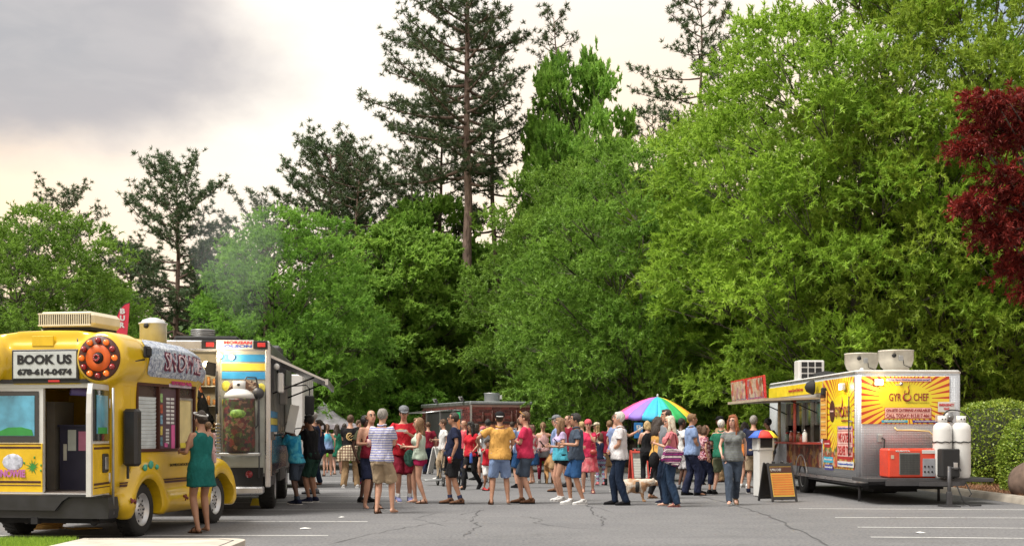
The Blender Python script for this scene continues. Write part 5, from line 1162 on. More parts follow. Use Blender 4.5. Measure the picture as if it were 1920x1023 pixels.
# ---------------------------------------------------------------- brick patterned trailer
def bricktrailer():
    L_, Wd, z0, z1 = 6.2, 2.15, .42, 2.30
    an = math.atan2(.33, .94); t = thing('brick_trailer', (-1.38, 43.0, 0), an, 'small food trailer wrapped in red brick pattern behind the crowd', 'trailer')
    # local: x along the near end (0..Wd), y along the side
    MB().box((Wd/2, L_/2, (z0+z1)/2), (Wd-.06, L_-.06, z1-z0)).build('body', mat('mortar print', (.42, .27, .24), .7), t)
    cols = [mat('brick red %d' % k, c, .6, var=.25) for k, c in enumerate(((.13, .026, .022), (.09, .018, .016), (.17, .036, .03), (.07, .014, .014)))]
    rr = random.Random(1); mesh = {}
    def brick(x, y, z, w, face):
        key = (round(w, 3), face, rr.randrange(4))
        if key not in mesh:
            d = (w-.012, .05, .078) if face == 'B' else (.05, w-.012, .078); me = MB().box((0, 0, 0), d).mesh('brick'); me.materials.append(cols[key[2]]); mesh[key] = me
        o = link('brick', mesh[key], t); o.location = (x, y, z)
    # pieces on the end that faces the camera, about 300 in all with the side
    nrow = int((z1-z0-.05)/.10); bw = .30; big = []
    for r_ in range(nrow):
        z = z0+.06+r_*.10; off = (r_ % 2)*bw/2
        for k in range(-1, 8):
            x0 = max(.02, k*bw+off+.006); x1 = min(Wd-.02, (k+1)*bw+off-.006)
            if x1-x0 < .05: continue
            if z > 1.1: brick((x0+x1)/2, .01, z, round(x1-x0, 3), 'B')
            else: big.append(((x0+x1)/2, .01, z, x1-x0, 'B'))
        for k in range(-1, 21):
            y0 = max(.05, k*bw+off+.006); y1 = min(L_-.02, (k+1)*bw+off-.006)
            if y1-y0 < .05: continue
            if 1.05 < z < 2.12 and 1.0 < (y0+y1)/2 < 5.4: continue
            if z > 1.85: brick(.01, (y0+y1)/2, z, round(y1-y0, 3), 'L')
            else: big.append((.01, (y0+y1)/2, z, y1-y0, 'L'))
    mb = MB()
    for x, y, z, w, f in big: mb.box((x, y, z), (w-.012, .05, .078) if f == 'B' else (.05, w-.012, .078))
    o = mb.build('lower_bricks', cols[0], t); o['kind'] = 'stuff'
    MB().cbox((Wd/2, L_/2, z1+.06), (Wd+.08, L_+.08, .10), .02).build('roof', mat('grey roof edge', (.22, .24, .25), .5), t)
    MB().box((-.03, L_/2, z1+.04), (.03, L_, .10)).build('side_rail', M_chrome, t); MB().box((.0, 0, (z0+z1)/2), (.06, .06, z1-z0)).build('corner_trim', M_chrome, t)
    wf = MB(); wf.box((-.03, 3.2, 2.14), (.05, 4.6, .06)); wf.box((-.03, 3.2, 1.12), (.05, 4.6, .06))
    for y in (.95, 2.0, 3.6, 5.45): wf.box((-.03, y, 1.63), (.05, .07, 1.05))
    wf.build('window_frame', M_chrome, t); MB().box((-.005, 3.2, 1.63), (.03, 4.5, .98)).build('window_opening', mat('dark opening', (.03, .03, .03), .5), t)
    panel('lit_menu', mat('green menu', (.04, .35, .15), .4), t, (-.03, 1.5, 1.95), (.75, .22), 'L', .02); panel('menu_board', mat('orange board', (.4, .15, .06), .5), t, (-.03, 1.5, 1.6), (.7, .42), 'L', .02)
    MB().tube([(-.05, 2.0, 2.16), (-1.0, 2.0, 2.05), (-1.0, 5.4, 2.05), (-.05, 5.4, 2.16)], .02, 6).build('awning_frame', M_chrome, t)
    for y in (.7, 3.9): 
        f = link('flood_lamp', None, t); f.location = (-.12, y, z1+.12); MB().cbox((0, 0, .08), (.10, .22, .17), .02, rot=(0, R(-25), 0)).build('housing', M_dkgrey, f); MB().cbox((-.06, 0, .10), (.012, .18, .13), .004, rot=(0, R(-25), 0)).build('lens', mat('frosted lens', (.5, .52, .5), .4), f)
    MB().lathe([(.25, 0), (.27, .05), (.27, .30), (.29, .31), (.29, .33), (.1, .34), (.01, .34)], (Wd*.55, 1.3, z1+.1), n=28).build('exhaust_fan', M_galv, t)
    MB().cbox((Wd*.55+.25, 1.1, z1+.28), (.08, .1, .14), .01).build('fan_box', M_white, t)
    # printed bottles and name panel on the near end
    sil = MB()
    for x, hh in ((.42, .34), (.75, .38), (1.45, .36), (1.62, .40)): sil.lathe([(.055, 0), (.06, .02), (.06, hh*.6), (.02, hh*.78), (.02, hh), (.01, hh)], (x, -.022, 1.72), n=12)
    o = sil.build('bottle_picture', M_maroon, t)
    panel('shelf_picture', mat('dark shelf print', (.03, .02, .02), .6), t, (1.0, -.02, 1.70), (1.5, .06), 'B', .012)
    panel('name_panel', mat('pizza print', (.42, .16, .08), .5, var=.5, nscale=6), t, (.95, -.02, 1.50), (1.35, .24), 'B', .012)
    panel('name_panel', M_whitem, t, (1.42, -.03, 1.42), (.40, .20), 'B', .012); text('lettering', 'UY', .13, (1.42, -.04, 1.42), t, M_blackm, ROT_B, width=.30, height=.13, bold=.004)
    for s2, x in ((-1, .14), (1, Wd-.14)): wheel(t, (x, 3.6, .36), .36, .22, side=s2)
    MB().box((Wd/2, L_/2, .36), (Wd*.8, L_, .12)).box((Wd/2, -.6, .40), (.12, 1.2, .1)).build('underframe', M_blackm, t); MB().cyl((Wd/2, -.9, 0), (Wd/2, -.9, .5), .04, 8).build('jack_stand', M_dkgrey, t)
bricktrailer()
# ---------------------------------------------------------------- people
def skinmat(c):
    key = ('skin', c)
    if key in MATS: return MATS[key]
    m, nt, b = newmat('skin'); v = coords(nt); f = noisef(nt, v, 7, 4)
    nt.links.new(mixc(nt, mr(nt, f, .3, .7), tuple(x*.88 for x in c), tuple(min(1, x*1.1) for x in c)), b.inputs['Base Color'])
    b.inputs['Roughness'].default_value = .5; b.inputs['Subsurface Weight'].default_value = .08; b.inputs['Subsurface Radius'].default_value = (.02, .008, .004)
    MATS[key] = m; return m
SK = dict(l=(.44, .24, .165), m=(.34, .175, .11), t=(.24, .115, .065), d=(.085, .038, .024), p=(.50, .29, .22))
HC = dict(black=(.012, .010, .010), dark=(.03, .018, .012), brown=(.09, .045, .022), lbrown=(.20, .11, .05), red=(.26, .07, .02), grey=(.28, .26, .24), white=(.60, .58, .54), blond=(.48, .34, .16), platinum=(.62, .56, .44))
def hairmat(n):
    key = ('hair', n)
    if key in MATS: return MATS[key]
    c = HC[n]; m, nt, b = newmat('hair ' + n); v = coords(nt, (9, 9, 1.2)); f = noisef(nt, v, 14, 4, .5)
    nt.links.new(mixc(nt, mr(nt, f, .3, .7), tuple(x*.5 for x in c), tuple(min(1, x*1.35) for x in c)), b.inputs['Base Color']); b.inputs['Roughness'].default_value = .48
    bump(nt, b, f, .9, .02); MATS[key] = m; return m
M_eye = mat('eye dark', (.03, .02, .018), .3, bmp=0); M_lip = mat('lips', (.32, .09, .08), .5, bmp=0); M_wht = mat('eye white', (.6, .58, .55), .4, bmp=0)
C_ = dict(navy=(.015, .02, .05), black=(.012, .012, .014), white=(.66, .66, .66), grey=(.18, .19, .21), red=(.52, .02, .035), maroon=(.20, .012, .03), khaki=(.40, .31, .21), tan=(.33, .22, .12), mustard=(.62, .34, .09),
          ltblue=(.22, .31, .52), chambray=(.20, .27, .46), jeans=(.010, .020, .045), ltjeans=(.022, .045, .09), royal=(.025, .085, .22), pink=(.62, .20, .22), hotpink=(.58, .035, .10), magenta=(.38, .015, .08), mint=(.52, .62, .52), teal=(.012, .13, .12),
          green=(.02, .15, .09), olive=(.13, .15, .09), lilac=(.50, .40, .62), aqua=(.10, .50, .66), turq=(.02, .28, .52), slate=(.055, .075, .11), lime=(.25, .60, .06), orange=(.62, .20, .05), brick=(.45, .05, .05), rose=(.58, .09, .12), dkgreen=(.02, .06, .045), lav=(.24, .26, .50), cream=(.6, .52, .4), brown=(.14, .07, .04), polo=(.62, .60, .62), palepink=(.66, .42, .42))
C_ = {k: tuple(c*.84 for c in v) for k, v in C_.items()}
def cm(n, pat=None, c2=None, c3=None): return fabric(n, C_[n], pat, C_[c2] if c2 else None, C_[c3] if c3 else None)
def V3(*a): return Vector(a)
def ringE(c, a, b, n=16, ax=None):
    ux, uy = (Vector((1, 0, 0)), Vector((0, 1, 0))) if ax is None else ax
    return [Vector(c)+ux*(a*math.cos(2*math.pi*k/n))+uy*(b*math.sin(2*math.pi*k/n)) for k in range(n)]
def ik(s, t, l1, l2, pole):
    d = t-s; L = d.length; mx = (l1+l2)*.995
    if L > mx: t = s+d*(mx/L); d = t-s; L = mx
    a = (l1*l1-l2*l2+L*L)/(2*L); h = math.sqrt(max(0, l1*l1-a*a)); u = d.normalized(); p = pole-u*pole.dot(u); p.normalize()
    return s+u*a+p*h, t
ARM = dict(down=((.07, .03, -.50), (.6, -1, 0)), cross=((-.23, .19, -.24), (.7, -.1, -1)), phone=((-.10, .30, -.20), (.5, -.4, -1)), mouth=((-.12, .17, .02), (.5, .1, -1)), hip=((.02, .02, -.32), (1, -.6, 0)), pocket=((.03, .08, -.44), (.8, -1, 0)),
           front=((-.15, .18, -.40), (.8, -.6, -.2)), hold=((.02, .27, -.26), (.4, -.6, -1)), reach=((.0, .46, -.05), (.5, 0, -1)), wide=((.20, .20, -.28), (1, -.5, -.4)), up=((-.04, .25, .10), (.6, .2, -1)), swing=((.06, .24, -.42), (.4, -1, 0)), swingb=((.09, -.20, -.44), (.4, -1, 0)), back=((-.08, -.16, -.36), (1, -.4, 0)), carry=((-.12, .26, -.16), (.6, -.2, -1)), purse=((-.02, .16, -.30), (.7, -.5, -.6)))
LEG = dict(stand=((.11, .0), (.11, .0)), wide=((.16, .02), (.16, -.03)), step=((.10, .10), (.10, -.12)), walk=((.07, .27), (.06, -.28)), cross=((.03, .07), (.03, -.04)), relax=((.15, .09), (.08, -.03)))
def person(px, py, hgt, yaw, label, g='m', skin='l', hair=('short', 'brown'), top=('tee', 'grey'), bot=('shorts', 'navy'), shoes='shoe:black', arms=('down', 'down'), legs='stand', head=(0, 0), fat=1., lean=0., hat=None, glasses=None, socks=None, Y=None, vox=None, z0=0., group=None, child=False, headY=None, twist=0):
    """px, py: feet in the photograph; yaw: degrees, 0 faces right, 90 away, 180 left, 270 the camera"""
    Y = Y or gy(py); k = hgt/1.75
    root = thing('person', (gx(px, Y), Y, z0), R(yaw-90), label, 'person', group)
    vox = vox or (.019 if Y < 27 else .024 if Y < 34 else .030)
    fem = g == 'f'; sw = (.165 if fem else .190); hp = .098 if fem else .092; hk = 1.16 if child else 1.0
    hz = .91; shz = 1.43
    def bend(p): # lean of the upper body about the hips
        q = Vector(p); q = Matrix.Rotation(-R(lean), 3, 'X') @ (q-V3(0, 0, .93)) + V3(0, 0, .93) if lean else q
        return q
    # skeleton
    J = {}
    for s, lg in ((1, LEG[legs][0]), (-1, LEG[legs][1])):
        hip = V3(s*hp, 0, hz); back = lg[1] < -.2
        ank = V3(s*lg[0], lg[1], .17 if back else .085); kn, ank = ik(hip, ank, .43, .42, V3(0, 1, 0)); J[s, 'hip'], J[s, 'kn'], J[s, 'an'] = hip, kn, ank
        J[s, 'pitch'] = -35 if back else 0
        sh = bend((s*sw, 0, shz-.01)); tgt, pole = ARM[arms[0 if s == 1 else 1]]
        t = sh+V3(tgt[0]*s, tgt[1], tgt[2]); el, wr = ik(sh, t, .285, .25, V3(pole[0]*s, pole[1], pole[2])); J[s, 'sh'], J[s, 'el'], J[s, 'wr'] = sh, el, wr
    hd = Matrix.Rotation(R(head[0]), 3, 'Z') @ Matrix.Rotation(R(head[1]), 3, 'X')
    hc = bend((0, .03, 1.63)); 
    def H(p): return hc + hd @ (Vector(p)*hk)
    # --- body
    f = fat; b = MB(); HIP = .182 if fem else .168
    tors = [(.84, .14, .10, 0), (.90, HIP*.97, .118, -.005), (.97, HIP*(.5+.5*f), .12*f, .0), (1.07, (.138 if fem else .152)*f, .105*f, .012*f), (1.16, (.138 if fem else .158)*f, .108*f, .014*f), (1.27, .160*(.6+.4*f), .118*(.6+.4*f), .01), (1.35, sw*.94, .106, 0), (1.40, sw*.78, .088, -.005), (1.44, sw*.48, .064, -.005), (1.475, .058, .058, .0), (1.55, .052, .055, .018)]
    def rg(z, a, bb, y, inf=0.): q = bend((0, y, z)); return ringE(q, a+inf, bb+inf)
    b.loft([rg(*t) for t in tors])
    if fem:
        for s in (1, -1): b.ell(bend((s*.075, .105, 1.27)), (.068, .055, .065))
    if not fem and f > 1.08: b.ell(bend((0, .07, 1.08)), (.15, .12, .14))
    hr = [(-.118, .022, .026, .048), (-.10, .045, .055, .028), (-.06, .060, .078, .012), (-.01, .070, .088, .004), (.04, .075, .094, -.003), (.08, .068, .084, -.008), (.108, .046, .058, -.01), (.122, .012, .016, -.01)]
    b.loft([[H((a*math.cos(t), y+bb*math.sin(t), z)) for t in np.linspace(0, 2*math.pi, 14, endpoint=False)] for z, a, bb, y in hr])
    b.tube([bend((0, 0, 1.44)), bend((0, .01, 1.5)), H((0, -.01, -.08))], [.058, .052, .056], 12)
    arm_r = (.045, .036, .040, .026) if not fem else (.039, .031, .035, .023)
    ex = MB()
    for s in (1, -1):
        sh, el, wr = J[s, 'sh'], J[s, 'el'], J[s, 'wr']; kk = .85+.15*f
        b.tube([bend((s*sw*.6, 0, 1.40)), sh+V3(-s*.01, 0, -.008), sh.lerp(el, .35), el, el.lerp(wr, .3), el.lerp(wr, .7), wr], [.05, arm_r[0]*1.15*kk, arm_r[0]*kk, arm_r[1]*kk, arm_r[2]*kk, arm_r[2]*.8, arm_r[3]], 10)
        d = (wr-el).normalized(); inn = V3(-s, 0, 0) - d*V3(-s, 0, 0).dot(d); inn = inn.normalized() if inn.length > .05 else d.orthogonal().normalized(); side = d.cross(inn).normalized()
        pc = wr+d*.045; Mx = Matrix((side, inn, d)).transposed(); b.ell(pc, (.038, .017, .052), 10, 6, M=Mx)
        for q, (o, L_) in enumerate(((-.027, .062), (-.009, .072), (.009, .068), (.027, .052))):
            r0 = wr+d*.080+side*o; curl = inn*.35; ex.tube([r0, r0+d*L_*.4+curl*.02, r0+(d*.75+curl)*L_*.75, r0+(d*.7+curl*1.6)*L_], [.0095, .009, .0085, .006], 6)
        th = wr+d*.03-side*.03*1; ex.tube([th, th-side*.025+d*.02+inn*.01, th-side*.03+d*.05+inn*.02], [.012, .011, .007], 6)
        hip, kn, an = J[s, 'hip'], J[s, 'kn'], J[s, 'an']; th_ = (.088 if fem else .083)*(.7+.3*f)
        b.tube([hip+V3(0, 0, .04), hip-V3(0, 0, .06), hip.lerp(kn, .5), kn+V3(0, 0, .03), kn.lerp(an, .3), kn.lerp(an, .75), an], [th_, th_, th_*.82, .057, .057*(.8+.2*f), .040, .036], 12)
        fp = R(J[s, 'pitch']); fd = V3(.12*s, 1, 0).normalized(); FM = Matrix.Rotation(fp, 3, 'X')
        def F(x, y, z): return an + FM @ (fd*y + V3(x, 0, z-.085))
        J[s, 'F'] = F
        b.loft([[F(a*math.cos(t), y, max(.012, zc+c*math.sin(t))) for t in np.linspace(0, 2*math.pi, 10, endpoint=False)] for y, a, c, zc in [(-.055, .020, .025, .045), (-.03, .032, .04, .05), (.03, .036, .04, .05), (.10, .044, .028, .035), (.16, .042, .018, .028), (.185, .02, .01, .02)]])
    # features
    ex.ell(H((0, .098, -.018)), (.012*hk, .018*hk, .022*hk), 8, 6); ex.ell(H((0, .088, .012)), (.009*hk, .014*hk, .02*hk), 8, 6)
    for s in (1, -1):
        ex.ell(H((s*.074, -.005, -.015)), (.010*hk, .020*hk, .030*hk), 8, 6, M=hd)
        ex.ell(H((s*.030, .079, .012)), (.016*hk, .010*hk, .009*hk), 8, 6, 3, hd); ex.ell(H((s*.030, .087, .012)), (.010*hk, .006*hk, .009*hk), 6, 4, 1, hd)
        ex.tube([H((s*.014, .089, .032)), H((s*.032, .087, .038)), H((s*.052, .072, .032))], .008*hk, 5, 1)
    ex.tube([H((-.024, .080, -.060)), H((-.01, .088, -.057)), H((.01, .088, -.057)), H((.024, .080, -.060))], [.005, .009, .009, .005], 6, 2)
    def add(name, mb, mats, vx=vox, sm=3, disp=0., extra=None):
        for i, v in enumerate(mb.v): mb.v[i] = (v[0]*k, v[1]*k, v[2]*k)
        if extra:
            for i, v in enumerate(extra.v): extra.v[i] = (v[0]*k, v[1]*k, v[2]*k)
        o = mb.build(name, mats, root); 
        if vx: remesh_later(o, vx, sm, disp, extra=extra)
        return o
    add('body', b, [skinmat(SK[skin]), M_eye, M_lip, M_wht], extra=ex)
    # --- hair
    st_, hcn = hair; hm = hairmat(hcn) if hcn in HC else None; h = MB()
    if st_ != 'bald':
        if st_ == 'crop': h.ell(H((0, -.022, .028)), (.080*hk, .088*hk, .100*hk), 14, 10, M=hd)
        elif st_ == 'rim':
            h.tube([H((.072, .02, .01)), H((.078, -.04, .0)), H((.045, -.095, .0)), H((0, -.108, .0)), H((-.045, -.095, .0)), H((-.078, -.04, .0)), H((-.072, .02, .01))], [.015, .03, .036, .036, .036, .03, .015], 8)
        else:
            h.ell(H((0, -.020, .034)), (.088*hk, .096*hk, .104*hk), 14, 10, M=hd); h.ell(H((0, .045, .092)), (.062*hk, .045*hk, .032*hk), 12, 8, M=hd)
            for s in (1, -1): h.ell(H((s*.070, .0, .03)), (.018*hk, .05*hk, .05*hk), 10, 6, M=hd)
        if st_ in ('long', 'curly', 'vlong'):
            e = {'long': -.30, 'curly': -.30, 'vlong': -.40}[st_]; wd = 1.25 if st_ == 'curly' else 1.
            h.loft([[H((wd*a*math.cos(t), y+bb*math.sin(t)*wd, z)) for t in np.linspace(0, 2*math.pi, 14, endpoint=False)] for z, a, bb, y in [(.06, .08, .07, -.03), (0, .094, .07, -.035), (-.08, .10, .062, -.045), (-.17, .105, .055, -.065), (e*.8, .10, .045, -.085), (e, .06, .025, -.09)]])
            for s in (1, -1): h.tube([H((s*.078, .03, .03)), H((s*.088, .03, -.06)), H((s*.095, .03, -.16)), H((s*.085, .035, e*.85))], [.02, .024*wd, .03*wd, .014], 8)
        if st_ == 'bob':
            h.loft([[H((a*math.cos(t), y+bb*math.sin(t), z)) for t in np.linspace(0, 2*math.pi, 14, endpoint=False)] for z, a, bb, y in [(.06, .092, .075, -.03), (-.02, .108, .078, -.035), (-.09, .106, .07, -.04), (-.13, .07, .05, -.04)]])
        if st_ == 'pony': h.ell(H((0, -.115, .03)), (.028, .03, .028)); h.tube([H((0, -.12, .03)), H((0, -.155, -.02)), H((0, -.15, -.12)), H((0, -.125, -.24))], [.022, .034, .032, .012], 8)
        if st_ == 'bun': h.ell(H((0, -.118, -.005)), (.040, .038, .038))
        if st_ == 'afro': h.ell(H((0, -.03, .035)), (.108, .112, .118))
        hd_ = {'short': .009, 'crop': .003, 'rim': .004, 'curly': .024, 'afro': .012}.get(st_, .014)
        add('hair', h, hm, vx=max(.012, vox*.75), sm=2, disp=hd_)
    # --- head things
    if hat:
        kind, hc1 = hat[0], hat[1]; m_ = MB(); mm = [cm(hc1)] + ([cm(hat[2])] if len(hat) > 2 else [cm(hc1)])
        if kind in ('cap', 'capback'):
            sg = 1 if kind == 'cap' else -1
            m_.loft([[H((a*math.cos(t), -.012+bb*math.sin(t), z)) for t in np.linspace(0, 2*math.pi, 16, endpoint=False)] for z, a, bb in [(.045, .094, .112), (.085, .094, .11), (.118, .078, .092), (.14, .045, .055), (.148, .01, .012)]])
            m_.loft([[H((x, y, z-.002)) for x, y, z in ((-.07, sg*.07, .055), (-.06, sg*.15, .048), (0, sg*.185, .045), (.06, sg*.15, .048), (.07, sg*.07, .055))], [H((x, y, z+.010)) for x, y, z in ((-.07, sg*.07, .055), (-.06, sg*.15, .048), (0, sg*.185, .045), (.06, sg*.15, .048), (.07, sg*.07, .055))]], mi=1)
            add('cap', m_, mm, vx=None)
        elif kind == 'band':
            m_.tube([H((.088*math.cos(a)*1.03, -.01+.106*math.sin(a), .068+.03*math.sin(a))) for a in np.linspace(0, 6.283, 20)], [.017]*20, 8, flat=.5); add('headband', m_, mm, vx=None)
        elif kind == 'scarf':
            m_.ell(H((0, -.012, .055)), (.095, .112, .088), 16, 10, M=hd); add('bandana', m_, mm, vx=.016)
    if glasses:
        q = MB()
        if glasses == 'on':
            for s in (1, -1): q.ell(H((s*.033, .094, .010)), (.026, .008, .016), 10, 6, M=hd); q.tube([H((s*.06, .085, .014)), H((s*.080, .0, .012))], .004, 5)
            q.tube([H((-.012, .10, .013)), H((.012, .10, .013))], .004, 5); add('sunglasses', q, M_blackm, vx=None)
        else:
            for s in (1, -1): q.ell(H((s*.033, .085, .105)), (.028, .010, .018), 10, 6, M=hd); q.tube([H((s*.06, .07, .10)), H((s*.088, -.02, .05))], .004, 5)
            add('sunglasses', q, mat('orange mirror lens', (.7, .35, .05), .15, coat=.5), vx=None)
    # --- clothes
    gap = .013
    tk, tc = top[0], top[1]; pat = top[2] if len(top) > 2 else None; tm = cm(tc, pat, *(top[3:5])) if pat else cm(tc)
    w = MB(); loose = .012 if tk in ('tee', 'polo') and not fem else .004
    zl = .86 if tk in ('tee', 'polo') else .90
    if tk in ('dress',): zl = .90
    tt = [t for t in tors if t[0] >= 1.06 and t[0] < 1.46]
    low = [(zl, max(HIP*(.55+.45*f), HIP)+loose*.6+.014, .128*(.5+.5*f)+loose*.6+.016, .0), ((zl+1.0)/2, max(HIP, HIP*(.5+.5*f))+loose+.012, .127*(.5+.5*f)+loose+.014, .004)]
    bulge = [(z, (max(a, HIP*.80) if z < 1.3 else a)+loose, bb+loose+(.012 if fem and 1.2 < z < 1.3 else 0), y+(.012 if fem and 1.2 < z < 1.3 else 0)) for z, a, bb, y in tt]
    if tk == 'tank': bulge = [(z, a*(.80 if z > 1.34 else 1), bb, y) for z, a, bb, y in bulge]
    w.loft([rg(*t, inf=gap) for t in low+bulge])
    if fem:
        for s in (1, -1): w.ell(bend((s*.075, .112, 1.27)), (.086, .068, .083))
    if not fem and f > 1.08: w.ell(bend((0, .07, 1.06)), (.17, .135, .16))
    if tk in ('tee', 'polo'):
        L_ = .62 if not fem else .45
        for s in (1, -1):
            sh, el = J[s, 'sh'], J[s, 'el']; kk = .85+.15*f; e = sh.lerp(el, L_)
            w.tube([bend((s*sw*.5, 0, 1.385)), sh+V3(-s*.012, 0, -.010), sh.lerp(el, .3), e], [.060, (arm_r[0]*1.15*kk)+gap+.002, arm_r[0]*kk+gap+.006, arm_r[0]*kk+gap+.010+loose*.8], 12)
    elif tk in ('tank', 'dress'):
        for s in (1, -1): w.tube([bend((s*sw*.52, .05, 1.36)), bend((s*sw*.56, .0, 1.445)), bend((s*sw*.52, -.05, 1.36))], [.034, .026, .034], 8)
    if tk == 'dress':
        w.loft([ringE((0, 0, z), a, bb, 20) for z, a, bb in [(1.08, .145, .12), (.98, .19, .145), (.86, .21, .16), (.72, .22, .17), (top[5] if len(top) > 5 else .60, .235, .18)]])
    add('dress' if tk == 'dress' else 'shirt', w, tm, vx=vox*.9, sm=3, disp=.013)
    if tk == 'polo': q = MB(); q.tube([bend((.068*math.cos(a), .005+.066*math.sin(a), 1.478+.012*math.cos(a*2))) for a in np.linspace(0, 6.283, 18)], .016, 7); add('collar', q, tm, vx=None)
    if tk != 'dress' and bot:
        bk, bc = bot[0], bot[1]; bp = bot[2] if len(bot) > 2 else None; bm_ = cm(bc, bp, *(bot[3:5])) if bp else cm(bc); w = MB()
        w.loft([ringE((0, y, z), a, bb) for z, a, bb, y in [(.82, HIP*.92+gap, .125+gap, -.005), (.90, HIP+gap*1.1, .128*(.8+.2*f)+gap, -.005), (1.0, HIP*(.5+.48*f)+gap, .118*f+gap, 0)]])
        if bk == 'skirt':
            e = bot[5] if len(bot) > 5 else .55
            w.loft([[V3(a*(1+.05*math.sin(t*9)*(i > 1))*math.cos(t), bb*(1+.05*math.sin(t*9)*(i > 1))*math.sin(t), z) for t in np.linspace(0, 2*math.pi, 40, endpoint=False)] for i, (z, a, bb) in enumerate([(.98, .165, .13), (.86, .205, .16), (.72, .225, .18), (e, .25, .20)])])
        else:
            for s in (1, -1):
                hip, kn, an = J[s, 'hip'], J[s, 'kn'], J[s, 'an']; th_ = (.088 if fem else .083)*(.7+.3*f)
                if bk == 'shorts': w.tube([hip+V3(0, 0, .03), hip-V3(0, 0, .08), hip.lerp(kn, .5), hip.lerp(kn, .93)], [th_+gap, th_+gap+.006, th_*.9+gap+.014, .078+gap+.012], 14)
                elif bk == 'minis': w.tube([hip+V3(0, 0, .03), hip-V3(0, 0, .06), hip.lerp(kn, .32)], [th_+gap*.8, th_+gap, th_+gap*1.1], 14)
                else:
                    fl = {'pants': .020, 'jeans': .012, 'leggings': -.001, 'capri': .014}[bk]; e = an+V3(0, 0, -.035) if bk in ('pants', 'jeans') else (kn.lerp(an, .62) if bk == 'capri' else an+V3(0, 0, .02))
                    w.tube([hip+V3(0, 0, .03), hip-V3(0, 0, .08), hip.lerp(kn, .5), kn, kn.lerp(an, .35), kn.lerp(e, .8), e], [th_+gap*.8, th_+gap+fl*.3, th_*.86+gap+fl*.5, .062+gap*.8+fl*.6, .060+gap*.7+fl*.8, .044+gap+fl, .042+gap+fl*1.1], 14)
        add('skirt' if bk == 'skirt' else 'shorts' if bk in ('shorts', 'minis') else 'trousers', w, bm_, vx=vox*.9, sm=2, disp=.010)
    # --- shoes, socks
    sk_, sc = shoes.split(':')
    for s in (1, -1):
        F = J[s, 'F']; q = MB(); cc = cm(sc)
        if sk_ in ('shoe', 'boot'):
            q.loft([[F(a*math.cos(t), y, max(.018, zc+c*math.sin(t))) for t in np.linspace(0, 2*math.pi, 12, endpoint=False)] for y, a, c, zc in [(-.070, .030, .035, .05), (-.045, .043, .052, .055), (.02, .046, .054, .055), (.075, .050, .040, .045), (.14, .051, .028, .038), (.195, .040, .020, .034), (.215, .016, .010, .03)]])
            an = J[s, 'an']; q.tube([an+V3(0, 0, .03 if sk_ == 'shoe' else .10), an-V3(0, 0, .02)], [.050, .05], 12)
            o = add('shoe', q, cc, vx=None); sm_ = MB(); sm_.loft([[F(x*1.06, y, z) for x, y in ((-.03, -.075), (.03, -.075), (.048, 0), (.054, .12), (.040, .20), (0, .222), (-.040, .20), (-.054, .12), (-.048, 0))] for z in (0.002, .022)], smooth=False)
            for i, v in enumerate(sm_.v): sm_.v[i] = tuple(c*k for c in v)
            sm_.build('sole', cm('white') if sc in ('white', 'navy', 'lav') else cm('black'), o)
        else:
            q.loft([[F(x, y, z) for x, y in ((-.03, -.06), (.03, -.06), (.044, 0), (.052, .11), (.040, .18), (0, .20), (-.040, .18), (-.052, .11), (-.044, 0))] for z in (0.002, .016)], smooth=False)
            q.tube([F(-.050, .08, .02), F(-.03, .09, .065), F(.0, .095, .078), (F(.03, .09, .065)), F(.05, .08, .02)], [.012]*5, 6, flat=.5)
            q.tube([F(-.040, -.02, .02), F(-.036, .01, .09), F(.0, .045, .102), F(.036, .01, .09), F(.04, -.02, .02)], [.010]*5, 6, flat=.5); add('sandal', q, cc, vx=None)
        if socks:
            an = J[s, 'an']; kn = J[s, 'kn']; q = MB(); q.tube([an-V3(0, 0, .03), an, an.lerp(kn, .22)], [.048, .045, .048], 12); add('sock', q, cm(socks), vx=None)
    root['_k'] = k; PEOPLE.append((root, J, H, k)); return root, J, H, k
PEOPLE = []
def held(name, root, p, k, label, cat, yaw=0., group=None):
    """a separate thing placed at point p of a person's local frame"""
    Mw = Matrix.Translation(root.location) @ Matrix.Rotation(root.rotation_euler.z, 4, 'Z'); q = Mw @ (Vector(p)*k)
    return thing(name, tuple(q), root.rotation_euler.z+R(yaw), label, cat, group)
def hand(J, s): el, wr = J[s, 'el'], J[s, 'wr']; return wr+(wr-el).normalized()*.085
def cup(root, J, k, s, m, label, h=.13, r=.042):
    t = held('drink_cup', root, hand(J, s)+V3(-s*.0, .02, -.05), k, label, 'cup'); MB().lathe([(r*.75, 0), (r, h), (r*.95, h), (r*.7, .01)], n=18).build('cup_body', m, t); MB().lathe([(.01, h*.8), (r*.93, h*.82)], n=16).build('drink', cm('brown'), t); return t
def phone(root, J, k, s, label):
    t = held('phone', root, hand(J, s)+V3(0, .02, .03), k, label, 'phone'); MB().cbox((0, 0, .02), (.075, .010, .15), .004, rot=(R(-40), 0, 0)).build('phone_body', M_blackm, t); MB().cbox((0, -.006, .025), (.066, .003, .135), .001, rot=(R(-40), 0, 0)).build('screen', M_glass, t); return t

P = person
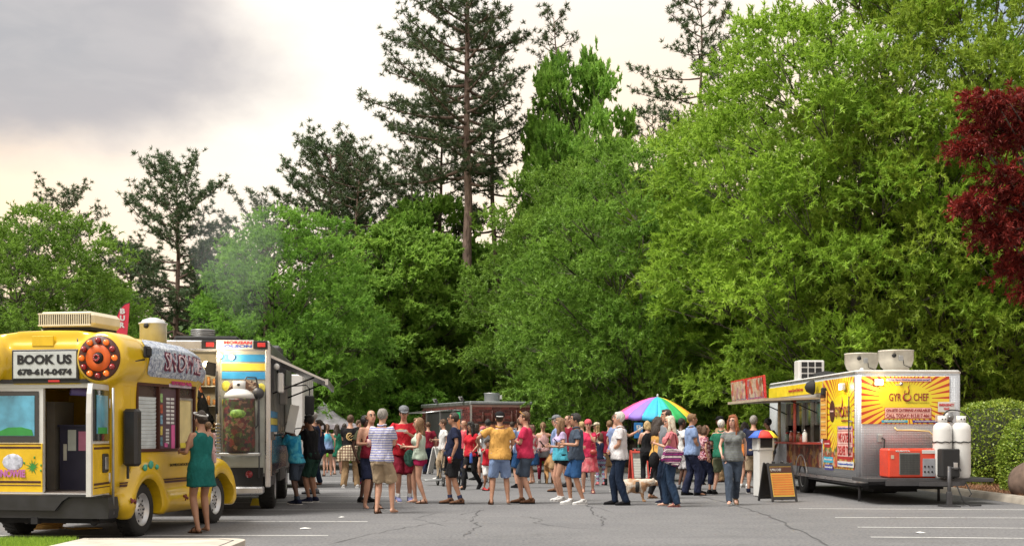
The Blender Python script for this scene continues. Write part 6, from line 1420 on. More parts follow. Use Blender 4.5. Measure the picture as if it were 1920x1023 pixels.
# --- front row, left to right
w1 = P(378, 998, 1.68, 135, 'woman in a teal sleeveless dress and white headband at the bus window', 'f', 'm', ('bun', 'dark'), ('dress', 'teal', None, None, None, .66), None, 'sandal:brown', ('carry', 'hold'), 'relax', (10, -2), hat=('band', 'white'))
P(557, 945, 1.60, 150, 'boy in a turquoise tie-dye shirt and grey shorts leaning on the step van counter', 'm', 'd', ('short', 'black'), ('tee', 'turq', 'dye', 'aqua'), ('shorts', 'slate'), 'shoe:navy', ('mouth', 'mouth'), 'step', (5, -12), lean=12, socks='slate', headY=None)
P(585, 941, 1.72, 155, 'man in black shirt and dark green shorts, hand at mouth, behind the tie-dye boy', 'm', 't', ('short', 'black'), ('tee', 'black'), ('shorts', 'dkgreen'), 'shoe:navy', ('mouth', 'mouth'), 'stand', (10, 0), lean=4, fat=1.05)
P(588, 925, 1.84, 165, 'tall grey haired man in a dark shirt looking at the step van menu', 'm', 'm', ('short', 'grey'), ('tee', 'navy'), ('shorts', 'navy'), 'shoe:grey', ('cross', 'cross'), 'stand', (0, 8), glasses='on')
P(600, 908, 1.70, 185, 'woman in dark tank top and blue jeans with folded arms and a dark ponytail', 'f', 'm', ('pony', 'dark'), ('tank', 'navy'), ('jeans', 'jeans'), 'sandal:brown', ('cross', 'cross'), 'stand', (0, 0), fat=1.12)
P(614, 892, 1.62, 100, 'woman in pale blue tank top and black shorts seen from behind', 'f', 'l', ('pony', 'brown'), ('tank', 'ltblue', 'ombre', 'aqua'), ('minis', 'black'), 'sandal:brown', ('down', 'hip'), 'stand')
P(632, 889, 1.62, 110, 'woman with long brown hair in a green skater dress seen from behind', 'f', 'p', ('vlong', 'dark'), ('dress', 'green', None, None, None, .62), None, 'sandal:tan', ('down', 'hold'), 'relax')
P(618, 886, 1.22, 100, 'child in a lime green shirt half hidden behind the green skater dress', 'f', 'l', ('long', 'brown'), ('tee', 'lime'), ('minis', 'lime'), 'sandal:pink', child=True)
pl = P(657, 914, 1.80, 92, 'man in black shirt with gold emblem, plaid shirt tied round his waist', 'm', 'l', ('short', 'brown'), ('tee', 'black'), ('pants', 'tan'), 'shoe:white', ('cross', 'cross'), 'wide')
def extras_plaid():
    root, J, H, k = pl
    q = MB(); q.loft([ringE((0, 0, z*k), a*k, b_*k, 20) for z, a, b_ in [(1.02, .20, .15), (.95, .21, .165), (.82, .225, .18), (.66, .235, .18)]]); o = q.build('tied_plaid_shirt', fabric('plaid', (.55, .47, .33), 'plaid', (.10, .04, .03)), root); remesh_later(o, .02, 2, .012)
    q = MB(); q.tube([(-.17*k, .05*k, .98*k), (-.26*k, .0, .85*k), (-.27*k, -.02, .62*k)], [.05, .06, .07], 8); o = q.build('tied_sleeve', fabric('plaid', (.55, .47, .33), 'plaid', (.10, .04, .03)), root); remesh_later(o, .02, 2, .008)
    lg = MB(); rr = np.linspace(R(50), R(330), 18); lg.tube([(.075*math.cos(a), -.140, 1.27+.085*math.sin(a)) for a in rr], [.006+.014*math.sin(i/17*math.pi) for i in range(18)], 6); lg.tube([(.04, -.143, 1.33), (-.04, -.146, 1.27), (.0, -.145, 1.2), (.05, -.143, 1.16)], [.006, .016, .012, .004], 6); lg.tube([(.09, -.14, 1.3), (.02, -.145, 1.26)], [.004, .012], 6)
    lg.build('emblem', mat('gold print', (.55, .38, .16), .5), root)
extras_plaid()
P(686, 908, 1.72, 95, 'person in olive shirt and dark cap half hidden behind the plaid shirt man', 'm', 'd', ('short', 'black'), ('tee', 'olive'), ('pants', 'navy'), 'shoe:magenta', ('down', 'cross'), 'stand', hat=('cap', 'black'))
P(672, 903, 1.70, 300, 'man in grey shirt standing farther back behind the plaid shirt man', 'm', 'l', ('short', 'brown'), ('tee', 'grey'), ('pants', 'navy'), 'shoe:brown')
t11 = P(695, 953, 1.78, 300, 'laughing bald man in a maroon tank top holding a pink drink', 'm', 'l', ('rim', 'lbrown'), ('tank', 'maroon'), ('shorts', 'navy'), 'sandal:brown', ('hold', 'carry'), 'stand', (-6, 8), fat=1.06)
cup(t11[0], t11[1], t11[3], 1, mat('pink cup', (.62, .38, .36), .4), 'frosted pink drink cup held by the man in the maroon tank top')
P(684, 941, 1.70, 320, 'dark skinned person with black shoes hidden behind the man in the maroon tank top', 'm', 'd', ('short', 'black'), ('tee', 'olive'), ('shorts', 'black'), 'shoe:black')
P(716, 962, 1.78, 72, 'grey haired man in a blue striped polo and khaki shorts seen from behind', 'm', 'l', ('short', 'grey'), ('polo', 'lav', 'stripe', 'polo'), ('shorts', 'khaki'), 'sandal:brown', ('cross', 'cross'), 'relax', (10, 0), fat=1.04)
t13 = P(757, 941, 1.88, 280, 'tall young man in a red shirt and grey cap looking down at his food', 'm', 'l', ('short', 'brown'), ('tee', 'red'), ('shorts', 'maroon'), 'shoe:lav', ('hold', 'carry'), 'stand', (0, -14), hat=('cap', 'grey'), socks='white')
fd = held('food_tray', t13[0], hand(t13[1], -1)+V3(.10, .05, 0), t13[3], 'white paper food tray held by the young man in the red shirt', 'tray'); MB().plate([(-.09, 0), (.09, 0), (.11, .04), (-.11, .04)], .10).build('tray_body', M_whitem, fd); MB().ell((0, .05, .04), (.07, .04, .02), 10, 6).build('food', mat('fried food', (.35, .18, .06), .7, var=.4, nscale=30), fd)
t14 = P(787, 943, 1.66, 178, 'woman in a mint tank top and magenta shorts with a green bag looking left', 'f', 'l', ('long', 'lbrown'), ('tank', 'mint'), ('minis', 'magenta'), 'sandal:brown', ('hold', 'hold'), 'step', (0, -5))
fd = held('paper_sheet', t14[0], hand(t14[1], 1)+V3(-.05, .05, .02), t14[3], 'folded white paper in the hands of the woman in the mint top', 'paper'); MB().cbox((0, 0, 0), (.22, .16, .006), .002, rot=(R(25), 0, 0)).build('sheet', M_whitem, fd)
bg_ = held('drawstring_bag', t14[0], (-.02, .20, .93), t14[3], 'dark green drawstring bag hanging at the woman in the mint top', 'bag'); q = MB(); q.ell((0, 0, 0), (.06, .12, .17), 14, 10); o = q.build('bag_body', fabric('dkgreen', C_['dkgreen'], 'dye', (.05, .13, .10)), bg_); MB().tube([(0, -.02, .16), (0, -.14, .35), (0, -.18, .47)], .006, 5).build('cord', M_blackm, bg_)
t15 = P(832, 899, 1.74, 195, 'person in a white shirt and khaki trousers behind the man with sunglasses', 'm', 'l', ('short', 'brown'), ('tee', 'white'), ('pants', 'khaki'), 'shoe:white', ('hold', 'down'), 'step', z0=0)
t16 = P(853, 944, 1.76, 178, 'man with sunglasses in a navy shirt and black shorts holding a red cup', 'm', 'm', ('short', 'dark'), ('tee', 'navy'), ('shorts', 'black'), 'shoe:brown', ('down', 'down'), 'step', (0, 10), fat=1.12, glasses='on', socks='navy')
cup(t16[0], t16[1], t16[3], -1, M_red, 'red plastic cup in the hand of the man with sunglasses', .12)
P(871, 897, 1.72, 200, 'bald man in a rose red shirt behind the man in navy', 'm', 'l', ('rim', 'lbrown'), ('tee', 'rose'), ('pants', 'navy'), 'shoe:black', ('down', 'down'), 'stand')
t18 = P(884, 917, 1.62, 235, 'young woman with long black hair in a red shirt and black leggings walking', 'f', 'm', ('vlong', 'black'), ('tee', 'red'), ('leggings', 'black'), 'shoe:black', ('down', 'swing'), 'walk', (-10, 0))
bt = held('water_bottle', t18[0], hand(t18[1], -1)+V3(0, .0, -.12), t18[3], 'blue water bottle hanging from the hand of the woman in red', 'bottle'); MB().lathe([(.03, -.12), (.036, -.11), (.036, .08), (.02, .11), (.02, .13), (.01, .13)], n=16).build('bottle_body', mat('blue bottle', (.03, .10, .40), .3, coat=.5), bt)
P(906, 903, 1.52, 250, 'woman in a pink cap and white top behind the red shirted people', 'f', 'l', ('long', 'dark'), ('tee', 'white'), ('minis', 'black'), 'shoe:grey', ('hold', 'down'), hat=('cap', 'pink'))
P(893, 899, 1.62, 200, 'dark haired woman in black shorts between the bald man and the pink cap', 'f', 'm', ('long', 'dark'), ('tee', 'black'), ('minis', 'black'), 'shoe:black')
P(915, 905, 1.72, 100, 'dark haired man in a grey shirt in front of the brick patterned trailer', 'm', 'm', ('short', 'black'), ('tee', 'grey', 'thin', 'white'), ('shorts', 'grey'), 'shoe:grey', ('down', 'down'))
P(913, 919, 1.20, 300, 'small boy in a red shirt and white shorts beside the man in mustard', 'm', 't', ('short', 'dark'), ('tee', 'red'), ('shorts', 'white'), 'shoe:brick', ('up', 'down'), 'stand', child=True)
P(937, 945, 1.76, 92, 'man in a mustard polo, light blue shorts and black cap seen from behind', 'm', 'm', ('crop', 'dark'), ('polo', 'mustard'), ('shorts', 'ltblue'), 'sandal:brown', ('hold', 'wide'), 'wide', (0, 4), fat=1.10, hat=('capback', 'black', 'white'))
P(986, 943, 1.78, 170, 'man in a crimson shirt with sunglasses on his head and folded arms', 'm', 'l', ('short', 'brown'), ('tee', 'hotpink'), ('shorts', 'slate'), 'shoe:brown', ('cross', 'cross'), 'step', (0, 5), fat=1.13, glasses='head')
P(976, 914, 1.72, 120, 'man in a blue shirt half hidden behind the man in crimson', 'm', 'l', ('short', 'brown'), ('tee', 'chambray'), ('shorts', 'royal'), 'shoe:black', ('down', 'down'))
P(999, 906, 1.58, 160, 'woman in a red top and blue skirt behind the man in crimson', 'f', 'l', ('bob', 'brown'), ('tee', 'rose', 'dye', 'white'), ('skirt', 'royal'), 'sandal:tan', ('down', 'down'))
sw_ = P(1018, 905, 1.64, 88, 'woman in a pink tank top with a grey jersey tied round her waist', 'f', 'l', ('pony', 'lbrown'), ('tank', 'palepink'), ('leggings', 'maroon'), 'shoe:white', ('wide', 'down'), 'step')
q = MB(); kk = sw_[3]; q.loft([ringE((0, 0, z*kk), a*kk, b_*kk, 18) for z, a, b_ in [(1.02, .175, .14), (.92, .20, .165), (.74, .205, .165)]]); remesh_later(q.build('tied_jersey', cm('grey'), sw_[0]), .022, 2, .012)
P(1045, 921, 1.76, 170, 'man with a grey cap and blue shirt behind the woman in the tie-dye top', 'm', 'l', ('short', 'grey'), ('tee', 'chambray'), ('shorts', 'tan'), 'boot:brown', ('down', 'down'), 'stand', hat=('cap', 'grey'), socks='black')
t29 = P(1052, 939, 1.66, 195, 'woman with long hair in a lilac and blue tie-dye shirt and black shorts', 'f', 'l', ('vlong', 'lbrown'), ('tee', 'aqua', 'ombre', 'lilac'), ('minis', 'black'), 'shoe:white', ('hold', 'hold'), 'stand', (-15, 0), fat=1.15)
phone(t29[0], t29[1], t29[3], 1, 'dark phone held by the woman in the tie-dye shirt')
P(1067, 912, 1.80, 200, 'man in a maroon shirt behind the couple with phones', 'm', 'l', ('crop', 'brown'), ('tee', 'maroon'), ('shorts', 'navy'), 'shoe:black', ('down', 'down'))
t31 = P(1081, 945, 1.74, 185, 'dark haired man in a grey polo and blue shorts with white sneakers', 'm', 'm', ('short', 'black'), ('polo', 'slate'), ('shorts', 'royal'), 'shoe:white', ('hold', 'hold'), 'step', (0, 3))
phone(t31[0], t31[1], t31[3], 1, 'dark phone held by the man in the grey polo')
t32 = P(1103, 924, 1.66, 262, 'woman in a pink headscarf and pink skirt with her hand at her mouth', 'f', 'l', ('crop', 'lbrown'), ('tee', 'hotpink'), ('skirt', 'rose', 'dye', 'pink', None, .50), 'sandal:pink', ('purse', 'mouth'), 'stand', (10, -8), fat=1.1, hat=('scarf', 'rose'))
hb = held('red_handbag', t32[0], (-.14, .22, .98), t32[3], 'red round handbag of the woman in the pink headscarf', 'bag'); MB().ell((0, 0, 0), (.085, .05, .065), 16, 10).build('bag_body', mat('red leather', (.28, .035, .025), .4), hb); MB().tube([(-.06, 0, .09), (-.03, 0, .2), (.03, 0, .2), (.06, 0, .09)], .01, 6).build('handle', mat('red leather', (.28, .035, .025), .4), hb)
P(1092, 900, 1.68, 120, 'person in a white shirt standing behind the pink headscarf', 'f', 'l', ('short', 'blond'), ('tee', 'white'), ('pants', 'navy'), 'shoe:white')
P(1127, 909, 1.36, 95, 'girl in a navy top and striped colourful leggings', 'f', 'l', ('bob', 'brown'), ('tee', 'navy'), ('leggings', 'royal', 'bands', 'aqua', 'pink'), 'shoe:pink', ('wide', 'wide'), 'stand', child=True)
P(1120, 893, 1.66, 200, 'person in a cream top and pale cap behind the girl in leggings', 'f', 'l', ('long', 'blond'), ('tee', 'cream'), ('pants', 'khaki'), 'shoe:white', hat=('cap', 'cream'))
P(1143, 909, 1.68, 92, 'young man in a maroon shirt and khaki shorts seen from behind', 'm', 'l', ('short', 'lbrown'), ('tee', 'maroon'), ('shorts', 'tan'), 'boot:black', ('down', 'wide'), 'stand')
P(1163, 946, 1.76, 176, 'white haired man in a white polo and dark jeans facing left', 'm', 'l', ('short', 'white'), ('polo', 'polo'), ('jeans', 'jeans'), 'shoe:black', ('front', 'front'), 'step', (0, 4), fat=1.12)
t37 = P(1153, 922, 1.78, 20, 'man in a dark blue shirt behind the white haired man, hand held out', 'm', 'l', ('short', 'brown'), ('tee', 'chambray'), ('jeans', 'navy'), 'shoe:white', ('reach', 'down'))
fd = held('napkin', t37[0], hand(t37[1], 1), t37[3], 'white napkin in the outstretched hand behind the white haired man', 'napkin'); MB().cbox((0, .03, .03), (.03, .13, .05), .004, rot=(R(30), 0, 0)).build('napkin_fold', M_whitem, fd)
P(1214, 912, 1.66, 88, 'blonde woman in a black tank top and black trousers seen from behind', 'f', 'l', ('bob', 'blond'), ('tank', 'black'), ('leggings', 'black'), 'shoe:black', ('wide', 'hold'), 'stand')
P(1232, 934, 1.70, 15, 'woman with long curly dark hair in a mustard top and black trousers', 'f', 'm', ('curly', 'dark'), ('tank', 'mustard'), ('leggings', 'black'), 'sandal:tan', ('mouth', 'hold'), 'step', (20, 0))
P(1252, 944, 1.82, 200, 'tall dark haired man in a grey shirt behind the pink shirted woman', 'm', 'l', ('short', 'dark'), ('tee', 'grey'), ('jeans', 'jeans'), 'shoe:navy', ('down', 'down'), 'stand', (-10, 0), fat=1.05)
t42 = P(1259, 949, 1.68, 172, 'woman with long white blonde hair in a pink shirt with a striped bag', 'f', 'l', ('vlong', 'platinum'), ('tee', 'pink'), ('jeans', 'ltjeans'), 'sandal:pink', ('phone', 'phone'), 'step', (8, -4), fat=1.12)
hb = held('striped_tote', t42[0], (-.24, -.02, .98), t42[3], 'purple and cream striped tote on the shoulder of the blonde woman', 'bag', yaw=10); MB().cbox((0, 0, 0), (.12, .36, .32), .03, rot=(R(20), 0, 0)).build('bag_body', fabric('tote', (.20, .02, .12), 'bands', (.5, .42, .42), (.06, .04, .08)), hb); MB().tube([(0, -.10, .12), (.03, -.06, .40), (.05, .02, .42), (.0, .14, .20)], .012, 6).build('strap', cm('maroon'), hb)
fd = held('dark_handbag', t42[0], (-.05, .33, .90), t42[3], 'black handbag hanging between the two women near the dog', 'bag'); MB().ell((0, 0, 0), (.12, .10, .16), 14, 10).build('bag_body', cm('black'), fd); MB().tube([(0, 0, .1), (0, .02, .26), (0, .0, .30)], .008, 5).build('strap', M_blackm, fd)
P(1277, 917, 1.72, 20, 'dark skinned man in white shirt and white shorts behind the man in light blue', 'm', 'd', ('crop', 'black'), ('tee', 'white'), ('shorts', 'polo'), 'shoe:grey', ('down', 'down'), 'stand')
P(1296, 928, 1.78, 12, 'man in a light blue shirt and navy trousers facing right', 'm', 'm', ('short', 'lbrown'), ('polo', 'ltblue'), ('pants', 'navy'), 'shoe:black', ('front', 'front'), 'step', (0, 2), fat=1.15)
P(1311, 908, 1.56, 60, 'person in a pale pink top half hidden behind the floral blouse woman', 'f', 'l', ('bob', 'brown'), ('tee', 'palepink'), ('capri', 'navy'), 'shoe:black')
P(1321, 925, 1.54, 10, 'woman in a pink floral blouse and navy cropped trousers', 'f', 'l', ('bob', 'brown'), ('tee', 'maroon', 'floral', 'palepink', 'lilac'), ('capri', 'navy'), 'shoe:black', ('down', 'hold'), 'step', fat=1.15)
P(1352, 926, 1.66, 60, 'white haired man in a green polo and olive shorts facing away', 'm', 'l', ('short', 'white'), ('polo', 'green'), ('shorts', 'olive'), 'shoe:black', ('down', 'hold'), 'wide', fat=1.05)
P(1351, 903, 1.80, 200, 'man with a black cap far behind the green polo', 'm', 'm', ('short', 'dark'), ('tee', 'tan'), ('pants', 'tan'), 'shoe:brown', ('down', 'down'), hat=('cap', 'black'))
t49 = P(1374, 946, 1.70, 262, 'woman with long red hair in a grey shirt and dark jeans walking to the camera', 'f', 'p', ('vlong', 'red'), ('tee', 'grey', 'thin', 'olive'), ('jeans', 'slate'), 'sandal:tan', ('swing', 'swingb'), 'walk', (-25, 0))
P(1396, 914, 1.60, 40, 'woman in an orange shirt and black shorts behind the red haired woman', 'f', 'l', ('curly', 'dark'), ('tee', 'orange'), ('minis', 'black'), 'shoe:white', ('down', 'hold'))
P(1413, 924, 1.74, 72, 'grey haired man in a navy shirt and khaki shorts at the trailer counter', 'm', 'l', ('short', 'grey'), ('tee', 'navy'), ('shorts', 'khaki'), 'shoe:navy', ('down', 'hold'), 'step', fat=1.12)
P(1441, 915, 1.72, 130, 'dark haired man with sunglasses beside the small rainbow cover', 'm', 'm', ('short', 'black'), ('tee', 'grey'), ('shorts', 'khaki'), 'shoe:black', ('down', 'down'), glasses='on')
P(1462, 908, 1.66, 200, 'person in a white shirt ordering at the red counter of the trailer', 'f', 'l', ('long', 'brown'), ('tee', 'white'), ('minis', 'ltblue'), 'shoe:white', ('hold', 'hold'))
P(1382, 898, 1.62, 80, 'person in a white blouse deep in the crowd near the trailer hatch', 'f', 'l', ('long', 'lbrown'), ('tee', 'palepink'), ('pants', 'khaki'), 'shoe:white')
# worker in the step van doorway
P(385, 905, 1.70, 190, 'worker with reddish hair in black inside the lit back door of the step van', 'f', 'm', ('vlong', 'red'), ('tee', 'black'), ('pants', 'black'), 'shoe:black', ('hold', 'hold'), 'stand', (0, -14), lean=16, Y=22.6, z0=.73)
# more people deeper in the crowd
for px, py, h, yaw, lab, g, sk, hr_, tp, bt_ in [
    (572, 893, 1.70, 120, 'man in a grey shirt far behind near the white box truck', 'm', 'm', ('short', 'dark'), ('tee', 'grey'), ('shorts', 'navy')),
    (803, 888, 1.70, 100, 'person in a dark shirt at the window of the brick patterned trailer', 'm', 'l', ('short', 'brown'), ('tee', 'maroon'), ('pants', 'navy')),
    (960, 893, 1.70, 90, 'man in a white shirt standing by the hitch of the brick patterned trailer', 'm', 'l', ('short', 'dark'), ('tee', 'white'), ('pants', 'black')),
    (1080, 893, 1.66, 250, 'blond person in a grey shirt behind the man in the grey polo', 'f', 'l', ('long', 'blond'), ('tee', 'grey'), ('shorts', 'navy')),
    (1242, 896, 1.70, 270, 'man in a dark green shirt under the rainbow parasol', 'm', 'm', ('short', 'dark'), ('tee', 'dkgreen'), ('pants', 'navy')),
    (646, 886, 1.66, 100, 'woman with brown hair in a dark top under the pop-up tent', 'f', 'm', ('long', 'dark'), ('tank', 'black'), ('minis', 'grey'))]:
    P(px, py, h, yaw, lab, g, sk, hr_, tp, bt_)
# toddler held by the woman at the bus
def toddler():
    root, J, H, k = w1; yw = root.rotation_euler.z
    t, J2, H2, k2 = P(0, 900, .80, math.degrees(yw)+90-40, 'toddler with a red shoe carried on the arm of the woman in teal', 'f', 'l', ('short', 'lbrown'), ('tee', 'palepink'), ('shorts', 'palepink'), 'shoe:red', ('cross', 'mouth'), 'stand', child=True, Y=17.0, vox=.016)
    Mw = Matrix.Translation(root.location) @ Matrix.Rotation(yw, 4, 'Z'); p = Mw @ Vector((.21, .16, .72)); t.location = p
toddler()

# ---------------------------------------------------------------- dogs
def dog(px, py, yaw, L_, label, c1, c2, m1, headdown=0., fluffy=1., up=0.):
    Y = gy(py); t = thing('dog', (gx(px, Y), Y, 0), R(yaw-90), label, 'dog'); b = MB(); s = L_/.75; hh = .36*s+up
    b.loft([ringE((0, y*s, hh+z*s), a*s*fluffy, bb*s*fluffy, 14, (Vector((1, 0, 0)), Vector((0, 0, 1)))) for y, a, bb, z in [(-.30, .05, .05, .02), (-.25, .09, .10, .0), (-.12, .095, .11, .0), (.02, .10, .12, -.015), (.15, .10, .13, -.02), (.24, .075, .10, .02), (.28, .03, .04, .04)]])
    hz = hh+(.20-headdown)*s; hy = (.38+headdown*.3)*s
    b.tube([(0, .18*s, hh+.02*s), (0, .27*s, (hh+hz)/2+.02), (0, hy-.02*s, hz)], [.10*s, .085*s, .065*s], 12); b.ell((0, hy, hz), (.065*s, .075*s, .06*s)); b.tube([(0, hy+.04*s, hz-.01*s), (0, hy+.14*s, hz-.035*s-headdown*.15)], [.042*s, .026*s], 10)
    for x in (-1, 1):
        b.tube([(x*.06*s, .17*s, hh-.02*s), (x*.065*s, .16*s, hh*.52), (x*.065*s, .17*s, hh*.22), (x*.065*s, .185*s, .03)], [.055*s, .036*s, .024*s, .024*s], 10); b.ell((x*.065*s, .20*s, .022*s), (.03*s, .045*s, .022*s))
        b.tube([(x*.06*s, -.20*s, hh), (x*.075*s, -.13*s, hh*.62), (x*.07*s, -.27*s, hh*.33), (x*.07*s, -.245*s, .03)], [.08*s, .055*s, .026*s, .024*s], 10); b.ell((x*.07*s, -.22*s, .022*s), (.03*s, .045*s, .022*s))
        b.ell((x*.055*s, hy-.02*s, hz+.055*s), (.018*s, .03*s, .045*s))
    b.tube([(0, -.26*s, hh+.05*s), (0, -.36*s, hh+.10*s), (0, -.43*s, hh+.02*s), (0, -.43*s, hh-.16*s)], [.05*s, .075*s, .08*s, .03*s], 10)
    e = MB(); e.ell((0, hy+.155*s, hz-.03*s-headdown*.15), (.014*s, .012*s, .011*s), 8, 6, 1)
    for x in (-1, 1): e.ell((x*.035*s, hy+.055*s, hz+.015*s), (.009*s, .009*s, .009*s), 8, 6, 1)
    m, nt, bs = newmat(m1); v = coords(nt); f = noisef(nt, v, 4.5/s, 2, .3); g = noisef(nt, v, 60, 4, 1)
    c = mixc(nt, mr(nt, f, .48, .54), c1, c2); c = mixc(nt, mth(nt, 'MULTIPLY', mr(nt, g, .4, .65), .45), c, tuple(x*.5 for x in c1)); nt.links.new(c, bs.inputs['Base Color']); bs.inputs['Roughness'].default_value = .85; bump(nt, bs, g, 1, .02)
    o = b.build('body', [m, M_blackm], t); remesh_later(o, .018, 3, .014, extra=e); return t, s, hh
d1 = dog(1190, 940, -8, .68, 'fluffy white and tan dog with a black harness sniffing the ground', (.62, .54, .45), (.42, .22, .10), 'white and tan fur', .13, 1.3)
MB().lathe([(.125, .02), (.132, .04), (.132, .08), (.125, .10)], (0, -.0, d1[2]-.015), 'Y', 20, cap=False).build('harness', mat('black harness', (.015, .015, .015), .7), d1[0])
dog(1031, 906, 92, .95, 'golden long haired dog seen from behind beside the pink tank top woman', (.38, .20, .07), (.26, .12, .04), 'golden fur', 0., 1.1, .08)
l_ = MB().tube([(gx(1222, 25.6), 25.6, .75), (gx(1218, 25.6), 25.6, .5), (gx(1204, 25.5), 25.5, .42)], .006, 5).build('dog_leash', M_red); tag(l_, 'thin red leash running down to the white and tan dog', 'leash')

# ---------------------------------------------------------------- small things on the lot
def stroller():
    Y = 33.; t = thing('stroller', (gx(846, Y), Y, 0), R(15), 'black pushchair with pale seat pad standing low in the crowd', 'stroller')
    for x in (-.28, .28):
        for y in (-.35, .35):
            w_ = link('wheel', None, t); w_.location = (x+(.32 if False else 0), y, .12); MB().lathe([(.075, -.02), (.12, -.02), (.125, 0), (.12, .02), (.075, .02)], axis='X', n=20, cap=False).build('tyre', M_tyre, w_); MB().lathe([(.08, -.008), (.02, -.012), (.02, .012), (.08, .008)], axis='X', n=14, cap=False).build('rim', M_galv, w_)
        MB().tube([(x, -.35, .12), (x, .1, .45), (x, .35, .12)], .013, 6).tube([(x, -.05, .35), (x, -.45, .95)], .012, 6).build('side_frame', M_dkgrey, t)
    MB().tube([(-.28, -.45, .95), (.28, -.45, .95)], .014, 6).build('push_bar', M_blackm, t); MB().cbox((0, .05, .42), (.42, .42, .08), .03).cbox((0, -.18, .62), (.42, .08, .42), .03, rot=(R(25), 0, 0)).build('seat', cm('black'), t)
    MB().cbox((0, .08, .48), (.30, .30, .05), .02).build('seat_pad', cm('palepink'), t); MB().ell((0, -.12, .82), (.24, .22, .12), 16, 8).build('sun_hood', cm('navy'), t); MB().cbox((0, -.05, .2), (.38, .5, .03), .01).build('basket', cm('black'), t)
    MB().cbox((-.42, .2, .14), (.5, .28, .05), .02).build('foot_tray', M_galv, t)
stroller()
def tent():
    Y = 47; X0 = gx(606, Y); t = thing('popup_tent', (X0, Y, 0), R(20), 'pale lavender pop-up tent behind the crowd at the left', 'tent'); a = 1.12; ze = gz(796, Y); zp = gz(752, Y)
    m = fabric('tent cloth', (.60, .58, .66))
    for k in range(4):
        c0 = V3(a*(1 if k in (0, 3) else -1), a*(1 if k in (0, 1) else -1), ze); k2 = (k+1) % 4; c1 = V3(a*(1 if k2 in (0, 3) else -1), a*(1 if k2 in (0, 1) else -1), ze); top = V3(0, 0, zp)
        n = 6; rows = []
        for i in range(n+1): u = i/n; e0 = c0.lerp(top, u)-V3(0, 0, .16*math.sin(u*math.pi)*1.0); e1 = c1.lerp(top, u)-V3(0, 0, .16*math.sin(u*math.pi)); rows.append([e0.lerp(e1, j/6) for j in range(7)])
        q = MB(); q.loft(rows, closed=False, cap=False); q.quad(c0, c1, c1-V3(0, 0, .16), c0-V3(0, 0, .16)); o = q.build('roof_panel', m, t)
        md = o.modifiers.new('s', 'SOLIDIFY'); md.thickness = .012
    for x in (-a, a):
        for y in (-a, a): MB().cyl((x*.98, y*.98, 0), (x*.98, y*.98, ze), .025, 8).build('leg', M_whitem, t)
tent()
def parasol():
    Y = 36.; t = thing('beach_parasol', (gx(1224, Y), Y, 0), 0, 'large rainbow parasol with coloured segments over the white cart', 'parasol'); t.rotation_euler = (R(2), R(3), 0)
    zt = gz(743, Y); zr = gz(779, Y); rr = 1.13; cols = [(.60, .04, .10), (.66, .07, .20), (.68, .12, .40), (.22, .14, .52), (.03, .36, .58), (.03, .42, .42), (.03, .36, .10), (.70, .56, .04), (.70, .30, .03), (.75, .36, .03), (.65, .08, .04), (.6, .03, .06), (.75, .16, .42), (.2, .2, .6), (.03, .45, .58), (.05, .45, .22)]
    n = 16
    for k in range(n):
        # seen from the camera: pink at the left, blue in the middle, green and yellow right
        a0 = R(180+ (k-1)*22.5-4); a1 = a0+R(22.5); q = MB(); rows = []
        for i in range(6): u = i/5; z = zt-(zt-zr)*(u**1.55); rows.append([V3(rr*u*math.cos(a0+(a1-a0)*j/4), rr*u*math.sin(a0+(a1-a0)*j/4), z - .035*math.sin(j/4*math.pi)*u) for j in range(5)])
        e = rows[-1]; rows.append([p+V3(0, 0, -.11) for p in e]); q.loft(rows, closed=False, cap=False); o = q.build('canopy_panel', mat('parasol cloth %d' % k, cols[k], .7, var=.08), t); md = o.modifiers.new('s', 'SOLIDIFY'); md.thickness = .006
        MB().tube([(0, 0, zt-.3), (rr*.5*math.cos(a0), rr*.5*math.sin(a0), zt-(zt-zr)*.34-.02), (rr*math.cos(a0), rr*math.sin(a0), zr)], .008, 5).build('rib', M_whitem, t)
    MB().cyl((0, 0, 0), (0, 0, zt), .022, 10).build('pole', mat('wooden pole', (.5, .36, .18), .5), t); MB().ell((0, 0, zt+.03), (.03, .03, .05), 8, 6).build('finial', M_whitem, t)
    MB().lathe([(.22, 0), (.22, .05), (.05, .09), (.04, .3)], n=20).build('foot', M_blackm, t)
parasol()
def cart():
    Y = 36.6; t = thing('hot_dog_cart', (gx(1222, Y), Y, 0), R(-10), 'white food cart with black wheels under the rainbow parasol', 'cart')
    MB().cbox((0, 0, .62), (.95, .6, .50), .04).build('cart_body', M_white, t); MB().cbox((0, 0, .90), (1.05, .7, .05), .01).build('worktop', M_steel, t)
    [MB().ell((-.24+.11*i, -.305, z), (.038, .006, .045), 10, 5).build('blue_mark', mat('blue print', (.04, .08, .35), .5), t) for i in range(3) for z in (.70, .55)]
    for x in (-.40, .40):
        for y in (-.33, .33):
            w_ = link('wheel', None, t); w_.location = (x, y, .25); MB().lathe([(.15, -.05), (.24, -.05), (.25, 0), (.24, .05), (.15, .05)], axis='Y', n=24, cap=False).build('tyre', M_tyre, w_); MB().lathe([(.16, -.02), (.04, -.04), (.04, .04), (.16, .02)], axis='Y', n=18, cap=False).build('rim', mat('teal rim', (.05, .25, .35), .5), w_)
    MB().tube([(.47, 0, .6), (.9, 0, .55), (1.2, 0, .35)], .025, 8).build('tow_bar', M_dkgrey, t)
cart()
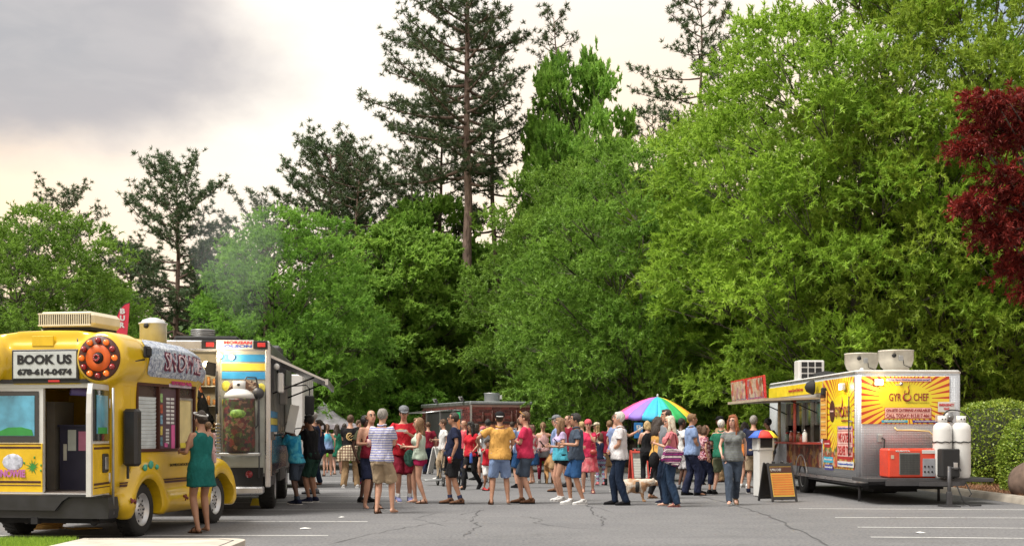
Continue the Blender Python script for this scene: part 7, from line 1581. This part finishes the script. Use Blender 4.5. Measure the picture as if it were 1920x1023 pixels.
def aboard(px0, px1, pyt, pyb, Y, rz, label, framec, face, header, rows, chalk=False, deep=.55):
    X = (gx(px0, Y)+gx(px1, Y))/2; w_ = gx(px1, Y)-gx(px0, Y); h_ = gz(pyt, Y); t = thing('a_frame_sign', (X, Y, 0), rz, label, 'sign')
    for side in (0, 1):
        e = link('board', None, t); e.rotation_euler = (R(-14 if side == 0 else 14), 0, 0); e.location = (0, -deep/2*.93 if side == 0 else deep/2*.93, 0)
        f = MB(); b_ = .045
        for x in (-w_/2+b_/2, w_/2-b_/2): f.cbox((x, 0, h_/2+.02), (b_, .035, h_), .006)
        for z in (.09, h_-.03): f.cbox((0, 0, z), (w_-b_*2, .03, b_*1.4), .006)
        f.build('frame', framec, e); 
        if side == 0:
            MB().cbox((0, -.004, h_/2+.03), (w_-b_*2, .012, h_-.16), .003).build('poster', face, e)
            if header: MB().cbox((0, -.012, h_-.13), (w_-b_*2-.01, .006, .12), .001).build('poster_header', M_maroon, e)
            for k in range(rows): MB().cbox((0, -.013, .17+(h_-.40)*k/(rows-1)), (w_-b_*2-.03, .005, .035), .001).build('poster_line', mat('orange row', (.55, .18, .03), .6) if not chalk else mat('chalk', (.55, .55, .5), .9), e)
        else: MB().cbox((0, 0, h_/2+.03), (w_-b_*2, .012, h_-.16), .003).build('back_panel', framec, e)
        if side == 0 and header: text('lettering', 'GYRO CHEF', .05, (-.12, -.018, h_-.13), e, M_whitem, ROT_B, width=.25, height=.05)
    for x in (-.10, .10): MB().cbox((x-.0, 0, h_+.0), (.03, .10, .05), .01).build('hinge', framec, t)
aboard(1430, 1486, 866, 940, 25.4, R(22), 'black A-frame menu sign with orange and yellow rows in front of the trailer', M_black, mat('yellow poster', (.68, .46, .08), .6, var=.06), True, 9)
aboard(1181, 1214, 843, 903, 35.0, R(10), 'red framed chalkboard sign left of the white cart', mat('red wood', (.5, .06, .04), .6), mat('chalkboard', (.12, .12, .11), .9, var=.5, nscale=20), False, 12, True)
aboard(809, 826, 838, 880, 41.5, R(60), 'white A-frame sign by the brick patterned trailer wheel', M_whitem, M_whitem, False, 2, True)
def bin_():
    Y = 27.4; t = thing('waste_bin', (gx(1431, Y), Y, 0), R(10), 'white waste bin with dark opening and a rainbow cover before the trailer counter', 'bin'); h_ = gz(818, Y)
    MB().cbox((0, 0, h_*.40), (.34, .32, h_*.8), .03).build('bin_body', M_whitem, t); MB().cbox((0, 0, h_*.88), (.38, .36, h_*.24), .03).build('bin_head', M_whitem, t); MB().cbox((.0, -.181, h_*.90), (.27, .012, h_*.16), .004).build('bin_opening', M_blackm, t)
    cv = t
    for k, c in enumerate(((.04, .12, .5), (.55, .04, .03), (.75, .62, .04), (.04, .38, .08), (.75, .62, .04), (.55, .04, .03))):
        a0 = R(170+k*60); a1 = a0+R(60); q = MB(); q.loft([[V3(.03*math.cos(a), .03*math.sin(a), h_+.14) for a in np.linspace(a0, a1, 4)], [V3(.18*math.cos(a), .18*math.sin(a), h_+.12) for a in np.linspace(a0, a1, 4)], [V3(.33*math.cos(a), .33*math.sin(a), h_-.02) for a in np.linspace(a0, a1, 4)]], closed=False, cap=False); o = q.build('rainbow_cover', mat('cover cloth %d' % (k % 4), c, .7), t); md = o.modifiers.new('s', 'SOLIDIFY'); md.thickness = .008
bin_()
def bluesign():
    Y = 40.5; t = thing('parking_sign', (gx(1197, Y), Y, 0), 0, 'small blue accessible parking sign on a green post under the trees', 'sign'); z = gz(803, Y)
    MB().box((0, .02, z/2), (.05, .03, z)).build('post', mat('green post', (.03, .09, .05), .6), t); MB().cbox((0, -.01, z), (.28, .012, .38), .005).build('sign_plate', mat('sign blue', (.02, .16, .42), .4), t)
    MB().cbox((0, -.019, z+.01), (.13, .004, .20), .001).build('sign_field', M_whitem, t); q = MB(); q.ell((.0, -.024, z+.075), (.018, .004, .018), 10, 5); q.tube([(0, -.024, z+.05), (.0, -.024, z), (.035, -.024, z-.005), (.045, -.024, z-.05)], .009, 5); q.tube([(-.02+.04*math.cos(a), -.024, z-.02+.04*math.sin(a)) for a in np.linspace(R(110), R(350), 10)], .006, 5); q.build('wheelchair_symbol', mat('sign blue', (.02, .16, .42), .4), t)
    MB().cbox((0, -.01, z-.25), (.28, .012, .10), .004).build('lower_plate', mat('sign blue', (.02, .16, .42), .4), t)
bluesign()
# things on the trailer counter
for k, (y, hh, c, lab) in enumerate([(2.75, .26, (.6, .62, .6), 'tall clear jar on the trailer counter, nearest the corner'), (3.0, .16, (.45, .1, .06), 'squat red sauce tub on the trailer counter'), (3.25, .22, (.3, .16, .07), 'brown sauce bottle on the trailer counter'), (3.55, .18, (.62, .6, .5), 'cream napkin canister on the trailer counter'), (3.9, .24, (.5, .12, .08), 'red squeeze bottle at the middle of the trailer counter'), (4.3, .2, (.25, .35, .3), 'green jar at the far part of the trailer counter')]):
    x = -1.06-.30; an = R(2.0); X0, Y0 = 6.80+1.06, 25.3; X = X0+x*math.cos(an)-y*math.sin(an); Yw = Y0+x*math.sin(an)+y*math.cos(an)
    t = thing('counter_jar', (X, Yw, 1.162), 0, lab, 'jar'); MB().lathe([(.05, 0), (.055, .02), (.055, hh*.75), (.03, hh*.85), (.03, hh), (.01, hh)], n=16).build('jar_body', mat('jar %d' % k, c, .25, coat=.5), t); MB().lathe([(.034, hh*.92), (.034, hh*1.05), (.01, hh*1.06)], n=12).build('lid', M_red if k % 2 else M_steel, t)
finish_jobs(); finish_texts()
for o in COL.objects:
    if o.type == 'MESH' and o.name.startswith(('body', 'shirt')) and len(o.data.polygons) > 3000: o.data.set_sharp_from_angle(angle=R(38))
